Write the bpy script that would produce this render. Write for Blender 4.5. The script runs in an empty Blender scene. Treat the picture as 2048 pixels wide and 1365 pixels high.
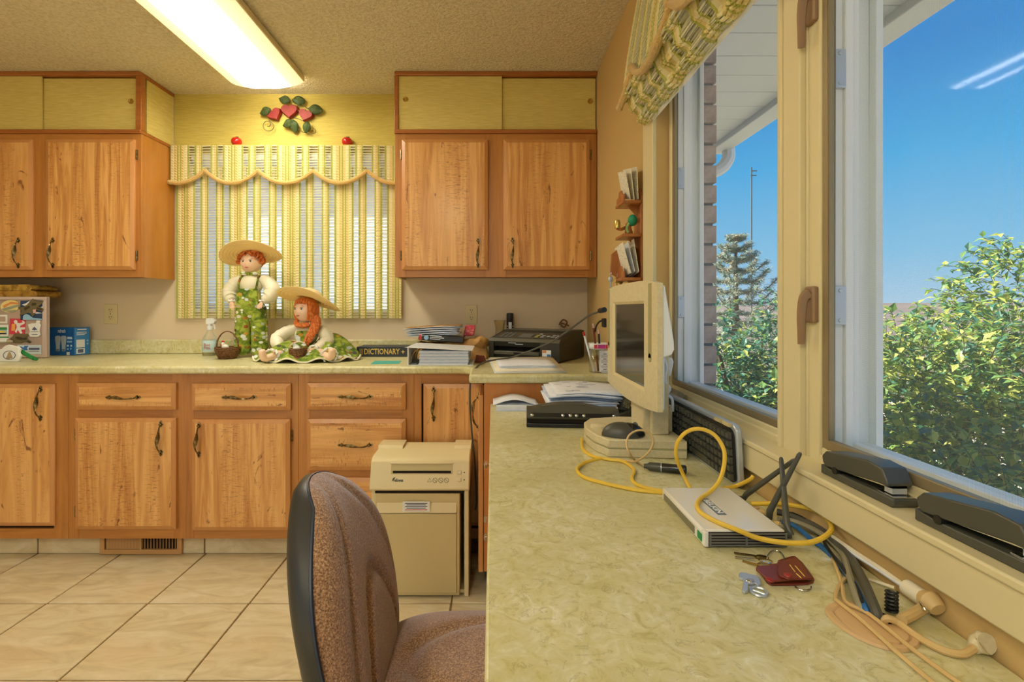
import bpy, bmesh, math, random
from mathutils import Vector, Matrix, Euler
random.seed(7)
R = math.radians
# ------------------------------------------------------------------ camera, world, sun, exposure
F, CX, CY, H = 981.0, 985.0, 617.0, 1.185          # focal length in pixels, principal point, eye height
scn = bpy.context.scene
COL = scn.collection
cam = bpy.data.cameras.new('camera'); camo = bpy.data.objects.new('camera', cam); COL.objects.link(camo)
camo.location = (0, 0, H); camo.rotation_euler = (R(90), 0, 0)
cam.sensor_width = 36; cam.lens = F / 2048 * 36
cam.shift_x = (1024 - CX) / 2048; cam.shift_y = -(682.5 - CY) / 2048
cam.clip_start = 0.02; cam.clip_end = 2000
scn.camera = camo
scn.view_settings.view_transform = 'Standard'; scn.view_settings.look = 'None'
scn.view_settings.gamma = 1; scn.view_settings.use_curve_mapping = False
scn.view_settings.exposure = 1.6

def s2l(v):
    v /= 255.0
    return v / 12.92 if v <= .04045 else ((v + .055) / 1.055) ** 2.4
def C(r, g, b): return (s2l(r), s2l(g), s2l(b), 1)

w = bpy.data.worlds.new('sky'); scn.world = w; w.use_nodes = True
nt = w.node_tree; nt.nodes.clear()
tc = nt.nodes.new('ShaderNodeTexCoord'); sep = nt.nodes.new('ShaderNodeSeparateXYZ')
ramp = nt.nodes.new('ShaderNodeValToRGB'); bg = nt.nodes.new('ShaderNodeBackground'); wo = nt.nodes.new('ShaderNodeOutputWorld')
nt.links.new(tc.outputs['Generated'], sep.inputs[0])
cn = nt.nodes.new('ShaderNodeTexNoise'); cn.inputs['Scale'].default_value = 2.2; cn.inputs['Detail'].default_value = 5; cn.inputs['Roughness'].default_value = .6
cmap = nt.nodes.new('ShaderNodeMapping'); cmap.inputs['Scale'].default_value = (1, 1, 3.5)
nt.links.new(tc.outputs['Generated'], cmap.inputs[0]); nt.links.new(cmap.outputs[0], cn.inputs['Vector'])
cr = nt.nodes.new('ShaderNodeValToRGB'); cr.color_ramp.elements[0].position = .58; cr.color_ramp.elements[1].position = .85
cr.color_ramp.elements[1].color = (.3, .3, .3, 1)
nt.links.new(cn.outputs['Fac'], cr.inputs[0])
nt.links.new(sep.outputs['Z'], ramp.inputs[0])
e = ramp.color_ramp.elements
e[0].position = 0.0; e[0].color = (.32, .45, .58, 1)
e[1].position = .75; e[1].color = (.010, .13, .40, 1)
for p, c in ((.09, (.17, .39, .58, 1)), (.24, (.04, .295, .58, 1)), (.38, (.012, .18, .48, 1))):
    k = e.new(p); k.color = c
mx = nt.nodes.new('ShaderNodeMix'); mx.data_type = 'RGBA'; mx.inputs[7].default_value = (.75, .85, .95, 1)
nt.links.new(cr.outputs[0], mx.inputs[0]); nt.links.new(ramp.outputs[0], mx.inputs[6])
nt.links.new(mx.outputs[2], bg.inputs[0]); bg.inputs[1].default_value = .55
nt.links.new(bg.outputs[0], wo.inputs[0])

sl = bpy.data.lights.new('sun', 'SUN'); sl.energy = 5.4; sl.color = (1, .93, .8); sl.angle = R(.6)
so = bpy.data.objects.new('sun', sl); COL.objects.link(so); so.location = (-20, 15, 25)
so.rotation_euler = Vector((.60, -.30, -.74)).to_track_quat('-Z', 'Y').to_euler()

# ------------------------------------------------------------------ helpers
def P(px, py, Y): return Vector(((px - CX) * Y / F, Y, H - (py - CY) * Y / F))
def PZ(px, py, z):
    Y = F * (H - z) / (py - CY); return Vector(((px - CX) * Y / F, Y, z))
def PX(px, py, X):
    Y = F * X / (px - CX); return Vector((X, Y, H - (py - CY) * Y / F))

def spline(pts, n=8, closed=False):
    pts = [Vector(p) for p in pts]; out = []; N = len(pts)
    rng = range(N if closed else N - 1)
    for i in rng:
        if closed: a, b, c, d = pts[i - 1], pts[i], pts[(i + 1) % N], pts[(i + 2) % N]
        else: a, b, c, d = pts[max(i - 1, 0)], pts[i], pts[i + 1], pts[min(i + 2, N - 1)]
        for k in range(n):
            t = k / n
            out.append(.5 * ((2 * b) + (c - a) * t + (2 * a - 5 * b + 4 * c - d) * t * t + (3 * b - a - 3 * c + d) * t ** 3))
    if not closed: out.append(pts[-1])
    return out

class G:
    def __init__(s): s.v = []; s.f = []; s.m = []
    def add(s, vs, fs, m=0):
        o = len(s.v); s.v += [Vector(p) for p in vs]
        for f in fs: s.f.append(tuple(i + o for i in f)); s.m.append(m)
        return s
    def box(s, x0, y0, z0, x1, y1, z1, m=0, M=None):
        vs = [Vector((x, y, z)) for x in (x0, x1) for y in (y0, y1) for z in (z0, z1)]
        if M: vs = [M @ p for p in vs]
        return s.add(vs, [(0, 1, 3, 2), (4, 6, 7, 5), (0, 4, 5, 1), (2, 3, 7, 6), (0, 2, 6, 4), (1, 5, 7, 3)], m)
    def cbox(s, c, d, m=0, M=None):
        T = Matrix.Translation(Vector(c))
        if M: T = T @ M
        return s.box(-d[0] / 2, -d[1] / 2, -d[2] / 2, d[0] / 2, d[1] / 2, d[2] / 2, m, T)
    def prism(s, poly, vec, m=0):
        n = len(poly); a = [Vector(p) for p in poly]; b = [p + Vector(vec) for p in a]
        fs = [tuple(range(n))[::-1], tuple(range(n, 2 * n))] + [(i, (i + 1) % n, n + (i + 1) % n, n + i) for i in range(n)]
        return s.add(a + b, fs, m)
    def tube(s, pts, r, n=8, closed=False, m=0, flat=1.0):
        pts = [Vector(p) for p in pts]; N = len(pts); vs = []; up = Vector((0, 0, 1))
        rr = r if isinstance(r, (list, tuple)) else [r] * N
        prev = None
        for i, p in enumerate(pts):
            if closed: t = pts[(i + 1) % N] - pts[i - 1]
            else: t = pts[min(i + 1, N - 1)] - pts[max(i - 1, 0)]
            t.normalize()
            if prev is None: a = t.cross(up if abs(t.z) < .9 else Vector((1, 0, 0))).normalized()
            else: a = (prev - t * prev.dot(t)).normalized()
            prev = a; b = t.cross(a)
            for k in range(n):
                q = 2 * math.pi * k / n
                vs.append(p + (a * math.cos(q) + b * math.sin(q) * flat) * rr[i])
        fs = []
        for i in range(N if closed else N - 1):
            j = (i + 1) % N
            for k in range(n): fs.append((i * n + k, i * n + (k + 1) % n, j * n + (k + 1) % n, j * n + k))
        if not closed: fs += [tuple(range(n))[::-1], tuple(range((N - 1) * n, N * n))]
        return s.add(vs, fs, m)
    def lathe(s, prof, c=(0, 0, 0), n=24, m=0, M=None):
        vs = []; fs = []; c = Vector(c)
        for r, z in prof:
            for k in range(n):
                q = 2 * math.pi * k / n; p = Vector((r * math.cos(q), r * math.sin(q), z))
                vs.append((M @ p if M else p) + c)
        for i in range(len(prof) - 1):
            for k in range(n): fs.append((i * n + k, i * n + (k + 1) % n, (i + 1) * n + (k + 1) % n, (i + 1) * n + k))
        if prof[0][0] > 1e-5: fs.append(tuple(range(n))[::-1])
        if prof[-1][0] > 1e-5: fs.append(tuple(range((len(prof) - 1) * n, len(prof) * n)))
        return s.add(vs, fs, m)
    def ball(s, c, r, nu=12, nv=8, m=0, M=None, fn=None):
        if not isinstance(r, (tuple, list, Vector)): r = (r, r, r)
        vs = []; fs = []; c = Vector(c)
        for i in range(nv + 1):
            th = math.pi * i / nv
            for k in range(nu):
                q = 2 * math.pi * k / nu
                p = Vector((math.sin(th) * math.cos(q), math.sin(th) * math.sin(q), math.cos(th)))
                if fn: p = fn(p)
                p = Vector((p.x * r[0], p.y * r[1], p.z * r[2]))
                vs.append((M @ p if M else p) + c)
        for i in range(nv):
            for k in range(nu): fs.append((i * nu + k, (i + 1) * nu + k, (i + 1) * nu + (k + 1) % nu, i * nu + (k + 1) % nu))
        return s.add(vs, fs, m)
    def grid(s, fn, nu, nv, m=0, closed_u=False):
        vs = [fn(i / nu, j / nv) for j in range(nv + 1) for i in range(nu + 1)]
        fs = [(j * (nu + 1) + i, j * (nu + 1) + i + 1, (j + 1) * (nu + 1) + i + 1, (j + 1) * (nu + 1) + i) for j in range(nv) for i in range(nu)]
        return s.add(vs, fs, m)
    def tr(s, M):
        s.v = [M @ p for p in s.v]; return s

def mesh(g, name, mats, smooth=35):
    me = bpy.data.meshes.new(name); me.from_pydata([tuple(p) for p in g.v], [], g.f)
    mats = mats if isinstance(mats, (list, tuple)) else [mats]
    for x in mats: me.materials.append(x)
    if len(mats) > 1: me.polygons.foreach_set('material_index', g.m)
    bm = bmesh.new(); bm.from_mesh(me)
    bmesh.ops.remove_doubles(bm, verts=bm.verts, dist=1e-6)
    bmesh.ops.recalc_face_normals(bm, faces=bm.faces); bm.to_mesh(me); bm.free()
    if smooth:
        me.polygons.foreach_set('use_smooth', [True] * len(me.polygons)); me.set_sharp_from_angle(angle=R(smooth))
    me.update(); return me

def setp(o, label=None, cat=None, group=None, kind=None):
    if label: o['label'] = label
    if cat: o['category'] = cat
    if group: o['group'] = group
    if kind: o['kind'] = kind
    return o
def bev(o, wd, seg=2):
    b = o.modifiers.new('bevel', 'BEVEL'); b.width = wd; b.segments = seg; b.limit_method = 'ANGLE'; b.angle_limit = R(40); return o
PM = {}                                                   # world matrix of every parent
def par(o, p, local=False):
    if p is None: PM[o.name] = Matrix.Identity(4); return o
    o.parent = p
    if not local: o.matrix_parent_inverse = PM[p.name].inverted()
    PM[o.name] = Matrix.Identity(4) if not local else PM[p.name]
    return o
def obj(name, g, mats, parent=None, bevel=0, smooth=35, local=False, seg=2):
    """one mesh object; world coordinates unless local (then in the parent's frame)"""
    me = g if isinstance(g, bpy.types.Mesh) else mesh(g, name, mats, smooth)
    o = bpy.data.objects.new(name, me); COL.objects.link(o)
    par(o, parent, local)
    if bevel: bev(o, bevel, seg)
    return o
def thing(name, label, cat, loc=(0, 0, 0), rz=0, group=None):
    o = bpy.data.objects.new(name, None); COL.objects.link(o)
    o.location = loc; o.rotation_euler = (0, 0, rz); o.empty_display_size = .05
    PM[o.name] = Matrix.Translation(Vector(loc)) @ Matrix.Rotation(rz, 4, 'Z')
    return setp(o, label, cat, group)
def single(name, g, mats, label, cat, group=None, bevel=0, kind=None, smooth=35):
    return setp(obj(name, g, mats, None, bevel, smooth), label, cat, group, kind)
def struct(name, g, mats, bevel=0, smooth=35):
    return setp(obj(name, g, mats, None, bevel, smooth), kind='structure')
def inst(name, me, parent, M):
    """object sharing mesh me, placed with world matrix M under parent"""
    o = bpy.data.objects.new(name, me); COL.objects.link(o); par(o, parent)
    o.matrix_basis = M; return o
def frame(o, right, up):
    """matrix with x=right, y=up, z=right x up, at o"""
    r = Vector(right).normalized(); u = Vector(up).normalized(); n = r.cross(u)
    return Matrix(((r.x, u.x, n.x, o[0]), (r.y, u.y, n.y, o[1]), (r.z, u.z, n.z, o[2]), (0, 0, 0, 1)))
def text(name, body, size, m, parent, M, width=None, ex=.0002, bold=0):
    cu = bpy.data.curves.new(name, 'FONT'); cu.body = body; cu.size = size; cu.extrude = ex; cu.offset = bold
    cu.align_x = 'CENTER'; cu.align_y = 'CENTER'; cu.resolution_u = 2
    t = bpy.data.objects.new(name + '_tmp', cu); COL.objects.link(t)
    dg = bpy.context.evaluated_depsgraph_get(); me = bpy.data.meshes.new_from_object(t.evaluated_get(dg))
    bpy.data.objects.remove(t); bpy.data.curves.remove(cu)
    if width and len(me.vertices):
        xs = [v.co.x for v in me.vertices]; k = width / (max(xs) - min(xs))
        for v in me.vertices: v.co.x *= k
    me.materials.clear(); me.materials.append(m); me.name = name
    return inst(name, me, parent, M)

# ------------------------------------------------------------------ materials
def nodes(name):
    m = bpy.data.materials.new(name); m.use_nodes = True; t = m.node_tree
    return m, t, t.nodes['Principled BSDF'], t.nodes['Material Output']
def lk(t, a, b): t.links.new(a, b)
def mapping(t, scale, rnd=False, coord='Object'):
    c = t.nodes.new('ShaderNodeTexCoord'); mp = t.nodes.new('ShaderNodeMapping'); mp.inputs['Scale'].default_value = scale
    if rnd:
        oi = t.nodes.new('ShaderNodeObjectInfo'); mu = t.nodes.new('ShaderNodeMath'); mu.operation = 'MULTIPLY'; mu.inputs[1].default_value = 37
        lk(t, oi.outputs['Random'], mu.inputs[0]); cx = t.nodes.new('ShaderNodeCombineXYZ')
        for i in range(3): lk(t, mu.outputs[0], cx.inputs[i])
        lk(t, cx.outputs[0], mp.inputs['Location'])
    lk(t, c.outputs[coord], mp.inputs['Vector']); return mp.outputs[0]
def noise(t, vec, scale, detail=4, rough=.55, dist=0):
    n = t.nodes.new('ShaderNodeTexNoise'); n.inputs['Scale'].default_value = scale; n.inputs['Detail'].default_value = detail
    n.inputs['Roughness'].default_value = rough; n.inputs['Distortion'].default_value = dist; lk(t, vec, n.inputs['Vector']); return n.outputs['Fac']
def cramp(t, fac, stops):
    r = t.nodes.new('ShaderNodeValToRGB'); el = r.color_ramp.elements
    while len(el) < len(stops): el.new(.5)
    for k, (p, c) in enumerate(stops): el[k].position = p; el[k].color = c
    lk(t, fac, r.inputs[0]); return r.outputs[0]
def mixc(t, fac, a, b, mode='MIX'):
    m = t.nodes.new('ShaderNodeMix'); m.data_type = 'RGBA'; m.blend_type = mode
    for k, x in ((0, fac), (6, a), (7, b)):
        if hasattr(x, 'default_value') and not isinstance(x, (int, float, tuple)): lk(t, x, m.inputs[k])
        else: m.inputs[k].default_value = x
    return m.outputs[2]
def bump(t, h, strength, dist, bs):
    b = t.nodes.new('ShaderNodeBump'); b.inputs['Strength'].default_value = strength; b.inputs['Distance'].default_value = dist
    lk(t, h, b.inputs['Height']); lk(t, b.outputs[0], bs.inputs['Normal'])
def mat(name, col, rough=.5, metal=0, var=None, bmp=None, coat=0, spec=.5, em=None, rnd=False, sheen=0):
    """var=(scale, colour2, low, high); bmp=(scale, strength, distance)"""
    m, t, b, o = nodes(name); b.inputs['Base Color'].default_value = col
    b.inputs['Roughness'].default_value = rough; b.inputs['Metallic'].default_value = metal
    b.inputs['Specular IOR Level'].default_value = spec; b.inputs['Coat Weight'].default_value = coat; b.inputs['Coat Roughness'].default_value = .12
    if sheen: b.inputs['Sheen Weight'].default_value = sheen
    if var:
        sc = var[0] if isinstance(var[0], tuple) else (var[0],) * 3
        f = noise(t, mapping(t, sc, rnd), 1.0, 5, .6, .4)
        lk(t, cramp(t, f, [(var[2], col), (var[3], var[1])]), b.inputs['Base Color'])
    if bmp:
        sc = bmp[0] if isinstance(bmp[0], tuple) else (bmp[0],) * 3
        bump(t, noise(t, mapping(t, sc), 1.0, 4, .6), bmp[1], bmp[2], b)
    if em: b.inputs['Emission Color'].default_value = em[0]; b.inputs['Emission Strength'].default_value = em[1]
    return m
def wood(name, stops, axis='z', knots=0, rough=.38, coat=.25, k=1.0, rnd=False):
    m, t, b, o = nodes(name); b.inputs['Roughness'].default_value = rough; b.inputs['Coat Weight'].default_value = coat; b.inputs['Coat Roughness'].default_value = .2
    sc = {'z': (26 * k, 26 * k, 1.6), 'x': (1.6, 26 * k, 26 * k), 'y': (26 * k, 1.6, 26 * k)}[axis]
    v = mapping(t, sc, rnd); f = noise(t, v, 1.0, 6, .62, .9)
    col = cramp(t, f, stops)
    sc2 = {'z': (6, 6, .5), 'x': (.5, 6, 6), 'y': (6, .5, 6)}[axis]
    f2 = noise(t, mapping(t, sc2, rnd), 1.0, 3, .5, .5)
    col = mixc(t, cramp(t, f2, [(.35, (0, 0, 0, 1)), (.7, (.55, .55, .55, 1))]), col, stops[-1][1])
    # pores
    sc3 = {'z': (420, 420, 60), 'x': (60, 420, 420), 'y': (420, 60, 420)}[axis]
    f3 = noise(t, mapping(t, sc3, rnd), 1.0, 2, .5)
    if knots:
        sc3b = {'z': (45, 45, 330), 'x': (330, 45, 45), 'y': (45, 330, 45)}[axis]
        f3 = noise(t, mapping(t, sc3b, rnd), 1.0, 2, .5)
        area = noise(t, mapping(t, sc2, rnd), 2.2, 2, .5)
        a1 = cramp(t, area, [(.45, (0, 0, 0, 1)), (.62, (1, 1, 1, 1))])
        p1 = cramp(t, f3, [(.58, (0, 0, 0, 1)), (.66, (.65, .65, .65, 1))])
        col = mixc(t, mixc(t, 1.0, a1, p1, 'MULTIPLY'), col, C(128, 72, 30))
        sck = {'z': (13, 13, 5), 'x': (5, 13, 13), 'y': (13, 5, 13)}[axis]
        fk = noise(t, mapping(t, sck, rnd), 1.0, 3, .65, 2.2)
        col = mixc(t, cramp(t, fk, [(.645, (0, 0, 0, 1)), (.71, (knots, knots, knots, 1))]), col, C(124, 66, 26))
    else:
        col = mixc(t, cramp(t, f3, [(.6, (0, 0, 0, 1)), (.75, (.35, .35, .35, 1))]), col, stops[0][1])
    lk(t, col, b.inputs['Base Color']); bump(t, f, .12, .002, b)
    return m
M = {}
WF = [(.30, C(150, 92, 36)), (.55, C(184, 121, 54)), (.75, C(198, 137, 66))]
M['frame_z'] = wood('frame_wood_vertical', WF, 'z')
M['frame_x'] = wood('frame_wood_horizontal', WF, 'x')
WD = [(.30, C(170, 102, 42)), (.47, C(208, 146, 76)), (.62, C(234, 182, 112))]
M['door_z'] = wood('knotty_wood_vertical', WD, 'z', .85)
M['door_x'] = wood('knotty_wood_horizontal', WD, 'x', .85)
M['edge'] = wood('door_edge_wood', [(.3, C(190, 128, 66)), (.7, C(208, 148, 86))], 'z')
M['trimwood'] = wood('trim_wood', [(.3, C(148, 84, 32)), (.7, C(178, 108, 46))], 'x')
M['side'] = wood('cabinet_side_veneer', [(.3, C(174, 110, 40)), (.7, C(192, 128, 54))], 'z', rough=.2, coat=.6, k=.5)
M['panel'] = wood('end_panel_wood', [(.3, C(182, 110, 48)), (.7, C(206, 134, 66))], 'z', k=.4)
M['rack'] = wood('rack_wood', [(.3, C(136, 76, 30)), (.7, C(186, 116, 52))], 'z')
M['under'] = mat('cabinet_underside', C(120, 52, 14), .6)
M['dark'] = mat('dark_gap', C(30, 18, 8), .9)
def laminate(name):
    m, t, b, o = nodes(name); b.inputs['Roughness'].default_value = .3; b.inputs['Specular IOR Level'].default_value = .35
    f = noise(t, mapping(t, (34, 34, 34)), 1.0, 7, .68, 1.3)
    col = cramp(t, f, [(.29, C(186, 174, 114)), (.44, C(214, 207, 154)), (.56, C(222, 217, 178)), (.72, C(240, 239, 220))])
    f2 = noise(t, mapping(t, (5, 5, 5)), 1.0, 4, .6, .6)
    col = mixc(t, cramp(t, f2, [(.38, (.55, .55, .55, 1)), (.6, (0, 0, 0, 1))]), col, C(194, 184, 124))
    f3 = noise(t, mapping(t, (22, 22, 22)), 1.0, 6, .72, 2.5)
    col = mixc(t, cramp(t, f3, [(.57, (0, 0, 0, 1)), (.61, (.45, .45, .45, 1)), (.65, (0, 0, 0, 1))]), col, C(146, 132, 82))
    lk(t, col, b.inputs['Base Color']); return m
M['lam'] = laminate('marbled_laminate')
def tilemat(name, warm=0):
    m, t, b, o = nodes(name); b.inputs['Roughness'].default_value = .34
    f = noise(t, mapping(t, (5, 16, 9), True), 1.0, 6, .62, 1.2)
    col = cramp(t, f, [(.3, C(196, 178, 138)), (.5, C(216, 202, 164)), (.72, C(230, 220, 192))])
    f2 = noise(t, mapping(t, (3, 3, 3), True), 1.0, 3)
    col = mixc(t, cramp(t, f2, [(.5, (0, 0, 0, 1)), (.75, (.5, .5, .5, 1))]), col, C(216, 188, 142))
    lk(t, col, b.inputs['Base Color']); return m
M['tile'] = tilemat('ceramic_floor_tile')
M['grout'] = mat('brown_grout', C(146, 116, 66), .9, var=(60, C(120, 92, 48), .4, .6))
M['ceil'] = mat('stippled_ceiling_paint', C(238, 228, 198), .95, var=(70, C(222, 208, 170), .42, .62), bmp=(75, .9, .02))
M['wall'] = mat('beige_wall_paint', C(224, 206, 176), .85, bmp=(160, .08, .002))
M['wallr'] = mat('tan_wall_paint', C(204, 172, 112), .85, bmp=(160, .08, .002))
M['paper'] = mat('grasscloth_wallpaper', C(212, 194, 104), .85, var=((14, 14, 260), C(194, 174, 82), .35, .65), bmp=((20, 20, 400), .25, .002))
M['slide'] = mat('grasscloth_sliding_panel', C(224, 206, 126), .8, var=((14, 14, 260), C(204, 184, 98), .35, .65), bmp=((20, 20, 400), .25, .002))
M['cream'] = mat('cream_window_paint', C(222, 208, 162), .5, bmp=(40, .05, .002))
M['white'] = mat('white_vinyl', C(232, 236, 238), .4)
M['bronze'] = mat('bronze_screen_frame', C(150, 134, 100), .45, .3)
M['brass'] = mat('antique_brass', C(164, 144, 100), .26, .9, var=(90, C(96, 80, 50), .4, .6))
M['gold'] = mat('polished_brass', C(206, 176, 96), .25, 1)
M['black'] = mat('black_plastic', C(26, 26, 24), .42)
M['blackg'] = mat('gloss_black_plastic', C(36, 35, 30), .22, coat=.3)
M['char'] = mat('charcoal_plastic', C(76, 76, 66), .38)
M['grey'] = mat('grey_plastic', C(110, 110, 104), .5)
M['silver'] = mat('silver_plastic', C(190, 198, 206), .3, .5)
M['chrome'] = mat('chrome', C(220, 222, 224), .15, 1)
M['putty'] = mat('putty_plastic', C(220, 208, 168), .45, var=(120, C(212, 198, 156), .4, .6))
M['puttyd'] = mat('greenish_putty_plastic', C(164, 158, 112), .5)
M['beige'] = mat('beige_plastic', C(224, 208, 160), .45)
M['beiged'] = mat('beige_plastic_panel', C(208, 190, 138), .5)
M['paperw'] = mat('white_paper', C(236, 238, 244), .8, var=(40, C(222, 228, 240), .4, .7))
M['paperb'] = mat('bluish_paper', C(206, 218, 236), .8, var=((30, 30, 400), C(180, 196, 222), .4, .65))
M['creamp'] = mat('cream_paper', C(236, 226, 198), .8)
M['ink'] = mat('grey_ink', C(80, 84, 100), .8)
M['kraft'] = mat('brown_kraft_paper', C(206, 162, 98), .75, var=(26, C(176, 128, 70), .4, .65), bmp=(30, .5, .01))
M['orange'] = mat('orange_folder', C(232, 142, 74), .7)
M['purple'] = mat('purple_folder', C(98, 74, 158), .6)
M['yellow'] = mat('yellow_cable', C(236, 196, 64), .42)
M['blue'] = mat('blue_cable', C(36, 104, 168), .45)
M['bcord'] = mat('beige_cord', C(216, 184, 124), .5)
M['cgrey'] = mat('grey_cable', C(150, 144, 118), .5)
M['cdark'] = mat('dark_grey_cable', C(84, 82, 70), .5)
M['vent'] = mat('tan_vent_metal', C(196, 152, 96), .45)
M['teal'] = mat('teal_paper', C(72, 178, 170), .7)
M['navy'] = mat('navy_cloth_cover', C(48, 54, 62), .6)
M['boxblue'] = mat('blue_carton', C(32, 112, 186), .45, var=(14, C(24, 84, 158), .35, .65))
M['boxblue2'] = mat('bright_blue_carton', C(58, 136, 206), .45)
M['red'] = mat('glazed_red', C(196, 30, 22), .2, coat=.5)
M['heart'] = mat('painted_red', C(150, 30, 18), .55, var=(30, C(132, 24, 12), .4, .6))
M['leafm'] = mat('painted_green_metal', C(66, 84, 42), .55, var=(60, C(112, 128, 84), .55, .78))
M['wire'] = mat('dark_green_wire', C(104, 100, 56), .5)
M['straw'] = mat('woven_straw', C(250, 222, 146), .7, var=((90, 90, 90), C(230, 186, 104), .35, .65))
M['hair'] = mat('red_orange_hair', C(232, 138, 66), .55, var=((120, 120, 60), C(194, 94, 36), .4, .6))
M['skin'] = mat('porcelain_skin', C(244, 208, 178), .35)
M['lip'] = mat('pink_lips', C(204, 110, 96), .5)
M['eye'] = mat('blue_grey_eyes', C(70, 84, 98), .2)
M['eyew'] = mat('eye_white', C(240, 240, 238), .3)
M['satin'] = mat('ivory_satin', C(240, 234, 206), .35, sheen=.3)
M['lace'] = mat('white_lace', C(244, 244, 238), .8, bmp=(220, .6, .004))
M['wicker'] = mat('brown_wicker', C(140, 98, 58), .7, var=(120, C(92, 60, 34), .4, .6))
M['leather'] = mat('burgundy_leather', C(116, 42, 26), .32, bmp=(160, .15, .001))
M['glassy'] = None
def clearmat(name, tint, gl=.12, rough=.03, glcol=(1, 1, 1, 1), fk=.9):
    m = bpy.data.materials.new(name); m.use_nodes = True; t = m.node_tree; t.nodes.clear()
    o = t.nodes.new('ShaderNodeOutputMaterial'); tr = t.nodes.new('ShaderNodeBsdfTransparent'); tr.inputs[0].default_value = tint
    g = t.nodes.new('ShaderNodeBsdfGlossy'); g.inputs['Roughness'].default_value = rough; g.inputs[0].default_value = glcol
    lw = t.nodes.new('ShaderNodeFresnel'); lw.inputs[0].default_value = 1.45
    mu = t.nodes.new('ShaderNodeMath'); mu.operation = 'MULTIPLY_ADD'; mu.inputs[1].default_value = fk; mu.inputs[2].default_value = gl
    lk(t, lw.outputs[0], mu.inputs[0]); mi = t.nodes.new('ShaderNodeMixShader')
    lk(t, mu.outputs[0], mi.inputs[0]); lk(t, tr.outputs[0], mi.inputs[1]); lk(t, g.outputs[0], mi.inputs[2]); lk(t, mi.outputs[0], o.inputs[0])
    return m
M['glass'] = clearmat('window_glass', (.96, .98, .98, 1), 0, fk=.012)
M['clear'] = clearmat('clear_plastic', (.975, .98, .97, 1), .02, .08, fk=.5)
M['vase'] = clearmat('amber_tinted_glass', (.975, .95, .86, 1), .03, .1, fk=.6)
def screenmat():
    m = bpy.data.materials.new('insect_screen'); m.use_nodes = True; t = m.node_tree; t.nodes.clear()
    o = t.nodes.new('ShaderNodeOutputMaterial'); tr = t.nodes.new('ShaderNodeBsdfTransparent'); d = t.nodes.new('ShaderNodeBsdfDiffuse')
    d.inputs[0].default_value = C(150, 162, 170)
    c = t.nodes.new('ShaderNodeTexCoord'); fs = []
    for ax in ('Y', 'Z'):
        wv = t.nodes.new('ShaderNodeTexWave'); wv.bands_direction = ax; wv.inputs['Scale'].default_value = 190
        lk(t, c.outputs['Object'], wv.inputs['Vector']); fs.append(wv.outputs['Fac'])
    mxx = t.nodes.new('ShaderNodeMath'); mxx.operation = 'ADD'; lk(t, fs[0], mxx.inputs[0]); lk(t, fs[1], mxx.inputs[1])
    mp = t.nodes.new('ShaderNodeMapRange'); mp.inputs['From Min'].default_value = .4; mp.inputs['From Max'].default_value = 1.8
    mp.inputs['To Min'].default_value = .11; mp.inputs['To Max'].default_value = .36
    lk(t, mxx.outputs[0], mp.inputs['Value'])
    mi = t.nodes.new('ShaderNodeMixShader'); lk(t, mp.outputs[0], mi.inputs[0])
    lk(t, tr.outputs[0], mi.inputs[1]); lk(t, d.outputs[0], mi.inputs[2]); lk(t, mi.outputs[0], o.inputs[0]); return m
M['screen'] = screenmat()
def translu(name, col, f=.5, rough=.6):
    m, t, b, o = nodes(name); b.inputs['Base Color'].default_value = col; b.inputs['Roughness'].default_value = rough
    tl = t.nodes.new('ShaderNodeBsdfTranslucent'); tl.inputs[0].default_value = col
    mi = t.nodes.new('ShaderNodeMixShader'); mi.inputs[0].default_value = f
    lk(t, b.outputs[0], mi.inputs[1]); lk(t, tl.outputs[0], mi.inputs[2]); lk(t, mi.outputs[0], o.inputs[0]); return m
M['strawt'] = translu('thin_woven_straw', C(250, 230, 172), .25, .8)
M['slat'] = translu('white_blind_slat', C(250, 251, 252), .65)
M['yarn'] = translu('cream_yarn', C(248, 238, 190), .3, .9)
M['yarny'] = translu('yellow_yarn', C(240, 222, 154), .3, .9)
M['yarng'] = translu('green_yarn', C(198, 199, 104), .25, .9)
M['thread'] = translu('ivory_thread', C(240, 236, 206), .3, .9)
M['fringe'] = mat('gold_chenille', C(230, 190, 108), .95, bmp=(180, .9, .01), sheen=.4)
M['lining'] = mat('white_lining', C(240, 244, 244), .9)
def printmat():
    m, t, b, o = nodes('farm_print_cotton'); b.inputs['Roughness'].default_value = .8
    v = mapping(t, (26, 26, 34)); f = noise(t, v, 1.0, 3, .5, .8)
    col = cramp(t, f, [(.35, C(74, 104, 24)), (.5, C(132, 152, 40)), (.62, C(170, 184, 72))])
    vo = t.nodes.new('ShaderNodeTexVoronoi'); vo.inputs['Scale'].default_value = 34; lk(t, mapping(t, (1, 1, 1.4)), vo.inputs['Vector'])
    hs = t.nodes.new('ShaderNodeSeparateColor'); lk(t, vo.outputs['Color'], hs.inputs[0])
    pc = cramp(t, hs.outputs[0], [(0, C(236, 236, 228)), (.3, C(226, 228, 226)), (.45, C(160, 48, 36)), (.62, C(216, 170, 60)), (.75, C(60, 50, 44)), (.9, C(214, 220, 226))])
    sel = cramp(t, hs.outputs[1], [(.46, (0, 0, 0, 1)), (.49, (1, 1, 1, 1))])
    dm = cramp(t, vo.outputs['Distance'], [(.42, (1, 1, 1, 1)), (.5, (0, 0, 0, 1))])
    lk(t, mixc(t, mixc(t, 1.0, sel, dm, 'MULTIPLY'), col, pc), b.inputs['Base Color']); return m
M['print'] = printmat()
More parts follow.
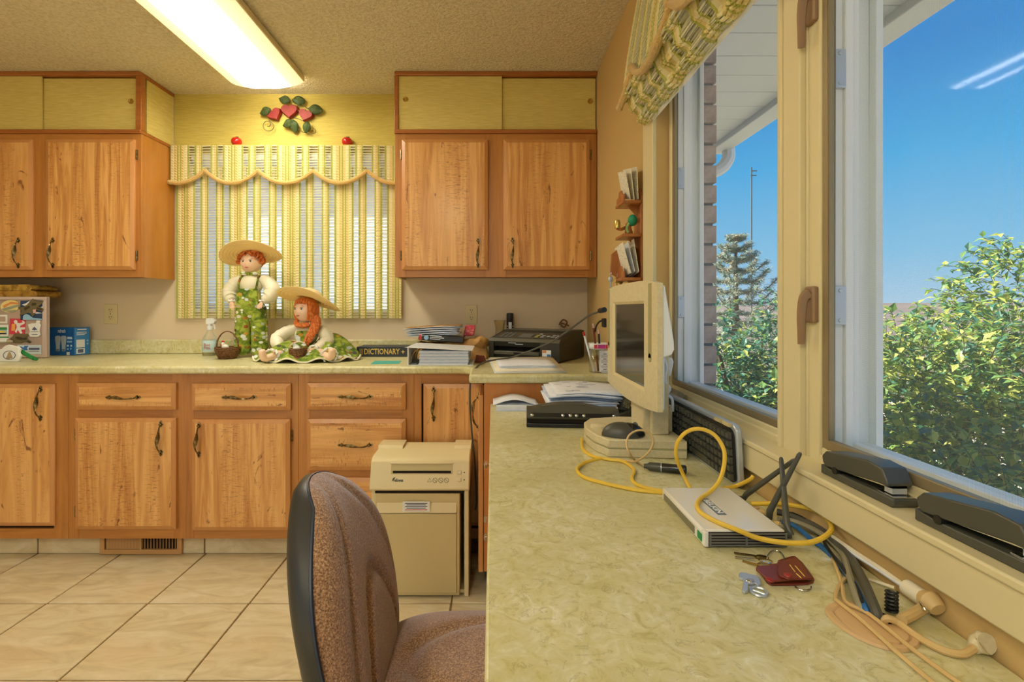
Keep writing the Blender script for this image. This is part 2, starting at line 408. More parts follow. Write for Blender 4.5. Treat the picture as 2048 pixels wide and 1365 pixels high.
def fabric():
    m, t, b, o = nodes('brown_tweed_upholstery'); b.inputs['Roughness'].default_value = .95; b.inputs['Sheen Weight'].default_value = 1.0
    b.inputs['Sheen Roughness'].default_value = .5; b.inputs['Sheen Tint'].default_value = (.72, .74, .98, 1)  # bluish sheen tint puts the window light into the cloth
    f = noise(t, mapping(t, (330, 330, 330)), 1.0, 3, .7)
    col = cramp(t, f, [(.35, C(108, 74, 40)), (.5, C(164, 122, 80)), (.66, C(214, 176, 134))])
    lk(t, col, b.inputs['Base Color']); bump(t, f, .5, .003, b); return m
M['fabric'] = fabric()
M['brick'] = mat('pinkish_brick', C(184, 166, 160), .9, var=(40, C(164, 146, 140), .4, .6), bmp=(150, .4, .004))
M['mortar'] = mat('grey_mortar', C(120, 128, 142), .95)
M['soffit'] = mat('white_aluminium_soffit', C(226, 230, 230), .5)
M['leaf'] = translu('green_leaf', C(122, 158, 84), .4, .5)
M['leaf2'] = translu('yellow_green_leaf', C(202, 204, 104), .4, .5)
M['leaf3'] = translu('dark_green_leaf', C(70, 124, 100), .35, .45)
M['needle'] = mat('blue_green_needles', C(126, 146, 124), .8, var=(6, C(170, 152, 120), .48, .62))
M['bark'] = mat('brown_bark', C(104, 84, 66), .9)
M['field'] = mat('dry_prairie_field', C(118, 104, 98), 1, var=((.02, .12, .1), C(96, 84, 78), .4, .6))
# ------------------------------------------------------------------ the room shell
def ring(g, x0, x1, y0, y1, z0, z1, wy, wz0, wz1=None, m=0):
    wz1 = wz1 or wz0
    g.box(x0, y0, z0, x1, y0 + wy, z1, m).box(x0, y1 - wy, z0, x1, y1, z1, m)
    g.box(x0, y0 + wy, z0, x1, y1 - wy, z0 + wz0, m).box(x0, y0 + wy, z1 - wz1, x1, y1 - wy, z1, m); return g
D, XW, ZC = 2.91, .562, 2.455                      # back wall, right wall, ceiling
XL, YR = -3.05, -2.3                               # left wall, rear wall
ZD = .795                                          # desk top
g = G().box(XL - .15, YR - .15, ZC, XW + .13, D + .15, ZC + .12); struct('ceiling', g, M['ceil'])
fl = struct('floor', G().box(XL - .1, YR - .1, -.12, XW + .1, D + .1, -.004), M['grout'])
T = .406
tile_me = None; x0s = -1.789; y0s = 1.969
tm = mesh(G().box(-.2, -.2, -.012, .2, .2, 0), 'tile', M['tile'])
for i in range(-4, 7):
    for j in range(-11, 3):
        cx = x0s + (i + .5) * T; cy = y0s + (j + .5) * T
        if cx < XL - .1 or cx > XW + .1 or cy > D + .1 or cy < YR - .1: continue
        o = inst('tile', tm, fl, Matrix.Translation((cx, cy, 0)))
        bev(o, .0025, 1)
WX0, WX1, WZ0, WZ1 = -1.80, -.60, 1.165, 2.10      # opening of the back window
g = G()
g.box(XL - .15, D, -.1, WX0, D + .15, ZC).box(WX1, D, -.1, XW + .13, D + .15, ZC)
g.box(WX0, D, -.1, WX1, D + .15, WZ0).box(WX0, D, WZ1, WX1, D + .15, ZC)
wb = struct('wall_back', g, M['wall'])
obj('wallpaper', G().box(-1.8837, D - .003, 2.07, -.5228, D, ZC), M['paper'], wb)
WY0, WY1 = .20, 1.68
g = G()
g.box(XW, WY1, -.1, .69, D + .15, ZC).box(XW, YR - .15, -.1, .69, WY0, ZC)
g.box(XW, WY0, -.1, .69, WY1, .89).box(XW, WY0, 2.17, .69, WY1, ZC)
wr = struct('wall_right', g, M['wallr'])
struct('wall_left', G().box(XL - .15, .05, -.1, XL, D + .15, ZC).box(XL - .15, YR - .15, -.1, XL, -2.05, ZC).box(XL - .15, -2.05, 2.15, XL, .05, ZC).box(XL - .15, -2.05, -.1, XL, .05, .02), M['wall'])
d1 = struct('door_1', ring(G(), XL - .10, XL - .04, -2.05, -1.0, .02, 2.15, .07, .09, .07), M['white'])  # unseen patio door, added so sun enters and bounces to the ceiling
obj('pane', G().box(XL - .073, -1.98, .11, XL - .067, -1.07, 2.08), M['glass'], d1)
d2 = struct('door_2', ring(G(), XL - .10, XL - .04, -1.0, .05, .02, 2.15, .07, .09, .07), M['white'])  # second leaf of the added patio door
obj('pane', G().box(XL - .073, -.93, .11, XL - .067, -.02, 2.08), M['glass'], d2)
g = G().box(XL, YR - .15, -.1, -2.6, YR, ZC).box(.25, YR - .15, -.1, XW, YR, ZC).box(-2.6, YR - .15, -.1, .25, YR, .75).box(-2.6, YR - .15, 2.3, .25, YR, ZC)
struct('wall_rear', g, M['wall'])
# unseen window added behind the camera to let skylight in
w4 = struct('added_window_4', G().box(-2.6, YR - .1, .75, -2.52, YR - .03, 2.3).box(.17, YR - .1, .75, .25, YR - .03, 2.3).box(-2.52, YR - .1, .75, .17, YR - .03, .83)
            .box(-2.52, YR - .1, 2.22, .17, YR - .03, 2.3).box(-1.22, YR - .1, .83, -1.14, YR - .03, 2.22), M['white'])
obj('pane', G().box(-2.52, YR - .07, .83, .17, YR - .064, 2.22), M['glass'], w4)
# tiled toe-kick
bb = struct('baseboard_back', G().box(XL, 2.374, 0, 0, 2.40, .103), M['grout'])
jx = [-3.0, -2.60, -2.193, -1.789 + .0, -1.395, -.98, -.58, -.19]
jx = [XL, (77 - CX) * 2.37 / F - .406, (77 - CX) * 2.37 / F, (243 - CX) * 2.37 / F + .02, (410 - CX) * 2.37 / F, (579.5 - CX) * 2.37 / F, -.575, -.17]
for a, b in zip(jx[:-1], jx[1:]):
    obj('tile', G().box(a + .003, 2.366, .002, b - .003, 2.376, .101), M['tile'], bb, bevel=.002)

# ---- right-hand window unit
t1 = struct('trim_1', G().box(.545, .02, .839, .605, 1.82, .897).box(.541, .015, .892, .605, 1.825, .904), M['cream'], bevel=.003)
t2 = struct('trim_2', G().box(.548, WY1, .904, XW + .001, 1.79, 2.3).box(.548, .09, .904, XW + .001, WY0, 2.3).box(.548, .09, 2.17, XW + .001, 1.79, 2.3), M['cream'], bevel=.003)
def window(name, y0, y1, left):
    g = G()
    g.box(.601, y1, .90, .70, left, 2.17).box(.598, y0 - .02, .90, .70, y1, .918).box(.602, y0 - .02, .90, .70, y1, .931).box(.585, y0 - .02, 2.13, .70, y1, 2.17)
    w_ = struct(name, g, M['cream'], bevel=.004)
    sf = obj('screen_frame', ring(G(), .603, .617, y0, y1 - .001, .931, 2.13, .016, .017), M['bronze'], w_, bevel=.002)
    obj('screen', G().add([(.611, y0 + .015, .946), (.611, y1 - .015, .946), (.611, y1 - .015, 2.115), (.611, y0 + .015, 2.115)], [(0, 1, 2, 3)]), M['screen'], sf)
    v = G()
    for xa, xb, yy in ((.618, .640, .004), (.640, .655, .010), (.655, .690, .002)):
        v.box(xa, y1 - yy - .0, .925, xb, y1 + .012, 2.14)
    v.box(.69, y1 - .016, .925, .704, y1 + .012, 2.14)
    v.box(.62, y0, .925, .704, y0 + .012, 2.14).box(.62, y0, 2.10, .704, y1, 2.14).box(.655, y0 + .012, .925, .69, y1 - .002, .939)
    obj('sash', v, M['white'], w_, bevel=.0015)
    obj('pane', G().box(.668, y0 + .01, .935, .672, y1 - .005, 2.11), M['glass'], w_)
    for zz in (1.19, 1.62):
        obj('sash_latch', G().box(.619, y1 - .012, zz - .035, .640, y1 - .003, zz + .035).tube([(.629, y1 - .014, zz + .027), (.629, y1 - .010, zz + .027)], .004).tube([(.629, y1 - .014, zz - .027), (.629, y1 - .010, zz - .027)], .004), M['silver'], w_, bevel=.001)
    return w_
w1 = window('window_1', .985, 1.648, 1.672)
w2 = window('window_2', .235, .899, .937)
struct('trim_3', G().box(.586, .936, .90, .70, .99, 2.17).box(.582, .99, .90, .70, 1.004, 2.17).box(.597, .931, .90, .70, .936, 2.17), M['cream'], bevel=.003)
M['handleb'] = mat('brown_handle_plastic', C(150, 118, 84), .38)
for zt in (1.226, 1.785):
    pl = obj('handle_plate', G().box(.590, .903, zt - .068, .602, .930, zt), M['handleb'], w2, bevel=.004)
    pts = spline([(.589, .913, zt - .014), (.580, .914, zt - .022), (.577, .916, zt - .05), (.580, .921, zt - .08), (.583, .926, zt - .108)], 5)
    obj('lever', G().tube(pts, [.0062 - .0022 * k / len(pts) for k in range(len(pts))], 8, flat=1.6), M['handleb'], pl)

# ---- outside wall, eave
we = struct('wall_exterior', G().box(.692, 1.652, -1.6, .742, 3.3, 2.14), M['mortar'])
z = .80
bm_ = mesh(G().box(0, 0, 0, .052, .09, .0575), 'brick', M['brick'])
while z < 2.12:
    inst('brick', bm_, we, Matrix.Translation((.6965, 1.640 + random.uniform(-.002, .002), z))); z += .0671
z = .0 
ev = struct('trim_4', G().box(1.25, -1.6, 2.083, 1.35, 2.86, 2.22).box(.69, -1.6, 2.15, 1.3, 3.3, 2.22), M['soffit'], bevel=.004)
y = -1.5
pm_ = mesh(G().box(.70, .003, 2.112, 1.25, .147, 2.135).box(.70, .0, 2.120, 1.25, .15, 2.135), 'soffit_panel', M['soffit'])
while y < 2.85:
    inst('soffit_panel', pm_, ev, Matrix.Translation((0, y, 0))); y += .15
dsp = spline([(1.345, 2.80, 2.10), (1.345, 2.80, 2.04), (1.30, 2.80, 1.98), (1.20, 2.80, 1.94), (1.13, 2.80, 1.90), (1.12, 2.80, 1.5), (1.12, 2.8, .8), (1.12, 2.8, -1.4)], 6)
single('downspout', G().tube(dsp, .035, 10), M['soffit'], 'white curved downspout elbow under the outside eave', 'downspout')

# ---- ceiling fixture
def fixture(loc, label, name='ceiling_light'):
    x, y0, y1 = loc
    t_ = thing(name, label, 'ceiling light', (x, (y0 + y1) / 2, ZC), group='ceiling fluorescent fixtures')
    hw = .205
    obj('housing', G().box(x - hw + .01, y0, ZC - .035, x + hw - .01, y1, ZC).box(x - hw, y0 - .004, ZC - .04, x - hw + .012, y1 + .004, ZC - .01).box(x + hw - .012, y0 - .004, ZC - .04, x + hw, y1 + .004, ZC - .01), M['cream'], t_, bevel=.003)
    m, t, b, o = nodes('ribbed_light_diffuser'); b.inputs['Base Color'].default_value = C(240, 232, 190); b.inputs['Roughness'].default_value = .4
    c = t.nodes.new('ShaderNodeTexCoord'); sp = t.nodes.new('ShaderNodeSeparateXYZ'); lk(t, c.outputs['Object'], sp.inputs[0])
    r = t.nodes.new('ShaderNodeMapRange'); r.inputs['From Min'].default_value = x - hw; r.inputs['From Max'].default_value = x + hw; lk(t, sp.outputs[0], r.inputs['Value'])
    cc = cramp(t, r.outputs[0], [(0, (.010, .0085, .0048, 1)), (.20, (.0165, .0145, .0085, 1)), (.27, (.05, .045, .03, 1)), (.34, (1, .93, .75, 1)), (.43, (.06, .054, .036, 1)), (.5, (.022, .0205, .014, 1)), (.57, (.06, .054, .036, 1)), (.66, (1, .93, .75, 1)), (.75, (.05, .045, .03, 1)), (.84, (.0165, .0145, .0085, 1)), (1, (.010, .0085, .0048, 1))])
    wv = t.nodes.new('ShaderNodeTexWave'); wv.bands_direction = 'Y'; wv.inputs['Scale'].default_value = 32; lk(t, c.outputs['Object'], wv.inputs['Vector'])
    rb = t.nodes.new('ShaderNodeMapRange'); rb.inputs['To Min'].default_value = .84; rb.inputs['To Max'].default_value = 1.0; lk(t, wv.outputs['Fac'], rb.inputs['Value'])
    st = t.nodes.new('ShaderNodeMath'); st.operation = 'MULTIPLY'; st.inputs[1].default_value = LAMP; lk(t, rb.outputs[0], st.inputs[0])
    lk(t, cc, b.inputs['Emission Color']); lk(t, st.outputs[0], b.inputs['Emission Strength'])
    def fn(u, v):
        q = (u - .5) * 2
        return Vector((x + q * hw, y0 + v * (y1 - y0), ZC - .036 - .042 * (1 - abs(q) ** 2.4) ** .7))
    dg = G().grid(fn, 28, 1)
    a = [fn(i / 28, 0) for i in range(29)]; bb_ = [fn(i / 28, 1) for i in range(29)]
    dg.add(a, [tuple(range(29))]); dg.add(bb_, [tuple(range(29))])
    obj('diffuser', dg, m, t_, smooth=50)
LAMP = 25
fixture((-1.225, 1.42, 2.66), 'ribbed fluorescent ceiling fixture glowing above the sink wall')
fixture((-1.9, -1.6, -.36), 'added ribbed fluorescent ceiling fixture, unseen behind the viewer, left one')  # lamp added out of view to brighten the room
fixture((-.55, -1.6, -.36), 'added ribbed fluorescent ceiling fixture, unseen behind the viewer, right one')  # another added lamp behind the camera for extra fill
# ------------------------------------------------------------------ cabinets
def W(px, Y): return (px - CX) * Y / F
def Z(py, Y): return H - (py - CY) * Y / F
def leaf_door(name, parent, x0, x1, z0, z1, yb, th=.02, grain='z', gap=False):
    """slab door with a chamfered border; its back at yb, front at yb-th"""
    c = .019; f = yb - th; g = G()
    o = [(x0, f + .007, z0), (x1, f + .007, z0), (x1, f + .007, z1), (x0, f + .007, z1)]
    i = [(x0 + c, f, z0 + c), (x1 - c, f, z0 + c), (x1 - c, f, z1 - c), (x0 + c, f, z1 - c)]
    k = [(x0, yb, z0), (x1, yb, z0), (x1, yb, z1), (x0, yb, z1)]
    g.add(i, [(0, 1, 2, 3)], 0)
    g.add(o + i, [(0, 1, 5, 4), (1, 2, 6, 5), (2, 3, 7, 6), (3, 0, 4, 7)], 1)
    g.add(o + k, [(0, 1, 5, 4), (1, 2, 6, 5), (2, 3, 7, 6), (3, 0, 4, 7), (4, 5, 6, 7)], 1)
    d = obj(name, g, [M['door_' + grain], M['edge']], parent, bevel=.0012, smooth=20)
    return d
# twisted bow handle, vertical, centred at the origin, standing out towards -y
hg = G()
L = .064
for s in (-1, 1):
    for dz, rr in ((0, .0105), (.011, .0072)):
        zc = s * (L + dz)
        hg.prism([(0, -.004, zc + rr * 1.15), (rr, -.004, zc), (0, -.004, zc - rr * 1.15), (-rr, -.004, zc)], (0, .004, 0))
    hg.ball((0, -.006, s * L), (.006, .006, .006), 8, 6)
n = 22; vs = []; fs = []
for i in range(n + 1):
    u = i / n * 2 - 1; zz = u * L; dep = -.005 - .021 * (1 - u ** 4)
    wd = .0032 + .0062 * (1 - abs(u) ** 1.5); an = u * math.pi * .62 + .5
    for q in range(8):
        a = 2 * math.pi * q / 8; p = Vector((math.cos(a) * wd, math.sin(a) * .0032, 0)); p.rotate(Euler((0, 0, an)))
        vs.append((p.x + .004 * math.sin(u * 3.1), dep + p.y, zz))
for i in range(n):
    for q in range(8): fs.append((i * 8 + q, i * 8 + (q + 1) % 8, (i + 1) * 8 + (q + 1) % 8, (i + 1) * 8 + q))
hg.add(vs, fs)
HANDLE = mesh(hg, 'handle', M['brass'])
hi = G().box(-.004, -.004, -.026, .004, 0, .026).tube([(0, -.005, -.026), (0, -.005, .026)], .0045, 8)
HINGE = mesh(hi, 'hinge', M['brass'])
def handle(door, x, z, yf, vert=True):
    Mx = Matrix.Translation((x, yf, z))
    if not vert: Mx = Mx @ Matrix.Rotation(R(90), 4, 'Y')
    inst('handle', HANDLE, door, Mx)
def hinge(door, x, z, yf): inst('hinge', HINGE, door, Matrix.Translation((x, yf, z)))

YF, YD = 2.30, 2.28                                 # base face frame, door fronts
ZB, ZT = .104, .878
def base_unit(name, label, x0, x1, openings):
    t_ = thing(name, label, 'cabinet', ((x0 + x1) / 2, 2.6, 0))
    obj('carcass', G().box(x0, YF + .02, ZB, x1, D - .004, ZT - .001), M['panel'], t_)
    return t_
def face_frame(t_, x0, x1, st, rails):
    """st: stile edges list of (xa,xb); rails: list of (xa,xb,za,zb)"""
    for a, b in st: obj('stile', G().box(a, YF, ZB, b, YF + .02, ZT), M['frame_z'], t_, bevel=.0008)
    for a, b, c, d in rails: obj('rail', G().box(a, YF + .0005, c, b, YF + .02, d), M['frame_x'], t_, bevel=.0008)
def wx(px): return W(px, YD)
def wz(py): return Z(py, YD)
# unit A, left corner
sA, sB, sC, sD = W(137, YF), W(597, YF), W(828, YF), W(968, YF)
A = base_unit('base_cabinet', 'base cabinet at the left edge, tall single door beside two small drawers', XL + .005, sA - .0005, None)
face_frame(A, XL, sA, [(XL + .005, XL + .2), (W(108, YF), sA - .0005)], [(XL + .2, W(108, YF), Z(768, YF), ZT), (XL + .2, W(108, YF), ZB, Z(1058, YF))])
obj('door_gap', G().box(XL + .2, YF + .012, Z(1060, YF), W(108, YF), YF + .019, Z(766, YF)), M['dark'], A)
d = leaf_door('door', A, XL + .206, wx(105), wz(1055), wz(769), YF + .008, .022); handle(d, wx(79), wz(808), YF - .014)
B = base_unit('base_cabinet', 'base cabinet with two drawers over two doors above the floor vent', sA + .0005, sB - .0005, None)
face_frame(B, sA, sB, [(sA + .0005, W(158, YF)), (W(345, YF), W(388, YF)), (W(574, YF), sB - .0005)],
           [(W(158, YF), W(345, YF), Z(775, YF), ZT), (W(388, YF), W(574, YF), Z(775, YF), ZT), (W(158, YF), W(345, YF), Z(842, YF), Z(815, YF)), (W(388, YF), W(574, YF), Z(842, YF), Z(815, YF)),
            (W(158, YF), W(345, YF), ZB, Z(1055, YF)), (W(388, YF), W(574, YF), ZB, Z(1055, YF))])
for a, b, c, e_, hx in ((150, 350, 767, 821, 247), (382, 580, 768, 822, 479)):
    d = leaf_door('drawer_front', B, wx(a), wx(b), wz(e_), wz(c), YF, .02, 'x'); handle(d, wx(hx), wz(795), YD, False)
d = leaf_door('door', B, wx(148), wx(350), wz(1061), wz(837), YF); handle(d, wx(322), wz(877), YD); hinge(d, wx(146), wz(871), YF); hinge(d, wx(146), wz(1026), YF)
d = leaf_door('door', B, wx(382), wx(579), wz(1063), wz(840), YF); handle(d, wx(398), wz(880), YD); hinge(d, wx(581), wz(874), YF); hinge(d, wx(581), wz(1028), YF)
Cc = base_unit('base_cabinet', 'base cabinet of three stacked drawers behind the shredder and office chair', sB + .0005, sC - .0005, None)
face_frame(Cc, sB, sC, [(sB + .0005, W(620, YF)), (W(803, YF), sC - .0005)],
           [(W(620, YF), W(803, YF), Z(775, YF), ZT), (W(620, YF), W(803, YF), Z(845, YF), Z(814, YF)), (W(620, YF), W(803, YF), Z(965, YF), Z(936, YF)), (W(620, YF), W(803, YF), ZB, Z(1050, YF))])
for c, e_ in ((767, 821), (839, 942), (957, 1062)):
    d = leaf_door('drawer_front', Cc, wx(613), wx(811), wz(e_), wz(c), YF, .02, 'x'); handle(d, wx(711), (wz(c) + wz(e_)) / 2, YD, False)
Dc = base_unit('base_cabinet', 'narrow corner base cabinet with one knotty door behind the shredder', sC + .0005, -.04, None)
face_frame(Dc, sC, sD, [(sC + .0005, W(843, YF))], [(W(843, YF), -.04, Z(768, YF), ZT), (W(843, YF), -.04, ZB, Z(1058, YF))])
obj('door_gap', G().box(W(842, YF), YF + .012, Z(1060, YF), -.04, YF + .019, Z(766, YF)), M['dark'], Dc)
d = leaf_door('door', Dc, wx(846), -.045, wz(1055), wz(769), YF + .008, .022); handle(d, wx(867), wz(809), YF - .014)
# return cabinet at right: its door faces left
Rt = thing('base_cabinet', 'end base cabinet under the printer with its plain orange side above the desk', 'cabinet', (.26, 2.16, 0))
obj('carcass', G().box(-.035, 2.022, ZB, XW - .003, D - .004, ZT - .001), M['panel'], Rt)
obj('end_panel', G().box(-.034, 2.012, ZB, XW - .003, 2.022, ZT), M['panel'], Rt, bevel=.001)
d = obj('door', G().box(-.058, 2.016, .098, -.037, 2.285, wz(771)), M['edge'], Rt, bevel=.004)
inst('handle', HANDLE, d, Matrix.Translation((-.058, 2.10, .74)) @ Matrix.Rotation(R(-90), 4, 'Z'))
# worktop
g = G()
g.prism([(XL + .003, 2.27, .879), (-.135, 2.27, .879), (-.096, 2.225, .879), (-.096, 1.989, .879), (XW - .002, 1.989, .879), (XW - .002, D - .003, .879), (XL + .003, D - .003, .879)], (0, 0, .037))
wt = thing('worktop', 'long L-shaped yellow-green marbled kitchen worktop carrying dolls and printer', 'worktop', (-1.2, 2.6, .879))
obj('slab', g, M['lam'], wt, bevel=.011, seg=3)
obj('backsplash', G().box(XL + .003, D - .023, .9165, -.02, D - .004, 1.0), M['lam'], wt, bevel=.006)
# desk
dk = thing('desk', 'marbled laminate desk top running along the window wall', 'desk', (.27, .9, 0))
obj('desk_top', G().box(-.0085, -.35, .757, XW - .002, 2.010, ZD), M['lam'], dk, bevel=.004)
obj('side_panel', G().box(.03, -.34, 0, XW - .004, -.31, .757), M['panel'], dk)
obj('back_rail', G().box(.53, -.31, .55, XW - .004, 1.42, .757), M['panel'], dk)
pd = thing('drawer_pedestal', 'wooden drawer unit with small metal knobs under the far end of the desk', 'drawers', (.28, 1.72, 0))
obj('carcass', G().box(.012, 1.45, .06, XW - .004, 2.008, .7565), M['panel'], pd)
obj('plinth', G().box(.03, 1.46, 0, XW - .01, 2.0, .06), M['dark'], pd)
for za, zb, ky in ((.53, .745, .63), (.40, .525, .435), (.07, .395, .372)):
    d = obj('drawer_front', G().box(-.004, 1.46, za, .0118, 2.0, zb), M['frame_z'], pd, bevel=.002)
    kn = G().lathe([(.005, 0), (.005, .010), (.013, .016), (.014, .022), (.009, .026), (0, .027)], (-.004, 1.74, ky), 14, M=Matrix.Rotation(R(-90), 4, 'Y'))
    obj('knob', kn, M['chrome'], d)
# wall cabinets
YU, YUD = 2.63, 2.61
def ux(px): return W(px, YUD)
def uz(py): return Z(py, YUD)
ZU0, ZU1 = 1.352, 2.121
def wall_unit(label, x0, x1, doors, stiles, endside):
    t_ = thing('wall_cabinet', label, 'cabinet', ((x0 + x1) / 2, D, ZU0))
    obj('carcass', G().box(x0, YU + .02, ZU0 + .022, x1, D - .004, ZU1), M['side'], t_)
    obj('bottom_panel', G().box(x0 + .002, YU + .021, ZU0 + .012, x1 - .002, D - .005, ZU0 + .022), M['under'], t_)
    obj('side_skirt', G().box(x0 if endside < 0 else x1 - .012, YU + .02, ZU0, (x0 + .012) if endside < 0 else x1, D - .004, ZU0 + .022), M['side'], t_)
    for a, b in stiles: obj('stile', G().box(a, YU, ZU0, b, YU + .02, ZU1), M['frame_z'], t_, bevel=.0008)
    xs = sorted(stiles)
    for (a, b), (c, d_) in zip(xs[:-1], xs[1:]):
        obj('rail', G().box(b, YU + .0005, ZU0, c, YU + .02, ZU0 + .055), M['frame_x'], t_, bevel=.0008)
        obj('rail', G().box(b, YU + .0005, ZU1 - .055, c, YU + .02, ZU1), M['frame_x'], t_, bevel=.0008)
    for a, b, hx, hg_ in doors:
        d_ = leaf_door('door', t_, ux(a), ux(b), uz(540), uz(278), YU)
        handle(d_, ux(hx), uz(506), YUD)
        for py in (308, 511): hinge(d_, ux(hg_), uz(py), YU)
    return t_
XA = -1.8837; XB = -.5228
wall_unit('left wall cabinet with knotty doors beside the curtained window', XL + .005, XA, [(-110, 63, 37, -112), (89, 267, 106, 269)],
          [(XL + .005, XL + .09), (ux(55), ux(97)), (ux(260), XA)], 1)
wall_unit('right wall cabinet with two knotty doors above the printer', XB, XW - .003, [(803, 976, 956, 801), (1007, 1180, 1025, 1183)],
          [(XB, ux(810)), (ux(968), ux(1014)), (ux(1172), XW - .003)], -1)
def top_unit(label, x0, x1, split, pulls, side, left_front=True):
    t_ = thing('sliding_door_cupboard', label, 'cupboard', ((x0 + x1) / 2, D, ZU1))
    yb = YU + .004
    obj('box', G().box(x0 + .004, yb + .045, ZU1 + .021, x1 - .004, D - .004, ZC - .002), M['slide'], t_)
    obj('lower_trim', G().box(x0 - .004, YU - .012, ZU1 + .0005, x1 + (.004 if side > 0 else 0), D - .004, ZU1 + .021), M['trimwood'], t_, bevel=.004)
    obj('upper_trim', G().box(x0 - .002, YU - .008, ZC - .021, x1, YU + .03, ZC - .001), M['trimwood'], t_, bevel=.003)
    zt = ZC - .021
    if side > 0:
        obj('corner_post', G().box(x1 - .028, YU - .004, ZU1 + .021, x1 + .003, YU + .03, zt), M['trimwood'], t_, bevel=.003)
        obj('side_trim', G().box(x1 - .01, YU + .03, ZC - .021, x1, D - .004, ZC - .001), M['trimwood'], t_, bevel=.002)
    else:
        obj('corner_post', G().box(x0 - .003, YU - .004, ZU1 + .021, x0 + .018, YU + .03, zt), M['trimwood'], t_, bevel=.003)
        obj('side_trim', G().box(x0 - .002, YU + .03, ZC - .021, x0 + .008, D - .004, ZC - .001), M['trimwood'], t_, bevel=.002)
    xs = split
    a0, a1 = (x0 + .018 if side < 0 else x0 + .002), (x1 - .028 if side > 0 else x1 - .002)
    pa = obj('sliding_panel', G().box(a0, yb + .002, ZU1 + .0215, xs, yb + .012, zt - .001), M['slide'], t_, bevel=.001)
    pb = obj('sliding_panel', G().box(xs - .03, yb + .016, ZU1 + .0215, a1, yb + .026, zt - .006), M['slide'], t_, bevel=.001)
    for (pp, px, py, yy) in ((pa, pulls[0][0], pulls[0][1], yb + .002), (pb, pulls[1][0], pulls[1][1], yb + .016)):
        obj('finger_pull', G().lathe([(.0145, 0), (.0145, .0025), (.011, .003), (.009, .0005), (0, .0004)], (W(px, yy), yy + .0002, Z(py, yy)), 20, M=Matrix.Rotation(R(90), 4, 'X')), M['gold'], pp)
top_unit('grasscloth sliding-door cupboard above the left wall cabinet', XL + .005, XA, W(81, YU), ((-170, 203), (262, 203)), 1)
top_unit('grasscloth sliding-door cupboard above the right wall cabinet', XB, XW - .003, W(1004, YU), ((811, 199), (1180.5, 203)), -1)
# ------------------------------------------------------------------ back window, blind, curtains
w3 = struct('window_3', G().box(WX0, D + .02, WZ0, WX0 + .05, D + .1, WZ1).box(WX1 - .05, D + .02, WZ0, WX1, D + .1, WZ1).box(WX0 + .05, D + .02, WZ0, WX1 - .05, D + .1, WZ0 + .05)
            .box(WX0 + .05, D + .02, WZ1 - .05, WX1 - .05, D + .1, WZ1).box(-1.225, D + .03, WZ0 + .05, -1.175, D + .1, WZ1 - .05), M['white'], bevel=.003)
obj('pane', G().box(WX0 + .05, D + .062, WZ0 + .05, WX1 - .05, D + .066, WZ1 - .05), M['glass'], w3)
bl = thing('window_blind', 'white horizontal mini blind hanging behind the woven curtain', 'blind', (-1.2, D, 1.17))
sm = mesh(G().box(WX0 + .03, -.0115, -.0006, WX1 + .055, .0115, .0006), 'slat', M['slat'])
zz = 1.19
while zz < 2.06:
    inst('slat', sm, bl, Matrix.Translation((0, D - .010 + .0, zz)) @ Matrix.Rotation(R(-40), 4, 'X')); zz += .0205
obj('head_rail', G().box(WX0 + .03, D - .026, 2.06, WX1 + .055, D - .002, 2.09), M['white'], bl)
obj('bottom_rail', G().box(WX0 + .03, D - .021, 1.163, WX1 + .055, D - .004, 1.180), M['white'], bl, bevel=.002)

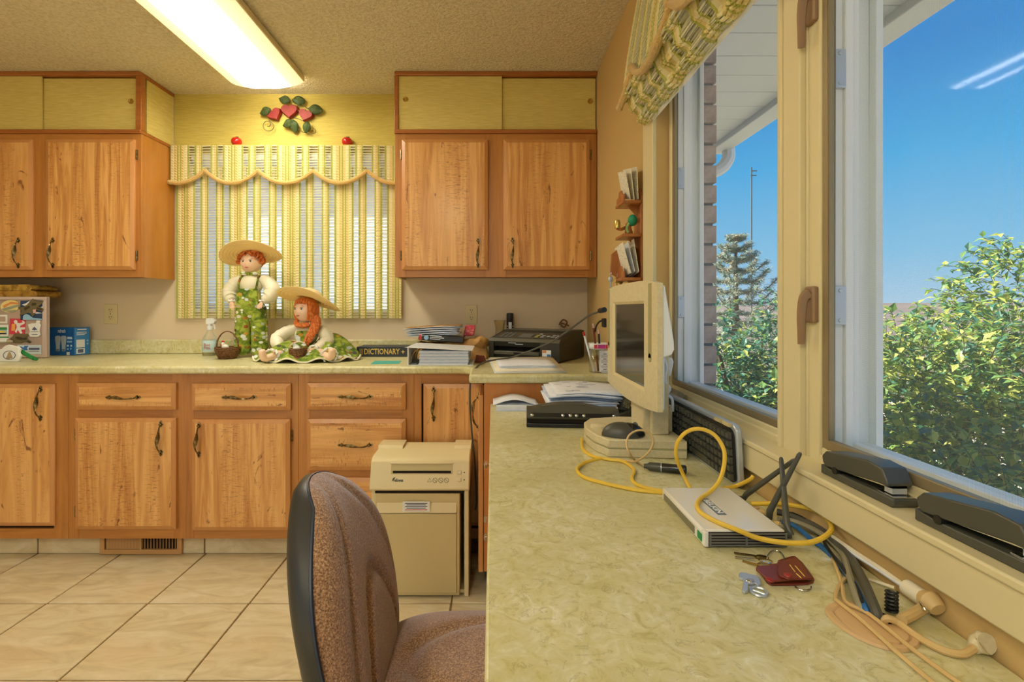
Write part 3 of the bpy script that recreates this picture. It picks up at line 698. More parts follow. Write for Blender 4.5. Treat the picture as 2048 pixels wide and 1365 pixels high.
def woven(fn, s0, s1, c, P_, tfun, nrm, row=.0155, dense_lump=True):
    """woven cloth: s across, t down the cloth. fn(s,t,h)->point (h proud); c centre of a wide gap, P_ period; tfun(s)->(t0,t1)"""
    g = G()
    k = P_ / 105.5
    bands = [(-8, 8, 'gw'), (8, 11.5, 'g'), (11.5, 16, 'c'), (16, 20, 'y'), (20, 24, 'g'), (24, 33, 'gp'), (33, 37, 'g'), (37, 43, 'c'), (43, 49, 'y'), (49, 51.5, 'g'), (51.5, 54.5, 'y'), (54.5, 57, 'g'), (57, 62, 'y'), (62, 68.5, 'c'), (68.5, 72.5, 'g'),
             (72.5, 81.5, 'gp'), (81.5, 85.5, 'g'), (85.5, 90, 'c'), (90, 94, 'y'), (94, 97.5, 'g')]
    i0 = int((s0 - c) / P_) - 2
    for i in range(i0, int((s1 - c) / P_) + 2):
        for a, b, ty in bands:
            a_, b_ = c + i * P_ + a * k, c + i * P_ + b * k
            a_, b_ = max(a_, s0), min(b_, s1)
            if b_ - a_ < .0015: continue
            sm_ = (a_ + b_) / 2; t0, t1 = tfun(sm_)
            nrow = int((t1 - t0) / row)
            if ty in ('gw', 'gp'):
                for r_ in range(nrow + 1):
                    t = t0 + r_ * row
                    for off, th in ((0, .0038), (.0062, .0012)):
                        pts = []
                        for (s_, tt, hh) in ((a_ - .002, t + off, 0), (b_ + .002, t + off, 0), (b_ + .002, t + off + th, 0), (a_ - .002, t + off + th, 0)):
                            pts.append(fn(s_, tt, hh))
                        q = [fn(s_, tt, .0022) for (s_, tt) in ((a_ - .002, t + off), (b_ + .002, t + off), (b_ + .002, t + off + th), (a_ - .002, t + off + th))]
                        g.add(pts + q, [(0, 1, 2, 3), (7, 6, 5, 4), (0, 4, 5, 1), (1, 5, 6, 2), (2, 6, 7, 3), (3, 7, 4, 0)], 3)
            else:
                mi = {'g': 2, 'c': 0, 'y': 1}[ty]
                # backing
                nb = max(2, int((t1 - t0) / .05)); vs = []
                for r_ in range(nb + 1):
                    t = t0 + (t1 - t0) * r_ / nb; vs += [fn(a_, t, .0), fn(b_, t, .0)]
                g.add(vs, [(2 * r_, 2 * r_ + 1, 2 * r_ + 3, 2 * r_ + 2) for r_ in range(nb)], mi)
                sub = 2 if ty == 'g' else 1
                rw = row / sub
                for r_ in range(int((t1 - t0) / rw)):
                    t = t0 + r_ * rw; j = random.uniform(.0018, .0035) * (1 if ty != 'g' else .8)
                    lo, hi = t + rw * .08, t + rw * .86; sk = rw * (.22 if ty != 'g' else .1) * (1 if (int(a * 7) % 2) else -1)
                    q = [fn(a_, lo, 0), fn(b_, lo + sk, 0), fn(b_, hi + sk, 0), fn(a_, hi, 0), fn(a_ * .75 + b_ * .25, (lo * .7 + hi * .3), j), fn(a_ * .25 + b_ * .75, (lo * .7 + hi * .3) + sk, j), fn(a_ * .25 + b_ * .75, (lo * .3 + hi * .7) + sk, j), fn(a_ * .75 + b_ * .25, (lo * .3 + hi * .7), j)]
                    g.add(q, [(4, 5, 6, 7), (0, 1, 5, 4), (1, 2, 6, 5), (2, 3, 7, 6), (3, 0, 4, 7)], mi)
    return g
YARN = [M['yarn'], M['yarny'], M['yarng'], M['thread']]
cz = thing('window_curtain', 'yellow and green woven curtain panel hanging behind the two dolls', 'curtain', (-1.2, 2.885, 1.14))
P1 = 105.5 * 2.885 / F
cg = woven(lambda s, t, h: Vector((s, 2.884 - h + .004 * math.sin(s * 40), 2.02 - t)), W(352, 2.885), W(803, 2.885), W(530, 2.885), P1, lambda s: (0, 2.02 - Z(637, 2.885)), None)
setp(obj('woven_panel', cg, YARN, cz, smooth=25), kind='stuff')
vl = thing('window_valance', 'scalloped woven valance with gold chenille edging above the dolls', 'valance', (-1.2, 2.86, 1.92))
YV = 2.862
cus = [W(p, YV) for p in (303, 411.8, 518, 627.8, 735, 842)]
def scz(x):
    for a, b in zip(cus[:-1], cus[1:]):
        if a <= x <= b:
            u = (x - a) / (b - a) * 2 - 1; return Z(342, YV) - (1 - u * u) * (Z(342, YV) - Z(367, YV))
    return Z(367, YV)
ztop = Z(291, YV)
vg = woven(lambda s, t, h: Vector((s, YV - h - .004 * math.sin(s * 23), ztop - t)), XA + .006, XB - .004, W(520, YV), 107.5 * YV / F, lambda s: (0, ztop - scz(s)), None)
setp(obj('woven_panel', vg, YARN, vl, smooth=25), kind='stuff')
obj('top_board', G().box(XA + .006, YV + .004, ztop - .004, XB - .004, D - .004, ztop + .006), M['paper'], vl)
for a, b in zip(cus[:-1], cus[1:]):
    a_, b_ = max(a, XA + .002), min(b, XB - .004)
    if b_ - a_ < .03: continue
    pts = []
    for i in range(15):
        x = a_ + (b_ - a_) * i / 14; pts.append((x, YV - .012, scz(x) - .002))
    rr = [.011 + .0025 * random.random() for _ in pts]
    obj('chenille_edging', G().tube(pts, rr, 8), M['fringe'], vl)

# ---- roman shade at the right window
rs = thing('roman_shade', 'gathered woven roman shade with scalloped valance at the top of the right window', 'shade', (.5, .9, 1.84))
prof = [(.552, 2.44), (.520, 2.30), (.495, 2.16), (.476, 2.04), (.462, 1.90)]
def profpt(pr, t):
    for (a, b) in zip(pr[:-1], pr[1:]):
        l = math.hypot(b[0] - a[0], b[1] - a[1])
        if t <= l or b is pr[-1]:
            u = t / l; return (a[0] + (b[0] - a[0]) * u, a[1] + (b[1] - a[1]) * u, (b[1] - a[1]) / l, -(b[0] - a[0]) / l)
        t -= l
plen = sum(math.hypot(b[0] - a[0], b[1] - a[1]) for a, b in zip(prof[:-1], prof[1:]))
def vf(s, t, h):
    x, z_, nx, nz = profpt(prof, t); return Vector((x + nx * h, s, z_ + nz * h))
PS = .345; c0 = 1.612
def vlen(s):
    u = ((s - c0) / PS) % 1.0; u = u * 2 - 1
    return (0, plen - .075 * (1 - (1 - u * u)) )
vg = woven(vf, .12, 1.755, c0, PS * .95, vlen, None, row=.0135)
setp(obj('woven_valance', vg, YARN, rs, smooth=25), kind='stuff')
k = -5
while k < 2:
    a, b = c0 + k * PS, c0 + (k + 1) * PS
    a_, b_ = max(a, .12), min(b, 1.757); k += 1
    if b_ - a_ < .03: continue
    pts = []
    for i in range(13):
        s = a_ + (b_ - a_) * i / 12; p = vf(s, vlen(s)[1] - .0, .008); pts.append(p)
    obj('chenille_edging', G().tube(pts, [.011 + .004 * random.random() for _ in pts], 8), M['fringe'], rs)
for q in (c0, c0 - PS, c0 - 2 * PS): obj('tassel_knot', G().ball(vf(q, vlen(q)[1], .012), (.016, .018, .014), 8, 6), M['fringe'], rs)
A_, B_ = (.468, 1.955), (.548, 1.836)
fold = []
for i in range(46):
    u = i / 45; bx = A_[0] + (B_[0] - A_[0]) * u; bz = A_[1] + (B_[1] - A_[1]) * u
    am = .026 * abs(math.sin(u * math.pi * 3)) ** .8; fold.append((bx - .83 * am, bz - .56 * am))
flen = sum(math.hypot(b[0] - a[0], b[1] - a[1]) for a, b in zip(fold[:-1], fold[1:]))
def ff(s, t, h):
    x, z_, nx, nz = profpt(fold, t); wob = .004 * math.sin(s * 31) + .003 * math.sin(s * 57 + t * 40); return Vector((x + nx * h * 1.6 - wob * .6, s, z_ + nz * h * 1.6 - wob))
fg = woven(ff, .12, 1.735, 1.55, PS * .95, lambda s: (0, flen - .001), None, row=.0135)
setp(obj('gathered_folds', fg, YARN, rs, smooth=25), kind='stuff')
obj('lining', G().prism([(.545, .12, 1.838), (.553, .12, 1.829), (.553, .12, 2.40), (.548, .12, 2.40)], (0, 1.62, 0)), M['lining'], rs)

# ---- decorations on the valance wall
hd = thing('wall_hanging', 'metal wall hanging of three red hearts with green leaves and curled vines', 'wall decoration', (-1.19, D, 2.3))
YH = 2.885
def Hp(cx, cy, y=YH): return P(330 + cx * .2441, 180 + cy * .2441, y)       # from the 2048-px close-up of that wall
def heart(cx, cy, wdt, rot):
    c = Hp(cx, cy); n = 28; s = wdt / 34 * .2441 * YH / F; g = G(); rim = []; mid = []
    for i in range(n):
        a = 2 * math.pi * i / n
        x = 16 * math.sin(a) ** 3; y = 13.5 * math.cos(a) - 3.6 * math.cos(2 * a) - 1.6 * math.cos(3 * a) - .6 * math.cos(4 * a)
        x *= 1.02; y = y * .98 + 2
        ca, sa = math.cos(rot), math.sin(rot); X_, Z_ = x * ca - y * sa, x * sa + y * ca
        rim.append(c + Vector((X_ * s, .012, Z_ * s))); mid.append(c + Vector((X_ * s * .86, -.010, Z_ * s * .86)))
    g.add(rim + mid, [(i, (i + 1) % n, n + (i + 1) % n, n + i) for i in range(n)] + [tuple(range(n, 2 * n)), tuple(range(n))[::-1]])
    obj('heart', g, M['heart'], hd, bevel=.003)
heart(1020, 178, 158, 0); heart(900, 205, 136, R(28)); heart(1150, 210, 136, R(-18))
def metal_leaf(cx, cy, L_, ang, wd=.36, y=YH):
    c = Hp(cx, cy, y); l = L_ * .2441 * y / F; g = G(); d_ = Vector((math.cos(ang), 0, math.sin(ang))); n_ = Vector((-math.sin(ang), 0, math.cos(ang)))
    def fn(u, v):
        q = math.sin(math.pi * min(u * .96 + .02, 1)) ** .75; b = v * 2 - 1
        return c + d_ * (u - .5) * l + n_ * b * q * l * wd + Vector((0, -.006 - .010 * (1 - abs(b)) - .006 * math.sin(u * 5), 0))
    g.grid(fn, 10, 4); o_ = obj('leaf', g, M['leafm'], hd)
    sd = o_.modifiers.new('solid', 'SOLIDIFY'); sd.thickness = .0015
for a in ((985, 85, 100, R(165)), (1100, 92, 105, R(-5)), (828, 180, 95, R(200)), (1238, 165, 115, R(-8)), (1015, 280, 95, R(200)), (1062, 300, 105, R(-80)), (1165, 310, 95, R(-110))): metal_leaf(*a)
def vine(pts, r=.0022): obj('vine', G().tube(spline([Hp(x, y, YH - .002) for x, y in pts], 6), r, 6), M['wire'], hd)
vine([(850, 250), (870, 265), (892, 292), (880, 325), (845, 337), (812, 318), (805, 285), (825, 258), (855, 262), (866, 282), (852, 300), (838, 296)])
vine([(1080, 150), (1090, 125), (1130, 120), (1160, 148), (1190, 165)]); vine([(1075, 310), (1110, 335), (1140, 350), (1170, 345), (1200, 360), (1232, 350), (1230, 325), (1205, 320), (1190, 335)])
vine([(1060, 230), (1100, 240), (1150, 265), (1180, 300)]); vine([(1085, 160), (1110, 190), (1120, 215)])
def apple(px, py, lab):
    c = P(px, py, 2.885); t_ = thing('apple_ornament', lab, 'ornament', (c.x, c.y, ztop + .006), group='red apple ornaments on the valance board')
    r_ = .030; cz_ = ztop + .006 + r_ * .80
    obj('apple_body', G().ball((c.x, c.y, cz_), (r_, r_, r_ * .92), 18, 12, fn=lambda p: p * (1 - .22 * max(0, p.z) ** 6)), M['red'], t_)
    obj('stem', G().tube([(c.x, c.y, cz_ + .018), (c.x - .004, c.y, cz_ + .030)], .002, 6), M['bark'], t_)
    obj('leaf', G().ball((c.x + .010, c.y - .012, cz_ + .022), (.010, .004, .004), 8, 5), M['leafm'], t_)
apple(473, 284, 'glossy red apple ornament on the valance board, left of the hearts')
apple(694, 283, 'glossy red apple ornament on the valance board, right of the hearts')

# ---- outlets
def outlet(px0, px1, py0, py1, lab):
    x0, x1, z0, z1 = W(px0, D), W(px1, D), Z(py1, D), Z(py0, D); cx, cz_ = (x0 + x1) / 2, (z0 + z1) / 2
    t_ = thing('wall_outlet', lab, 'outlet', (cx, D, cz_))
    obj('cover_plate', G().box(x0, D - .006, z0, x1, D - .0005, z1), M['beige'], t_, bevel=.003)
    for s in (-1, 1):
        r_ = obj('receptacle', G().lathe([(.0165, 0), (.0165, .0022), (0, .0024)], (cx, D - .006, cz_ + s * .0215), 20, M=Matrix.Rotation(R(90), 4, 'X')), M['beige'], t_)
        for dx in (-.0062, .0062): obj('slot', G().cbox((cx + dx, D - .0084, cz_ + s * .0215 + .004), (.0024, .001, .0085)), M['dark'], r_)
        obj('slot', G().cbox((cx, D - .0084, cz_ + s * .0215 - .008), (.0045, .001, .0045)), M['dark'], r_)
    obj('screw', G().lathe([(.0028, 0), (.0028, .001), (0, .0015)], (cx, D - .006, cz_), 10, M=Matrix.Rotation(R(90), 4, 'X')), M['gold'], t_)
outlet(209, 236, 608.5, 648, 'ivory wall outlet beneath the left wall cabinet')
outlet(931.5, 954.5, 610.5, 648, 'ivory wall outlet behind the pile of papers, right of the curtain')

# ---- floor vent in the toe-kick
vt = thing('floor_vent', 'tan slotted vent register in the tiled toe-kick', 'vent', (W(283, 2.36), 2.36, 0))
vx0, vx1, vz0, vz1 = W(202, 2.36), W(365, 2.36), .004, .098
obj('frame', G().box(vx0, 2.352, vz0, vx1, 2.3655, vz0 + .022).box(vx0, 2.352, vz1 - .014, vx1, 2.3655, vz1).box(vx0, 2.352, vz0 + .022, vx0 + .022, 2.3655, vz1 - .014).box(vx1 - .022, 2.352, vz0 + .022, vx1, 2.3655, vz1 - .014)
    .box((vx0 + vx1) / 2 - .004, 2.352, vz0 + .022, (vx0 + vx1) / 2 + .004, 2.3655, vz1 - .014), M['vent'], vt, bevel=.001)
obj('backing', G().box(vx0 + .02, 2.3645, vz0 + .02, vx1 - .02, 2.3655, vz1 - .012), M['dark'], vt)
for h in (0, 1):
    a = vx0 + .026 if h == 0 else (vx0 + vx1) / 2 + .008; b = (vx0 + vx1) / 2 - .008 if h == 0 else vx1 - .026
    for i in range(11):
        x = a + (b - a) * (i + .5) / 11
        obj('slat', G().cbox((x, 2.359, (vz0 + vz1) / 2 + .004), (.0115 if h == 0 else .004, .0012, vz1 - vz0 - .037), M=Matrix.Rotation(R(25 if h == 0 else 60), 4, 'Z')), M['vent'], vt)
# ------------------------------------------------------------------ left end of the worktop
ZW = .9165
bx = thing('bread_box', 'mauve metal box front crowded with magnets at the left end of the worktop', 'box', (-2.6, 2.7, ZW))
M['mauve'] = mat('mauve_enamel', C(184, 164, 152), .5); M['mauvet'] = mat('pale_mauve_trim', C(206, 188, 180), .45)
BY = 2.64; bxr = W(92.5, BY); bz1 = Z(594, BY)
obj('body', G().box(-2.98, BY + .022, ZW, -2.615, 2.86, bz1 - .004), M['mauve'], bx, bevel=.004)
obj('front_panel', G().box(-2.98, BY + .006, ZW + .003, bxr, BY + .022, bz1), M['mauve'], bx, bevel=.002)
obj('front_trim', G().box(-2.98, BY - .002, bz1 - .016, bxr, BY + .006, bz1).box(bxr - .020, BY - .002, ZW + .003, bxr, BY + .006, bz1 - .016).box(-2.98, BY - .002, ZW + .003, bxr - .020, BY + .006, ZW + .019), M['mauvet'], bx, bevel=.002)
def ragg(name, px1, py0, py1, lab, col, yy):
    z0, z1 = Z(py1, yy), Z(py0, yy); x1 = W(px1, yy); g = G(); n = 14
    prof_ = [(-2.97, z0), (x1 - .02, z0), (x1 - .004, z0 + (z1 - z0) * .18), (x1, (z0 + z1) / 2), (x1 - .006, z1 - (z1 - z0) * .15), (x1 - .03, z1), (-2.97, z1 - .006)]
    vs = []; K = 9
    for k_ in range(K):
        y_ = yy - .02 + .15 * k_ / (K - 1)
        for i, (x, z_) in enumerate(prof_): vs.append((x + (random.uniform(-.006, .006) if i in (1, 2, 3, 4, 5) else 0), y_, z_ + (random.uniform(-.0025, .0025) if z_ > z0 + .001 else 0)))
    m_ = len(prof_); fs = [(k_ * m_ + i, k_ * m_ + (i + 1) % m_, (k_ + 1) * m_ + (i + 1) % m_, (k_ + 1) * m_ + i) for k_ in range(K - 1) for i in range(m_)]
    fs += [tuple(range(m_))[::-1], tuple(range((K - 1) * m_, K * m_))]
    g.add(vs, fs); single(name, g, col, lab, 'cloth', 'folded gold cloths on the box', smooth=60)
M['gcloth'] = mat('gold_quilted_cloth', C(196, 150, 62), .9, var=(30, C(146, 104, 34), .45, .65), bmp=(60, .5, .006))
M['gcloth2'] = mat('yellow_gold_cloth', C(206, 168, 76), .9, var=(30, C(150, 118, 44), .45, .65), bmp=(60, .5, .006))
ragg('folded_cloth', 81, 582, 594.6, 'lower folded gold cloth resting on the magnet-covered box', M['gcloth'], 2.70)
ragg('folded_cloth', 73, 570, 581.6, 'upper folded yellow-gold cloth lying on the other cloth', M['gcloth2'], 2.70)
MY = BY + .0055
def mg(name, poly, mats, lab, depth=.004, rnd=0, y=MY, m=0):
    pts = [P(x, yy_, y) for x, yy_ in poly]
    g = G().prism(pts, (0, -depth, 0)); return g
def magnet(lab, poly, m_, extra=(), depth=.004, y=MY, name='fridge_magnet'):
    c = P(sum(p[0] for p in poly) / len(poly), sum(p[1] for p in poly) / len(poly), y)
    t_ = thing(name, lab, 'magnet', c, group='magnets on the mauve box')
    obj('plate', mg('', poly, None, '', depth, y=y), m_, t_, bevel=.0006)
    for i, (nm, pl, mm) in enumerate(extra):
        obj(nm, mg('', pl, None, '', .0015, y=y - depth - .0002 * (i % 3)), mm, t_)
    return t_
def rect(a, b, c, d): return [(a, d), (b, d), (b, c), (a, c)]
def ell(cx, cy, rx, ry, n=18, rot=0):
    o = []
    for i in range(n):
        a = 2 * math.pi * i / n; x, y = rx * math.cos(a), ry * math.sin(a)
        o.append((cx + x * math.cos(rot) - y * math.sin(rot), cy + x * math.sin(rot) + y * math.cos(rot)))
    return o
def flat(n, r, g_, b): return mat(n, C(r, g_, b), .6)
K1 = dict(cream=flat('magnet_cream', 236, 220, 150), orange=flat('magnet_orange', 226, 150, 90), greyg=flat('magnet_grey_green', 150, 160, 142), navy=flat('magnet_navy', 36, 66, 112), sky=flat('magnet_sky', 150, 196, 232),
          white=flat('magnet_white', 236, 238, 236), camo=flat('magnet_olive_brown', 108, 98, 70), camod=flat('magnet_dark_brown', 64, 56, 38), pink=flat('magnet_red_pink', 214, 62, 84), orange2=flat('magnet_letter_orange', 240, 170, 90),
          green=flat('magnet_green', 44, 140, 76), yel=flat('magnet_yellow', 232, 214, 90), blue=flat('magnet_blue', 60, 120, 196), slate=flat('magnet_slate', 90, 100, 140), paleblue=flat('magnet_pale_blue', 212, 230, 244), purple=flat('magnet_purple', 90, 70, 150), rose=flat('magnet_rose', 214, 170, 168))
magnet('oval magnet with banded sunset landscape near the box top', ell(21, 613, 19, 12.5, rot=-.12), K1['cream'],
       [('sunset_band', [(6, 612), (22, 604), (38, 606), (38, 609), (20, 609), (8, 616)], K1['orange']), ('hill_band', [(4, 618), (18, 614), (38, 609), (39, 613), (20, 619), (8, 622)], K1['greyg']), ('water_band', [(10, 622), (30, 620), (33, 622), (22, 625)], K1['greyg'])])
magnet('navy picture magnet with pale blue snow in the upper right corner of the box front', rect(42, 90.5, 602, 640.5), K1['navy'],
       [('snow', [(46, 640), (47, 632), (52, 628), (58, 630), (66, 636), (84, 638), (84, 640)], K1['sky']), ('cloud', [(44, 610), (52, 607), (60, 602), (60, 610), (50, 612)], K1['white']), ('cloud', [(74, 616), (88, 613), (89, 616), (78, 618)], K1['white']), ('ice', [(56, 626), (72, 624), (86, 627), (70, 628)], K1['white'])])
camo1 = [(37, 614), (46, 615), (55, 610), (60, 604), (66, 598), (73, 602), (82, 603), (88, 602), (84, 609), (78, 613), (88, 618), (87, 624), (79, 621), (72, 620), (70, 630), (66, 634), (62, 626), (55, 627), (47, 630), (40, 631), (45, 622), (38, 618)]
magnet('olive brown flying bird shaped magnet overlapping the navy picture', camo1, K1['camo'],
       [('feather_mark', [(48, 616), (58, 612), (60, 615), (50, 621)], K1['camod']), ('feather_mark', [(64, 606), (72, 606), (72, 611), (64, 612)], K1['camod']), ('feather_mark', [(74, 615), (84, 618), (82, 621), (74, 618)], K1['camod']), ('beak_mark', [(66, 620), (72, 619), (72, 626), (67, 627)], K1['rose'])], .004, MY - .006)
magnet('small white picture frame magnet at the left edge', rect(-12, 15.5, 630, 647), K1['white'], [('opening', rect(-8, 11, 633.5, 643.5), M['mauve'])])
magnet('white card magnet with green and yellow scene at the left edge', rect(-12, 17.5, 650, 679.5), K1['white'],
       [('scene', rect(-9, 14, 655, 669), K1['sky']), ('green_band', rect(-9, 14, 655, 660), K1['green']), ('flowers', rect(-6, 12, 662, 666), K1['yel']), ('purple_band', rect(-9, 13, 666.5, 669), K1['purple']), ('green_stripe', rect(-12, 17, 673.5, 676), K1['green'])])
magnet('red card magnet with a white figure in mid-leap', [(19.5, 669), (50, 670), (51.5, 638.5), (21, 637.5)], K1['pink'],
       [('figure', [(28, 643), (31, 640), (35, 642), (35, 646), (40, 647), (46, 645), (44, 641), (50, 644), (49, 648), (41, 652), (40, 655), (50, 655), (50, 659), (42, 660), (45, 667), (41, 668), (36, 660), (33, 666), (30, 664), (34, 655), (33, 649), (29, 647)], K1['white']),
        ('lettering_bar', [(23, 662), (30, 662), (31, 648), (24, 648)], K1['orange2'])])
magnet('white mortar-and-pestle shaped magnet', [(57, 649), (65, 647), (73, 647), (74, 641), (81, 641), (80, 648), (83, 650), (81, 657), (80, 664), (82, 670), (78, 674), (62, 674), (58, 670), (61, 663), (59, 656)], K1['white'],
       [('emblem', [(64, 661), (66, 657), (69, 654), (72, 657), (75, 661), (72, 660), (69, 661.5), (66, 660)], K1['slate']), ('print_line', rect(62, 77, 663.5, 664.3), K1['slate']), ('print_line', rect(64, 75, 669, 670), K1['slate'])])
turt = [(21, 678), (27, 673), (30, 668), (38, 667), (48, 669), (58, 668), (60, 671), (55, 674), (57, 679), (64, 684), (61, 687), (55, 685), (50, 684), (44, 687), (36, 687), (29, 686), (28, 681), (22, 681)]
magnet('olive brown crouching animal magnet near the bottom of the box', turt, K1['camo'], [('shell_mark', ell(39, 677, 8, 3, 10, .2), K1['camod']), ('shell_mark', ell(50, 678, 4, 2, 8), K1['camod']), ('leg_mark', ell(58, 684, 4, 1.2, 8, .6), K1['camod'])], .006)
cd_ = magnet('pale business card magnet with blue logo at the box bottom', rect(36, 84, 690.5, 709), K1['paleblue'], [('logo', [(41, 700), (41, 693), (47, 696), (50, 692), (57, 692), (54, 697), (56, 701), (49, 701), (45, 698)], K1['blue'])])
obj('print_word', mg('', [(58, 700), (79, 700), (79, 696), (58, 696)], None, '', .0012, y=MY - .0042), K1['slate'], cd_)
obj('print_line', mg('', rect(58, 78, 702.5, 703.5), None, '', .0012, y=MY - .0042), K1['slate'], cd_)
pn = thing('magnet_pen', 'white pen with silver tip clipped at the left side of the box', 'pen', P(5, 683, MY - .012))
obj('barrel', G().tube([P(-14, 682.5, MY - .012), P(16, 682.5, MY - .012)], .0085, 10), M['white'], pn); obj('tip', G().tube([P(16, 682.5, MY - .012), P(21, 682.5, MY - .012), P(27, 683, MY - .012)], [.0095, .0105, .004], 10), M['chrome'], pn)
# white shield-shaped keepsake with green handle, standing in front of the box
sy = 2.455
kp = thing('keepsake_plaque', 'white shield-shaped plaque with round emblem leaning before the box', 'plaque', P(18, 725, sy))
sh = [(-12, 724), (-14, 700), (2, 699), (8, 693), (16, 690), (24, 692), (34, 694), (39, 698), (37, 706), (40, 713), (38, 718), (36, 724), (30, 726), (20, 724), (8, 726)]
obj('shield', G().prism([P(x, min(y, 724.2), sy) for x, y in sh], (0, .014, 0)), K1['white'], kp, bevel=.003)
rg = G()
rp = [P(*p, sy - .001) for p in ell(18.5, 711, 12, 8.5, 24)]; rg.tube(rp, .0014, 6, closed=True)
obj('emblem_ring', rg, K1['slate'], kp)
obj('emblem', G().prism([P(x, y, sy - .0005) for x, y in [(12, 717), (15, 712), (17, 706), (20, 704), (22, 709), (25, 716), (18, 719)]], (0, -.0015, 0)), flat('emblem_tan', 170, 150, 120), kp)
hl = [P(30, 698, 2.50), P(41, 702, 2.49), P(52, 709, 2.48), P(63, 715, 2.47), P(69, 718, 2.465)]
single('marker_pen', G().tube(spline(hl, 4), [.010] * 17, 10).tube([hl[-1], P(73.5, 719.5, 2.462)], .0075, 10), flat('green_marker', 34, 132, 66), 'green felt marker slanting down to the worktop right of the plaque', 'marker')
# ---- blue light-bulb carton
bq = Vector((-2.382, 2.79, ZW + .0005)); ang = math.atan2(.088, .023)
ud = Vector((.253, .967, 0)); fd = Vector((-1, .03, 0)).normalized()
lb = thing('light_bulb_box', 'blue light bulb carton standing behind the magnet-covered box', 'carton', bq)
hB = .158
obj('carton', G().prism([bq, bq + ud * .088, bq + ud * .088 + fd * .185, bq + fd * .185], (0, 0, hB)), [M['boxblue']], lb, bevel=.0012)
nf = Vector((fd.y, -fd.x, 0)); nf = nf if nf.y < 0 else -nf; ns = Vector((.967, -.253, 0))
def onf(a, z_, d_=.0006): return bq + fd * a + Vector((0, 0, z_)) + nf * d_
def ons(a, z_, d_=.0006): return bq + ud * a + Vector((0, 0, z_)) + ns * d_
obj('side_label', G().prism([ons(.004, .002, .0004), ons(.085, .002, .0004), ons(.085, .155, .0004), ons(.004, .155, .0004)], ns * .0003), M['boxblue2'], lb)
text('lettering', 'refresh', .030, K1['white'], lb, frame(onf(.070, .138), -fd, (0, 0, 1)), width=.044, bold=.0004)
obj('print_block', G().prism([onf(.008, .092), onf(.038, .092), onf(.036, .106), onf(.010, .106)], nf * .0003), K1['paleblue'], lb)
for a in (.058, .092):
    pr = [(.0, .022), (.009, .024), (.0105, .034), (.011, .052), (.0160, .092), (.0165, .104), (.012, .110), (0, .112)]
    poly = [onf(a + r_, z_) for r_, z_ in pr] + [onf(a - r_, z_) for r_, z_ in pr[::-1][1:-1]]
    obj('bulb_picture', G().prism(poly, nf * .0003), flat('bulb_grey_white', 190, 204, 214), lb)
    obj('bulb_cap_picture', G().prism([onf(a - .007, .022, .001), onf(a + .007, .022, .001), onf(a + .009, .036, .001), onf(a - .009, .036, .001)], nf * .0003), flat('bulb_cap_grey', 120, 136, 150), lb)
for (a, z_, wd, ht, mm) in ((.024, .078, .030, .010, K1['sky']), (.014, .055, .010, .010, K1['paleblue']), (.034, .055, .012, .010, K1['paleblue']), (.016, .038, .008, .010, K1['sky']), (.034, .036, .010, .008, K1['sky']), (.032, .010, .018, .018, K1['white'])):
    obj('print_block', G().prism([onf(a - wd / 2, z_ - ht / 2), onf(a + wd / 2, z_ - ht / 2), onf(a + wd / 2, z_ + ht / 2), onf(a - wd / 2, z_ + ht / 2)], nf * .0003), mm, lb)
for (a, z_, wd, ht, mm) in ((.044, .146, .05, .006, K1['white']), (.042, .130, .055, .003, K1['white']), (.042, .123, .055, .003, K1['white']), (.036, .116, .045, .003, K1['white']), (.036, .065, .046, .045, K1['white']), (.036, .022, .046, .030, K1['white']), (.036, .022, .030, .020, K1['slate']), (.074, .080, .010, .010, K1['sky']), (.074, .062, .010, .010, K1['sky'])):
    obj('print_block', G().prism([ons(a - wd / 2, z_ - ht / 2, .0008 if mm is not K1['slate'] else .0012), ons(a + wd / 2, z_ - ht / 2, .0008 if mm is not K1['slate'] else .0012), ons(a + wd / 2, z_ + ht / 2, .0008 if mm is not K1['slate'] else .0012), ons(a - wd / 2, z_ + ht / 2, .0008 if mm is not K1['slate'] else .0012)], ns * .0003), mm, lb)
# ---- spray bottle
sb = Vector((W(419.5, 2.79), 2.79, ZW)); st_ = thing('spray_bottle', 'clear spray bottle with white trigger beside the standing doll', 'bottle', sb)
obj('bottle', G().lathe([(.034, 0), (.037, .004), (.037, .085), (.034, .105), (.018, .130), (.014, .140), (.014, .150)], sb, 24), M['clear'], st_)
obj('liquid', G().lathe([(.033, .003), (.0355, .006), (.0355, .08), (0, .081)], sb, 24), clearmat('clear_liquid', (.97, .98, .97, 1), .01, .1, fk=.3), st_)
obj('label_wrap', G().lathe([(.0376, .022), (.0379, .0225), (.0379, .086), (.0376, .0865)], sb, 24), mat('pale_aqua_label', C(206, 232, 236), .6, var=(40, C(150, 204, 220), .5, .7)), st_)
for s_, zz in (('Best', .062), ('Press', .045)):
    text('lettering', s_, .024, M['red'], st_, frame(sb + Vector((.006, -.0386, zz)), (1, 0, 0), (0, 0, 1)), width=.032)
tg = G().lathe([(.016, .145), (.016, .162), (.011, .166), (.011, .180)], sb, 16)
tg.prism([sb + Vector((-.016, -.011, .178)), sb + Vector((.030, -.011, .182)), sb + Vector((.036, -.011, .198)), sb + Vector((.020, -.011, .212)), sb + Vector((-.012, -.011, .212)), sb + Vector((-.018, -.011, .200))], (0, .022, 0))
tg.prism([sb + Vector((.018, -.006, .184)), sb + Vector((.028, -.006, .184)), sb + Vector((.036, -.006, .150)), sb + Vector((.030, -.006, .148)), sb + Vector((.026, -.006, .168))], (0, .012, 0))
obj('trigger_head', tg, M['white'], st_, bevel=.002)
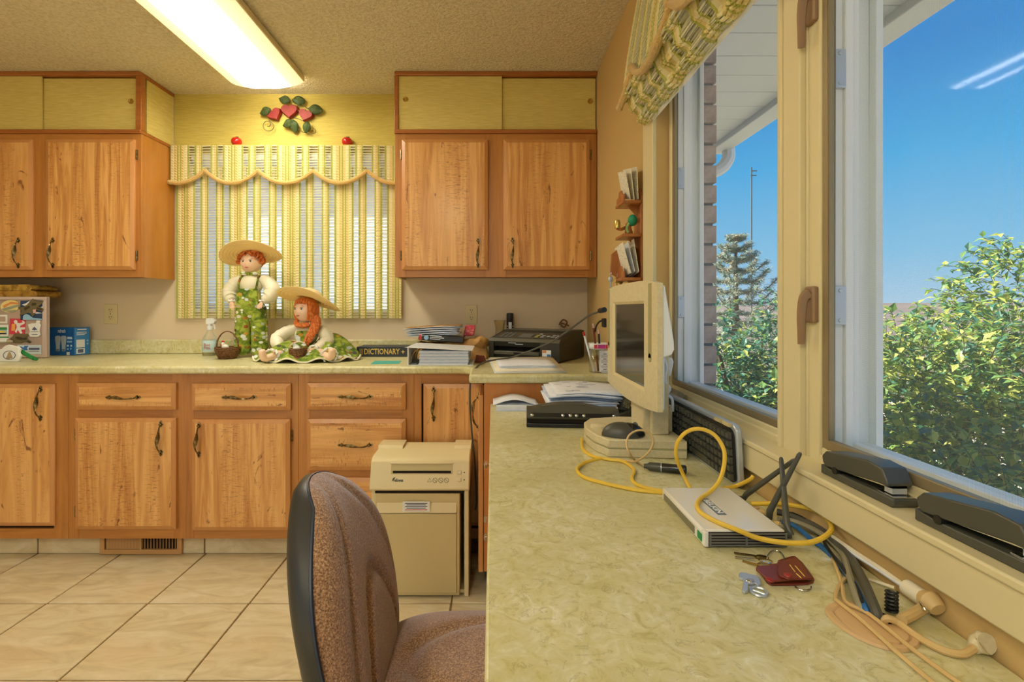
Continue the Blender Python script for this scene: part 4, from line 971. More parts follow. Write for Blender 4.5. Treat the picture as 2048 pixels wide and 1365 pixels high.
# ------------------------------------------------------------------ dolls
def skin(name, nodes_, edges, m_, parent, sub=2):
    """body grown over a skeleton: nodes {key:(pos, radius)}"""
    keys = list(nodes_); me = bpy.data.meshes.new(name)
    me.from_pydata([nodes_[k][0] for k in keys], [(keys.index(a), keys.index(b)) for a, b in edges], [])
    me.materials.append(m_); o = bpy.data.objects.new(name, me); COL.objects.link(o); par(o, parent, True)
    o.modifiers.new('skin', 'SKIN')
    for i, k in enumerate(keys):
        sv = me.skin_vertices[0].data[i]; r_ = nodes_[k][1]; sv.radius = (r_, r_); sv.use_root = (i == 0)
    s_ = o.modifiers.new('sub', 'SUBSURF'); s_.levels = sub; s_.render_levels = sub
    return o
def hand(nodes_, edges, wrist, key, dirv, side, r_=.0036):
    d_ = Vector(dirv).normalized(); sd = Vector(side).normalized(); w_ = Vector(nodes_[wrist][0])
    nodes_[key] = (w_ + d_ * .012, .0085); edges.append((wrist, key))
    for i, (off, ln) in enumerate(((-.0085, .018), (-.003, .022), (.003, .021), (.0085, .016))):
        b_ = w_ + d_ * .020 + sd * off; nodes_['%s%da' % (key, i)] = (b_, r_ * 1.15); nodes_['%s%db' % (key, i)] = (b_ + d_ * ln + sd * off * .4 + Vector((0, 0, -.004)), r_ * .8)
        edges += [(key, '%s%da' % (key, i)), ('%s%da' % (key, i), '%s%db' % (key, i))]
    b_ = w_ + d_ * .008 + sd * -.012; nodes_[key + 't'] = (b_ + d_ * .012 + sd * -.004, r_); edges.append((key, key + 't'))
def straw_hat(parent, center, tilt, R0=.162, crown=.062):
    Mh = Matrix.Translation(center) @ tilt.to_matrix().to_4x4(); g = G(); nu = 48; rings = 52
    def fn(u, v):
        a = 2 * math.pi * u; r_ = .05 + (R0 - .05) * v
        x, y = r_ * math.cos(a), r_ * math.sin(a) * .92
        z_ = -.030 * (abs(math.cos(a)) ** 2) * v ** 1.6 + .010 * v * v + .0028 * math.sin(v * 2 * math.pi * 6.5)
        return Mh @ Vector((x, y, z_))
    g.grid(fn, nu, rings)
    def fc(u, v):
        a = 2 * math.pi * u; t = v * math.pi / 2; rr = crown * math.cos(t) ** .6
        return Mh @ Vector((rr * math.cos(a), rr * math.sin(a) * .95, .052 * math.sin(t) ** .8 + .001 * math.sin(v * 40)))
    g.grid(fc, nu, 12)
    o = obj('straw_hat', g, M['strawt'], parent, local=True, smooth=80)
    s_ = o.modifiers.new('solid', 'SOLIDIFY'); s_.thickness = .0025
    return o
def doll_head(parent, c, rx, rz, turn, tip=0):
    Rm = Euler((tip, 0, turn)).to_matrix().to_4x4(); T_ = Matrix.Translation(c) @ Rm
    def fn(p):
        q = p.copy(); k = 1.0
        if p.z < 0: q.x *= 1 - .30 * (-p.z) ** 1.7; q.y *= 1 - .16 * (-p.z) ** 2
        if p.y < 0:
            q.y -= .16 * math.exp(-((p.x / .13) ** 2 + ((p.z + .12) / .14) ** 2))          # nose
            q.y += .06 * (math.exp(-(((p.x - .36) / .17) ** 2 + ((p.z - .06) / .12) ** 2)) + math.exp(-(((p.x + .36) / .17) ** 2 + ((p.z - .06) / .12) ** 2)))
            q.y -= .05 * (math.exp(-(((p.x - .42) / .2) ** 2 + ((p.z + .35) / .2) ** 2)) + math.exp(-(((p.x + .42) / .2) ** 2 + ((p.z + .35) / .2) ** 2)))
            q.y -= .05 * math.exp(-((p.x / .2) ** 2 + ((p.z + .48) / .08) ** 2)); q.y -= .05 * math.exp(-((p.x / .22) ** 2 + ((p.z + .82) / .16) ** 2))
        return q
    hd_ = obj('head', G().ball((0, 0, 0), (rx, rx * 1.0, rz), 40, 28, fn=fn).tr(T_), M['skin'], parent, local=True, smooth=180)
    for s in (-1, 1):
        ec = Vector((s * rx * .37, -rx * .845, rz * .06))
        obj('eye', G().ball((0, 0, 0), (rx * .17, rx * .09, rz * .085), 12, 8).tr(T_ @ Matrix.Translation(ec)), M['eyew'], hd_, local=True)
        obj('iris', G().ball((0, 0, 0), (rx * .085, rx * .05, rz * .075), 12, 8).tr(T_ @ Matrix.Translation(ec + Vector((0, -rx * .055, 0)))), M['eye'], hd_, local=True)
        pts = [T_ @ (ec + Vector((rx * .17 * q, -rx * .07 - rx * .04 * (1 - q * q), rz * (.075 + .035 * (1 - q * q))))) for q in (-1, -.5, 0, .5, 1)]
        obj('lash', G().tube(pts, rx * .022, 5), M['bark'], hd_, local=True)
        pts = [T_ @ (ec + Vector((rx * .22 * q, -rx * .03, rz * (.22 + .04 * (1 - q * q))))) for q in (-1, -.5, 0, .5, 1)]
        obj('eyebrow', G().tube(pts, rx * .02, 5), M['hair'], hd_, local=True)
        obj('ear', G().ball((0, 0, 0), (rx * .10, rx * .18, rz * .2), 10, 8).tr(T_ @ Matrix.Translation((s * rx * .97, 0, -rz * .02))), M['skin'], hd_, local=True)
    lp = G().ball((0, 0, 0), (rx * .22, rx * .06, rz * .035), 12, 6).ball((0, 0, -rz * .055), (rx * .16, rx * .06, rz * .035), 12, 6)
    obj('lips', lp.tr(T_ @ Matrix.Translation((0, -rx * .90, -rz * .46))), M['lip'], hd_, local=True)
    return T_
def curl(g, c, r_, t_):
    q = random.random() * 6.28; ax = Vector((random.uniform(-1, 1), random.uniform(-1, 1), random.uniform(-1, 1))).normalized()
    a = ax.orthogonal().normalized(); b = ax.cross(a)
    g.tube([Vector(c) + (a * math.cos(q + 2 * math.pi * i / 9) + b * math.sin(q + 2 * math.pi * i / 9)) * r_ for i in range(8)], t_, 5)
def basket(parent, c, r0, r1, h, hh, rx=1.0, local=False):
    g = G(); n = int(h / .005)
    for i in range(n + 1):
        u = i / n; r_ = r0 + (r1 - r0) * math.sin(u * math.pi / 2)
        pts = [Vector(c) + Vector((math.cos(a) * (r_ + .0013 * math.sin(9 * a + i * 3.14)), math.sin(a) * (r_ + .0013 * math.sin(9 * a + i * 3.14)) * rx, u * h + .0028 + random.uniform(-.0005, .0005))) for a in [2 * math.pi * k_ / 28 for k_ in range(28)]]
        g.tube(pts, .0034, 5, closed=True)
    g.lathe([(0, .001), (r0, .001), (r0, .003), (0, .003)], c, 20)
    obj('weave', g, M['wicker'], parent, local=local)
    pts = [Vector(c) + Vector((-math.cos(math.pi * i / 16) * r1 * .98, 0, h + math.sin(math.pi * i / 16) * hh)) for i in range(17)]
    hg_ = G(); hg_.tube(pts, .0035, 6)
    hg_.tube([p + Vector((math.sin(i * 1.9) * .003, math.cos(i * 1.9) * .003, 0)) for i, p in enumerate(pts)], .0025, 5)
    if hh: obj('basket_handle', hg_, M['wicker'], parent, local=local)
def rooster(parent, c, s=1.0, local=False):
    c = Vector(c)
    b = obj('toy_hen', G().ball(c, (.016 * s, .013 * s, .013 * s), 12, 8).ball(c + Vector((-.010, 0, .014)) * s, (.008 * s, .007 * s, .010 * s), 10, 8), M['lace'], parent, local=local)
    obj('comb', G().ball(c + Vector((-.010, 0, .025)) * s, (.007 * s, .003 * s, .006 * s), 8, 6).ball(c + Vector((-.019, -.002, .010)) * s, (.003 * s, .003 * s, .004 * s), 8, 6), M['red'], b, local=local)

by = thing('boy_doll', 'standing red-haired doll in farm-print overalls and straw hat', 'doll', (W(503, 2.70), 2.70, ZW))
nd, ed = {}, []
nd['pelvis'] = ((0, 0, .27), .036); nd['chest'] = ((0, 0, .40), .036); nd['neck'] = ((0, 0, .452), .017); nd['nk2'] = ((0, -.002, .485), .017)
ed += [('pelvis', 'chest'), ('chest', 'neck'), ('neck', 'nk2')]
for s, el, wr in ((-1, (-.112, -.008, .355), (-.085, -.045, .305)), (1, (.110, -.008, .36), (.078, -.045, .305))):
    k = 'l' if s < 0 else 'r'
    nd[k + 'sh'] = ((s * .06, 0, .425), .018); nd[k + 'el'] = (el, .013); nd[k + 'wr'] = (wr, .009)
    ed += [('chest', k + 'sh'), (k + 'sh', k + 'el'), (k + 'el', k + 'wr')]
    hand(nd, ed, k + 'wr', k + 'h', (s * -.25, -.35, -.9), (s * -1, 0, 0))
    nd[k + 'hip'] = ((s * .040, 0, .245), .028); nd[k + 'kn'] = ((s * .044, -.004, .13), .021); nd[k + 'an'] = ((s * .044, 0, .028), .014); nd[k + 'to'] = ((s * .052, -.045, .013), .0125)
    ed += [('pelvis', k + 'hip'), (k + 'hip', k + 'kn'), (k + 'kn', k + 'an'), (k + 'an', k + 'to')]
skin('body', nd, ed, M['skin'], by)
g = G()   # puffed sleeves and shirt body
g.ball((0, 0, .40), (.062, .046, .060), 20, 12)
for s, pts, rr in ((-1, [(-.055, 0, .432), (-.090, -.004, .405), (-.113, -.010, .362), (-.104, -.024, .326), (-.088, -.040, .313)], (.022, .034, .038, .034, .016)), (1, [(.055, 0, .432), (.092, -.004, .41), (.118, -.010, .372), (.106, -.024, .330), (.080, -.040, .313)], (.022, .036, .042, .038, .016))):
    sp_ = spline(pts, 5); n = len(sp_); rad = []
    for i in range(n):
        u = i / (n - 1) * 4; j = min(int(u), 3); rad.append(rr[j] + (rr[j + 1] - rr[j]) * (u - j) + .0018 * math.sin(i * 2.6))
    g.tube(sp_, rad, 18)
obj('shirt', g, M['satin'], by, local=True, smooth=80)
g = G()
for s, wr in ((-1, (-.086, -.043, .309)), (1, (.079, -.043, .309))):
    for i in range(16):
        a = 2 * math.pi * i / 16; g.ball(Vector(wr) + Vector((math.cos(a) * .015, math.sin(a) * .012, .002 * math.sin(i * 2))), (.0052, .0052, .0045), 6, 4)
obj('lace_cuffs', g, M['lace'], by, local=True)
g = G()   # overalls
g.ball((0, 0, .262), (.078, .052, .062), 24, 12)
for s in (-1, 1):
    pts = [(s * .036, 0, .27), (s * .043, -.003, .20), (s * .046, -.004, .12), (s * .046, -.003, .06), (s * .044, -.002, .030), (s * .043, 0, .020)]
    sp_ = spline(pts, 4); g.tube(sp_, [.043 + .002 * math.sin(i * 1.7) - (.012 if i >= len(sp_) - 2 else 0) for i in range(len(sp_))], 18)
g.prism([(-.058, -.050, .27), (.058, -.050, .27), (.056, -.052, .35), (.050, -.046, .375), (-.050, -.046, .375), (-.056, -.052, .35)], (0, .012, 0))
for s in (-1, 1): g.tube(spline([(s * .046, -.044, .372), (s * .050, -.040, .405), (s * .047, -.015, .442), (s * .040, .02, .44)], 5), .009, 6, flat=.45)
obj('overalls', g, M['print'], by, local=True, smooth=60)
g = G()
for s in (-1, 1): g.ball((s * .026, -.026, .458), (.028, .012, .011), 12, 8, M=Matrix.Rotation(s * -.18, 3, 'Y'))
g.ball((0, -.034, .458), (.009, .009, .009), 10, 8); g.lathe([(.030, .448), (.033, .456), (.027, .466)], (0, 0, 0), 20)
obj('neck_bow', g, M['print'], by, local=True)
T_ = doll_head(by, Vector((0, -.004, .516)), .054, .062, 0, R(-4))
g = G()
for _ in range(150):
    a = random.uniform(0, 2 * math.pi); z_ = random.uniform(-.15, .9); rr = math.sqrt(max(0, 1 - z_ * z_))
    p = Vector((math.cos(a) * rr, math.sin(a) * rr, z_))
    if p.y < -.35 and p.z < .42: continue
    curl(g, T_ @ Vector((p.x * .064, p.y * .060, p.z * .066 + .006)), .0105, .0042)
g.ball(T_ @ Vector((0, .008, .012)), (.056, .052, .058), 16, 12)
obj('curly_hair', g, M['hair'], by, local=True)
straw_hat(by, Vector((-.006, .012, .568)), Euler((R(-19), R(-9), 0)))
bk = thing('wicker_basket', 'small twig basket with tall handle at the standing doll\'s feet', 'basket', (W(455, 2.62), 2.62, ZW))
bc = Vector((W(455, 2.62), 2.62, ZW + .001)); basket(bk, bc, .040, .060, .056, .088); rooster(bk, bc + Vector((-.012, 0, .060)), 1.15)
g = G()
for _ in range(70):
    a = random.random() * 6.28; q = random.random() ** .5 * .052; c = bc + Vector((math.cos(a) * q, math.sin(a) * q, .045 + random.random() * .010)); d_ = Vector((random.uniform(-1, 1), random.uniform(-1, 1), random.uniform(-.2, .3))) * .014
    g.tube([c - d_, c + d_], .0011, 4)
setp(obj('nest_grass', g, M['straw'], bk), kind='stuff')

gd = thing('girl_doll', 'seated red-haired doll with long braid, straw hat and spread farm-print skirt', 'doll', (W(611, 2.56), 2.56, ZW))
nd, ed = {}, []
nd['pelvis'] = ((0, .01, .045), .042); nd['chest'] = ((0, .012, .135), .036); nd['neck'] = ((0, .006, .182), .016); nd['nk2'] = ((0, .002, .21), .016)
ed += [('pelvis', 'chest'), ('chest', 'neck'), ('neck', 'nk2')]
for s, el, wr, dv, ft in ((-1, (-.135, -.03, .105), (-.088, -.085, .064), (.55, -.6, -.3), (-.128, -.190, .030)), (1, (.118, -.015, .085), (.072, -.085, .060), (-.7, -.6, -.2), (.190, -.160, .034))):
    k = 'l' if s < 0 else 'r'
    nd[k + 'sh'] = ((s * .060, .01, .158), .018); nd[k + 'el'] = (el, .013); nd[k + 'wr'] = (wr, .009); ed += [('chest', k + 'sh'), (k + 'sh', k + 'el'), (k + 'el', k + 'wr')]
    hand(nd, ed, k + 'wr', k + 'h', dv, (0, s * .3, 1))
    f_ = Vector(ft); hp = Vector((s * .045, -.02, .036))
    nd[k + 'hip'] = (hp, .026); nd[k + 'kn'] = (hp.lerp(f_, .5) + Vector((0, 0, .010)), .022); nd[k + 'an'] = (f_ + Vector((0, -.004, -.010)), .019); nd[k + 'to'] = (f_ + Vector((s * .006, -.012, .044)), .019)
    ed += [('pelvis', k + 'hip'), (k + 'hip', k + 'kn'), (k + 'kn', k + 'an'), (k + 'an', k + 'to')]
skin('body', nd, ed, M['skin'], gd)
g = G().ball((0, .012, .130), (.060, .046, .058), 20, 12)
for pts, rr in (([(-.052, .010, .165), (-.095, .0, .145), (-.135, -.025, .112), (-.118, -.060, .084), (-.092, -.082, .068)], (.020, .032, .034, .030, .014)), ([(.052, .010, .165), (.092, .004, .142), (.118, -.008, .102), (.100, -.045, .078), (.076, -.082, .064)], (.020, .034, .036, .030, .014))):
    sp_ = spline(pts, 5); n = len(sp_); rad = []
    for i in range(n):
        u = i / (n - 1) * 4; j = min(int(u), 3); rad.append(rr[j] + (rr[j + 1] - rr[j]) * (u - j) + .0018 * math.sin(i * 2.6))
    g.tube(sp_, rad, 18)
obj('blouse', g, M['satin'], gd, local=True, smooth=80)
g = G()
for wr in ((-.090, -.083, .066), (.074, -.083, .062)):
    for i in range(22):
        a = 2 * math.pi * i / 22; g.ball(Vector(wr) + Vector((math.cos(a) * .022, .004 * math.sin(i * 2), math.sin(a) * .018)), (.007, .008, .006), 6, 4)
for c, r_ in (((-.110, -.150, .034), .034), ((.168, -.128, .036), .038)):
    for i in range(26):
        a = 2 * math.pi * i / 26; z_ = c[2] + math.sin(a) * r_ * .9
        if z_ > .006: g.ball((c[0] + math.cos(a) * r_, c[1] + .006 * math.sin(i * 2.1), z_), (.007, .009, .007), 6, 4)
setp(obj('lace_ruffles', g, M['lace'], gd, local=True), kind='stuff')
def skirt(u, v):
    a = 2 * math.pi * u; r_ = .18 + .82 * v
    ax = .262 if math.cos(a) < 0 else .285; ay = .175 if math.sin(a) < 0 else .13
    x, y = math.cos(a) * r_ * ax, math.sin(a) * r_ * ay
    z_ = .012 + .075 * (1 - v) ** .8 + .011 * math.sin(a * 11 + 1) * v
    for la, am in ((math.atan2(-.19, -.126), .036), (math.atan2(-.14, .199), .036)):
        dl = (a - (la % (2 * math.pi)) + math.pi) % (2 * math.pi) - math.pi
        z_ += am * math.exp(-(dl / .25) ** 2) * math.sin(min(v * 1.05, 1) * math.pi) ** .7
    dl = (a - .35 + math.pi) % (2 * math.pi) - math.pi; z_ += .085 * math.exp(-(dl / .42) ** 2) * math.sin(v * math.pi) ** .8
    return Vector((x, y, max(z_, .004)))
o = obj('skirt', G().grid(skirt, 120, 14), M['print'], gd, local=True, smooth=80); s_ = o.modifiers.new('solid', 'SOLIDIFY'); s_.thickness = .002
hem = []
for i in range(120):
    p = skirt(i / 120, 1.0); hem.append(p + Vector((0, 0, .001)))
obj('skirt_hem', G().tube(hem, .0045, 6, closed=True), M['satin'], gd, local=True)
g = G().prism([(-.036, -.038, .075), (.036, -.038, .075), (.038, -.040, .120), (.032, -.036, .152), (-.032, -.036, .152), (-.038, -.040, .120)], (0, .012, 0))
obj('bodice', g, M['print'], gd, local=True, bevel=.003)
T_ = doll_head(gd, Vector((.004, -.008, .256)), .057, .064, R(-24), R(-6))
g = G()
def strand(pts, r_, n=6): g.tube(spline(pts, 5), r_, n)
for i in range(34):
    a = R(-58) + R(296) * i / 33 - R(90) + R(30)
    a = R(-38) + R(256) * i / 33
    x, y = math.cos(a), math.sin(a)
    p0 = T_ @ Vector((x * .02, y * .02 + .004, .064)); p1 = T_ @ Vector((x * .053, y * .050 + .004, .030)); p2 = T_ @ Vector((x * .058, y * .053 + .006, -.012)); p3 = T_ @ Vector((x * .050, y * .044 + .010, -.052))
    strand([p0, p1, p2, p3], .0085)
for i in range(9):
    a = R(-150) + R(120) * i / 8; x, y = math.cos(a), math.sin(a)
    strand([T_ @ Vector((x * .012, y * .012, .064)), T_ @ Vector((x * .046, y * .044, .050)), T_ @ Vector((x * .052, y * .051, .030))], .0075)
strand([(-.040, -.020, .200), (-.030, -.040, .186), (.004, -.046, .180), (.034, -.036, .186)], .013)
g.ball(T_ @ Vector((0, .006, .008)), (.052, .048, .058), 16, 12)
obj('hair', g, M['hair'], gd, local=True)
g = G(); bp = spline([(.056, -.018, .222), (.066, -.030, .190), (.058, -.048, .155), (.044, -.058, .125), (.034, -.062, .100)], 6)
for i, p in enumerate(bp):
    s = 1 if i % 2 else -1; r_ = .0215 - .007 * i / len(bp)
    g.ball(p + Vector((s * r_ * .55, -.004, 0)), (r_, r_ * .85, r_ * .62), 10, 7, M=Matrix.Rotation(s * .7, 3, 'Y'))
g.ball(bp[-1] + Vector((0, 0, -.012)), (.009, .008, .014), 8, 6)
obj('braid', g, M['hair'], gd, local=True)
straw_hat(gd, Vector((.016, .014, .318)), Euler((R(-17), R(13), 0)), .165)
gb = thing('wicker_basket', 'small round twig basket on the seated doll\'s lap holding a toy hen', 'basket', (W(596, 2.445), 2.445, ZW))
gc = Vector((W(596, 2.445), 2.445, ZW + .010)); basket(gb, gc, .036, .041, .054, 0); rooster(gb, gc + Vector((-.006, 0, .058)), 1.2)
pts = [gc + Vector((-.042, 0, .05)), gc + Vector((-.03, -.01, .078)), gc + Vector((.005, -.008, .092)), gc + Vector((.035, 0, .085))]
obj('ribbon_handle', G().tube(spline(pts, 6), .0028, 6), M['satin'], gb)
# ------------------------------------------------------------------ right end of the worktop
def quadstack(pts, z0, h): return G().prism([Vector((p[0], p[1], z0)) for p in pts], (0, 0, h))
dc = thing('dictionary', 'thick dark dictionary with gold spine lettering lying behind the teal slip', 'book', (W(765, 2.71), 2.71, ZW))
dx0, dx1, dy0, dy1, dh = W(713, 2.712), -.43, 2.712, 2.872, .055
obj('cover', G().box(dx0, dy0, ZW, dx1, dy1, ZW + .004).box(dx0, dy0, ZW + dh - .004, dx1, dy1, ZW + dh).box(dx0, dy0, ZW + .004, dx1, dy0 + .006, ZW + dh - .004), M['navy'], dc, bevel=.002)
obj('page_block', G().box(dx0 + .004, dy0 + .006, ZW + .004, dx1 - .004, dy1 - .004, ZW + dh - .004), M['creamp'], dc)
M['goldp'] = mat('gold_foil', C(222, 190, 96), .35, .35)
text('lettering', 'DICTIONARY', .044, M['goldp'], dc, frame(Vector(((W(728, dy0) + W(799, dy0)) / 2, dy0 - .0004, ZW + dh / 2)), (1, 0, 0), (0, 0, 1)), width=W(799, dy0) - W(728, dy0), bold=.0006)
for q_ in (-.006, .004): obj('small_print', G().box(W(722.5, dy0) + q_ - .002, dy0 - .0007, ZW + .010, W(722.5, dy0) + q_ + .002, dy0 - .0002, ZW + .045), M['goldp'], dc)
cxx = W(806, dy0)
obj('ornament', G().prism([(cxx - .012, dy0 - .0005, ZW + .0275), (cxx - .003, dy0 - .0005, ZW + .030), (cxx, dy0 - .0005, ZW + .040), (cxx + .003, dy0 - .0005, ZW + .030), (cxx + .012, dy0 - .0005, ZW + .0275), (cxx + .003, dy0 - .0005, ZW + .025), (cxx, dy0 - .0005, ZW + .015), (cxx - .003, dy0 - .0005, ZW + .025)], (0, .0004, 0)), M['goldp'], dc)
tp = [PZ(741, 729, ZW), PZ(798, 728, ZW), PZ(803, 722.5, ZW), PZ(750, 722.5, ZW)]
single('paper_slip', quadstack(tp, ZW, .0012), M['teal'], 'small teal paper slip on the worktop before the dictionary', 'paper slip')
# ring binder, open end towards the viewer
rb = thing('ring_binder', 'white ring binder stuffed with pages lying flat at the worktop edge', 'binder', (-.24, 2.4, ZW))
bx0, bx1, by0, by1, bh = W(815, 2.292), W(947, 2.292), 2.292, 2.56, .089
obj('cover', G().box(bx0, by0, ZW, bx1, by1, ZW + .004).box(bx0, by0, ZW + .004, bx0 + .005, by1, ZW + bh - .004)
    .prism([(bx0, by0, ZW + bh - .004), (bx1 - .004, by0, ZW + bh - .020), (bx1 - .004, by0, ZW + bh - .016), (bx0, by0, ZW + bh)], (0, by1 - by0, 0)), M['white'], rb, bevel=.001)
n = 14
pgx = bx0 + .054
for i in range(n):
    z0 = ZW + .0045 + i * (bh - .024) / n; ofs = random.uniform(-.003, .003)
    hh = (bh - .024) / n * .86
    obj('page_bundle', G().box(pgx + ofs, by0 + .006 + random.uniform(0, .004), z0, bx1 - .024 + random.uniform(-.004, .002), by1 - .01, z0 + hh), M['paperb'] if i % 3 else M['paperw'], rb)
for yy in (by0 + .03, by0 + .12, by0 + .21):
    pts = [(bx0 + .010 + .040 * (1 - math.cos(math.pi * k_ / 14)) / 1.0 * .9, yy, ZW + .010 + .060 * math.sin(math.pi * k_ / 14)) for k_ in range(15)]
    obj('ring', G().tube(pts, .0022, 6), M['gold'], rb)
obj('ring_plate', G().box(bx0 + .016, by0 + .015, ZW + .004, bx0 + .040, by1 - .02, ZW + .010), M['grey'], rb)
# kraft bag with mail on top
kb = thing('paper_bag', 'crumpled brown kraft paper bag lying behind the ring binder', 'paper bag', (-.24, 2.74, ZW))
def bagf(u, v):
    x = W(816, 2.62) + u * (W(978, 2.62) - W(816, 2.62)); y = 2.59 + v * .20
    prof_ = .078 + .034 * (abs(u - .30) / .7) ** 1.2 + (.012 if u < .1 else 0)
    edge = min(1, min(v, 1 - v) * 6, min(u, 1 - u) * 9)
    return Vector((x, y, ZW + .001 + prof_ * edge ** .6 + (.004 * math.sin(u * 23 + v * 9) + .003 * math.sin(u * 51 - v * 30)) * edge))
g = G().grid(bagf, 30, 10)
b0 = [bagf(i / 30, 0) for i in range(31)]
obj('bag_body', g, M['kraft'], kb, smooth=25)
pts = [(W(944, 2.6), 2.585, ZW + .095), (W(962, 2.6), 2.58, ZW + .125), (W(976, 2.6), 2.595, ZW + .105), (W(980, 2.6), 2.60, ZW + .075), (W(968, 2.6), 2.585, ZW + .055), (W(946, 2.6), 2.578, ZW + .070)]
cm = Vector((W(958, 2.6), 2.568, ZW + .092))
obj('bag_mouth', G().add([cm] + pts, [(0, i, i % 6 + 1) for i in range(1, 7)]), M['kraft'], kb, smooth=20).modifiers.new('solid', 'SOLIDIFY').thickness = .002
single('folded_card', G().box(W(949, 2.4), 2.40, ZW, W(970, 2.4), 2.55, ZW + .004).prism([(W(950, 2.42), 2.42, ZW + .004), (W(972, 2.42), 2.42, ZW + .004), (W(968, 2.42), 2.42, ZW + .030), (W(952, 2.42), 2.42, ZW + .034)], (0, .05, 0)), M['under'], 'brown folded card sticking out right of the ring binder', 'card', bevel=.001)
pk = thing('dark_packet', 'dark retail packet with white print under the mail stack', 'packet', P(885, 676, 2.66))
Mp = Matrix.Translation(P(884, 677, 2.60)) @ Matrix.Rotation(R(4), 4, 'Y')
obj('packet', G().box(-.125, 0, -.018, .115, .16, .016, 0, Mp), M['blackg'], pk, bevel=.004)
obj('red_edge', G().box(-.121, -.001, -.016, -.108, .0005, .014, 0, Mp), M['red'], pk)
obj('round_logo', G().lathe([(.0125, 0), (.0125, .001), (0, .0011)], Mp @ Vector((-.083, -.0006, -.002)), 18, M=Matrix.Rotation(R(90), 3, 'X').to_4x4()), K1['sky'], pk)
for i, wd in enumerate((.062, .075, .055)): obj('print_line', G().box(-.064, -.001, .007 - i * .008, -.064 + wd, .0005, .0105 - i * .008, 0, Mp), K1['white'], pk)
ml = thing('mail_stack', 'stack of opened mail and envelopes on top of the dark packet', 'mail', P(865, 668, 2.66))
zb_ = Z(673, 2.6) + .007
for i in range(9):
    z0 = zb_ - .002 + i * .0058; a = random.uniform(-.06, .06); sl = .10 * (i / 9 - .3)
    Mm = Matrix.Translation((W(865, 2.6) + random.uniform(-.010, .010), 2.59 + random.uniform(0, .01), z0)) @ Matrix.Rotation(a, 4, 'Z') @ Matrix.Rotation(-.05, 4, 'Y')
    top = i == 8
    def ms(u, v, Mm=Mm, i=i): return Mm @ Vector(((u - .5) * (.30 if i > 5 else .27), v * .16, .006 * math.sin(u * math.pi) * (1 if i % 2 else .4) + .001 * math.sin(u * 20 + i)))
    o = obj('envelope', G().grid(ms, 12, 2), M['kraft'] if top else (M['paperw'] if i % 2 else M['paperb']), ml); o.modifiers.new('solid', 'SOLIDIFY').thickness = .0026
single('pink_pouch', G().prism([P(926, 673, 2.72), P(948, 672, 2.72), P(951, 651, 2.72), P(931, 651, 2.72)], (0, .03, 0)), mat('red_pink_plastic', C(226, 70, 84), .3, var=((60, 60, 90), C(240, 150, 140), .5, .6)), 'small red-pink pouch standing up behind the kraft bag', 'pouch', bevel=.006)
vs_ = thing('glass_vase', 'small ribbed clear glass vase behind the printer', 'vase', (W(1000, 2.84), 2.83, ZW))
vc = Vector((W(1000, 2.83), 2.83, ZW))
pr = [(.030, 0), (.036, .02), (.038, .06), (.030, .11), (.026, .14), (.030, .17), (.037, .198)]
pr2 = []
for (a, b), (c, d_) in zip(pr[:-1], pr[1:]):
    for k_ in range(6): u = k_ / 6; pr2.append((a + (c - a) * u + (.0009 if k_ % 2 else 0), b + (d_ - b) * u))
pr2.append(pr[-1]); o = obj('vase_body', G().lathe(pr2 + [(r_ - .003, z_) for r_, z_ in pr2[::-1]], vc, 28), M['vase'], vs_)
obj('rim', G().tube([vc + Vector((math.cos(a) * .0362, math.sin(a) * .0362, .198)) for a in [2 * math.pi * k_ / 24 for k_ in range(24)]], .0016, 6, closed=True), M['vase'], vs_)
cn_ = thing('marker_can', 'tall black and white can with black cap behind the printer', 'can', (W(1020, 2.86), 2.86, ZW)); cc = Vector((W(1020, 2.86), 2.86, ZW))
obj('can', G().lathe([(.019, 0), (.0205, .003), (.0205, .19), (.018, .197)], cc, 20), M['black'], cn_)
obj('white_strip', G().lathe([(.0209, .04), (.0209, .188)], cc, 24).v and G().grid(lambda u, v: cc + Vector((math.sin((u - .5) * .9) * .0208, -math.cos((u - .5) * .9) * .0208, .03 + v * .158)), 6, 1), M['paperw'], cn_)
for i in range(9):
    for s in (-1, 1): obj('print_line', G().grid(lambda u, v, s=s, i=i: cc + Vector((math.sin(s * .95 + (u - .5) * .5) * .0209, -math.cos(s * .95 + (u - .5) * .5) * .0209, .05 + i * .014 + v * .005)), 3, 1), M['paperw'], cn_)
obj('cap', G().lathe([(.0195, .195), (.0205, .197), (.0205, .232), (.0185, .239), (.010, .241), (0, .241)], cc, 20), M['black'], cn_)
def pbag(u, v):
    x = W(1068, 2.86) + u * (W(1160, 2.86) - W(1068, 2.86)); e_ = math.sin(math.pi * min(max(u, .03), .97)) ** .3
    return Vector((x, 2.866 + .03 * math.cos(v * math.pi), ZW + .001 + (.155 + .02 * math.sin(u * 9) + (.028 if .55 < u < .72 else 0)) * math.sin(v * math.pi) ** .5 * e_ + .004 * math.sin(u * 40 + v * 17) * math.sin(v * math.pi)))
pb_ = thing('plastic_bag', 'crinkled clear plastic bag of odds and ends behind the printer', 'bag', (W(1113, 2.86), 2.86, ZW))
obj('bag_film', G().grid(pbag, 26, 16), M['clear'], pb_, smooth=20)
obj('white_packet', G().box(W(1076, 2.86), 2.85, ZW + .002, W(1120, 2.86), 2.88, ZW + .150), M['creamp'], pb_, bevel=.006)
obj('twine_bundle', G().tube(spline([P(1118, 650, 2.862), P(1126, 640, 2.862), P(1134, 645, 2.862), P(1128, 655, 2.862), P(1120, 646, 2.862), P(1138, 652, 2.862)], 6), .005, 6), M['wicker'], pb_)
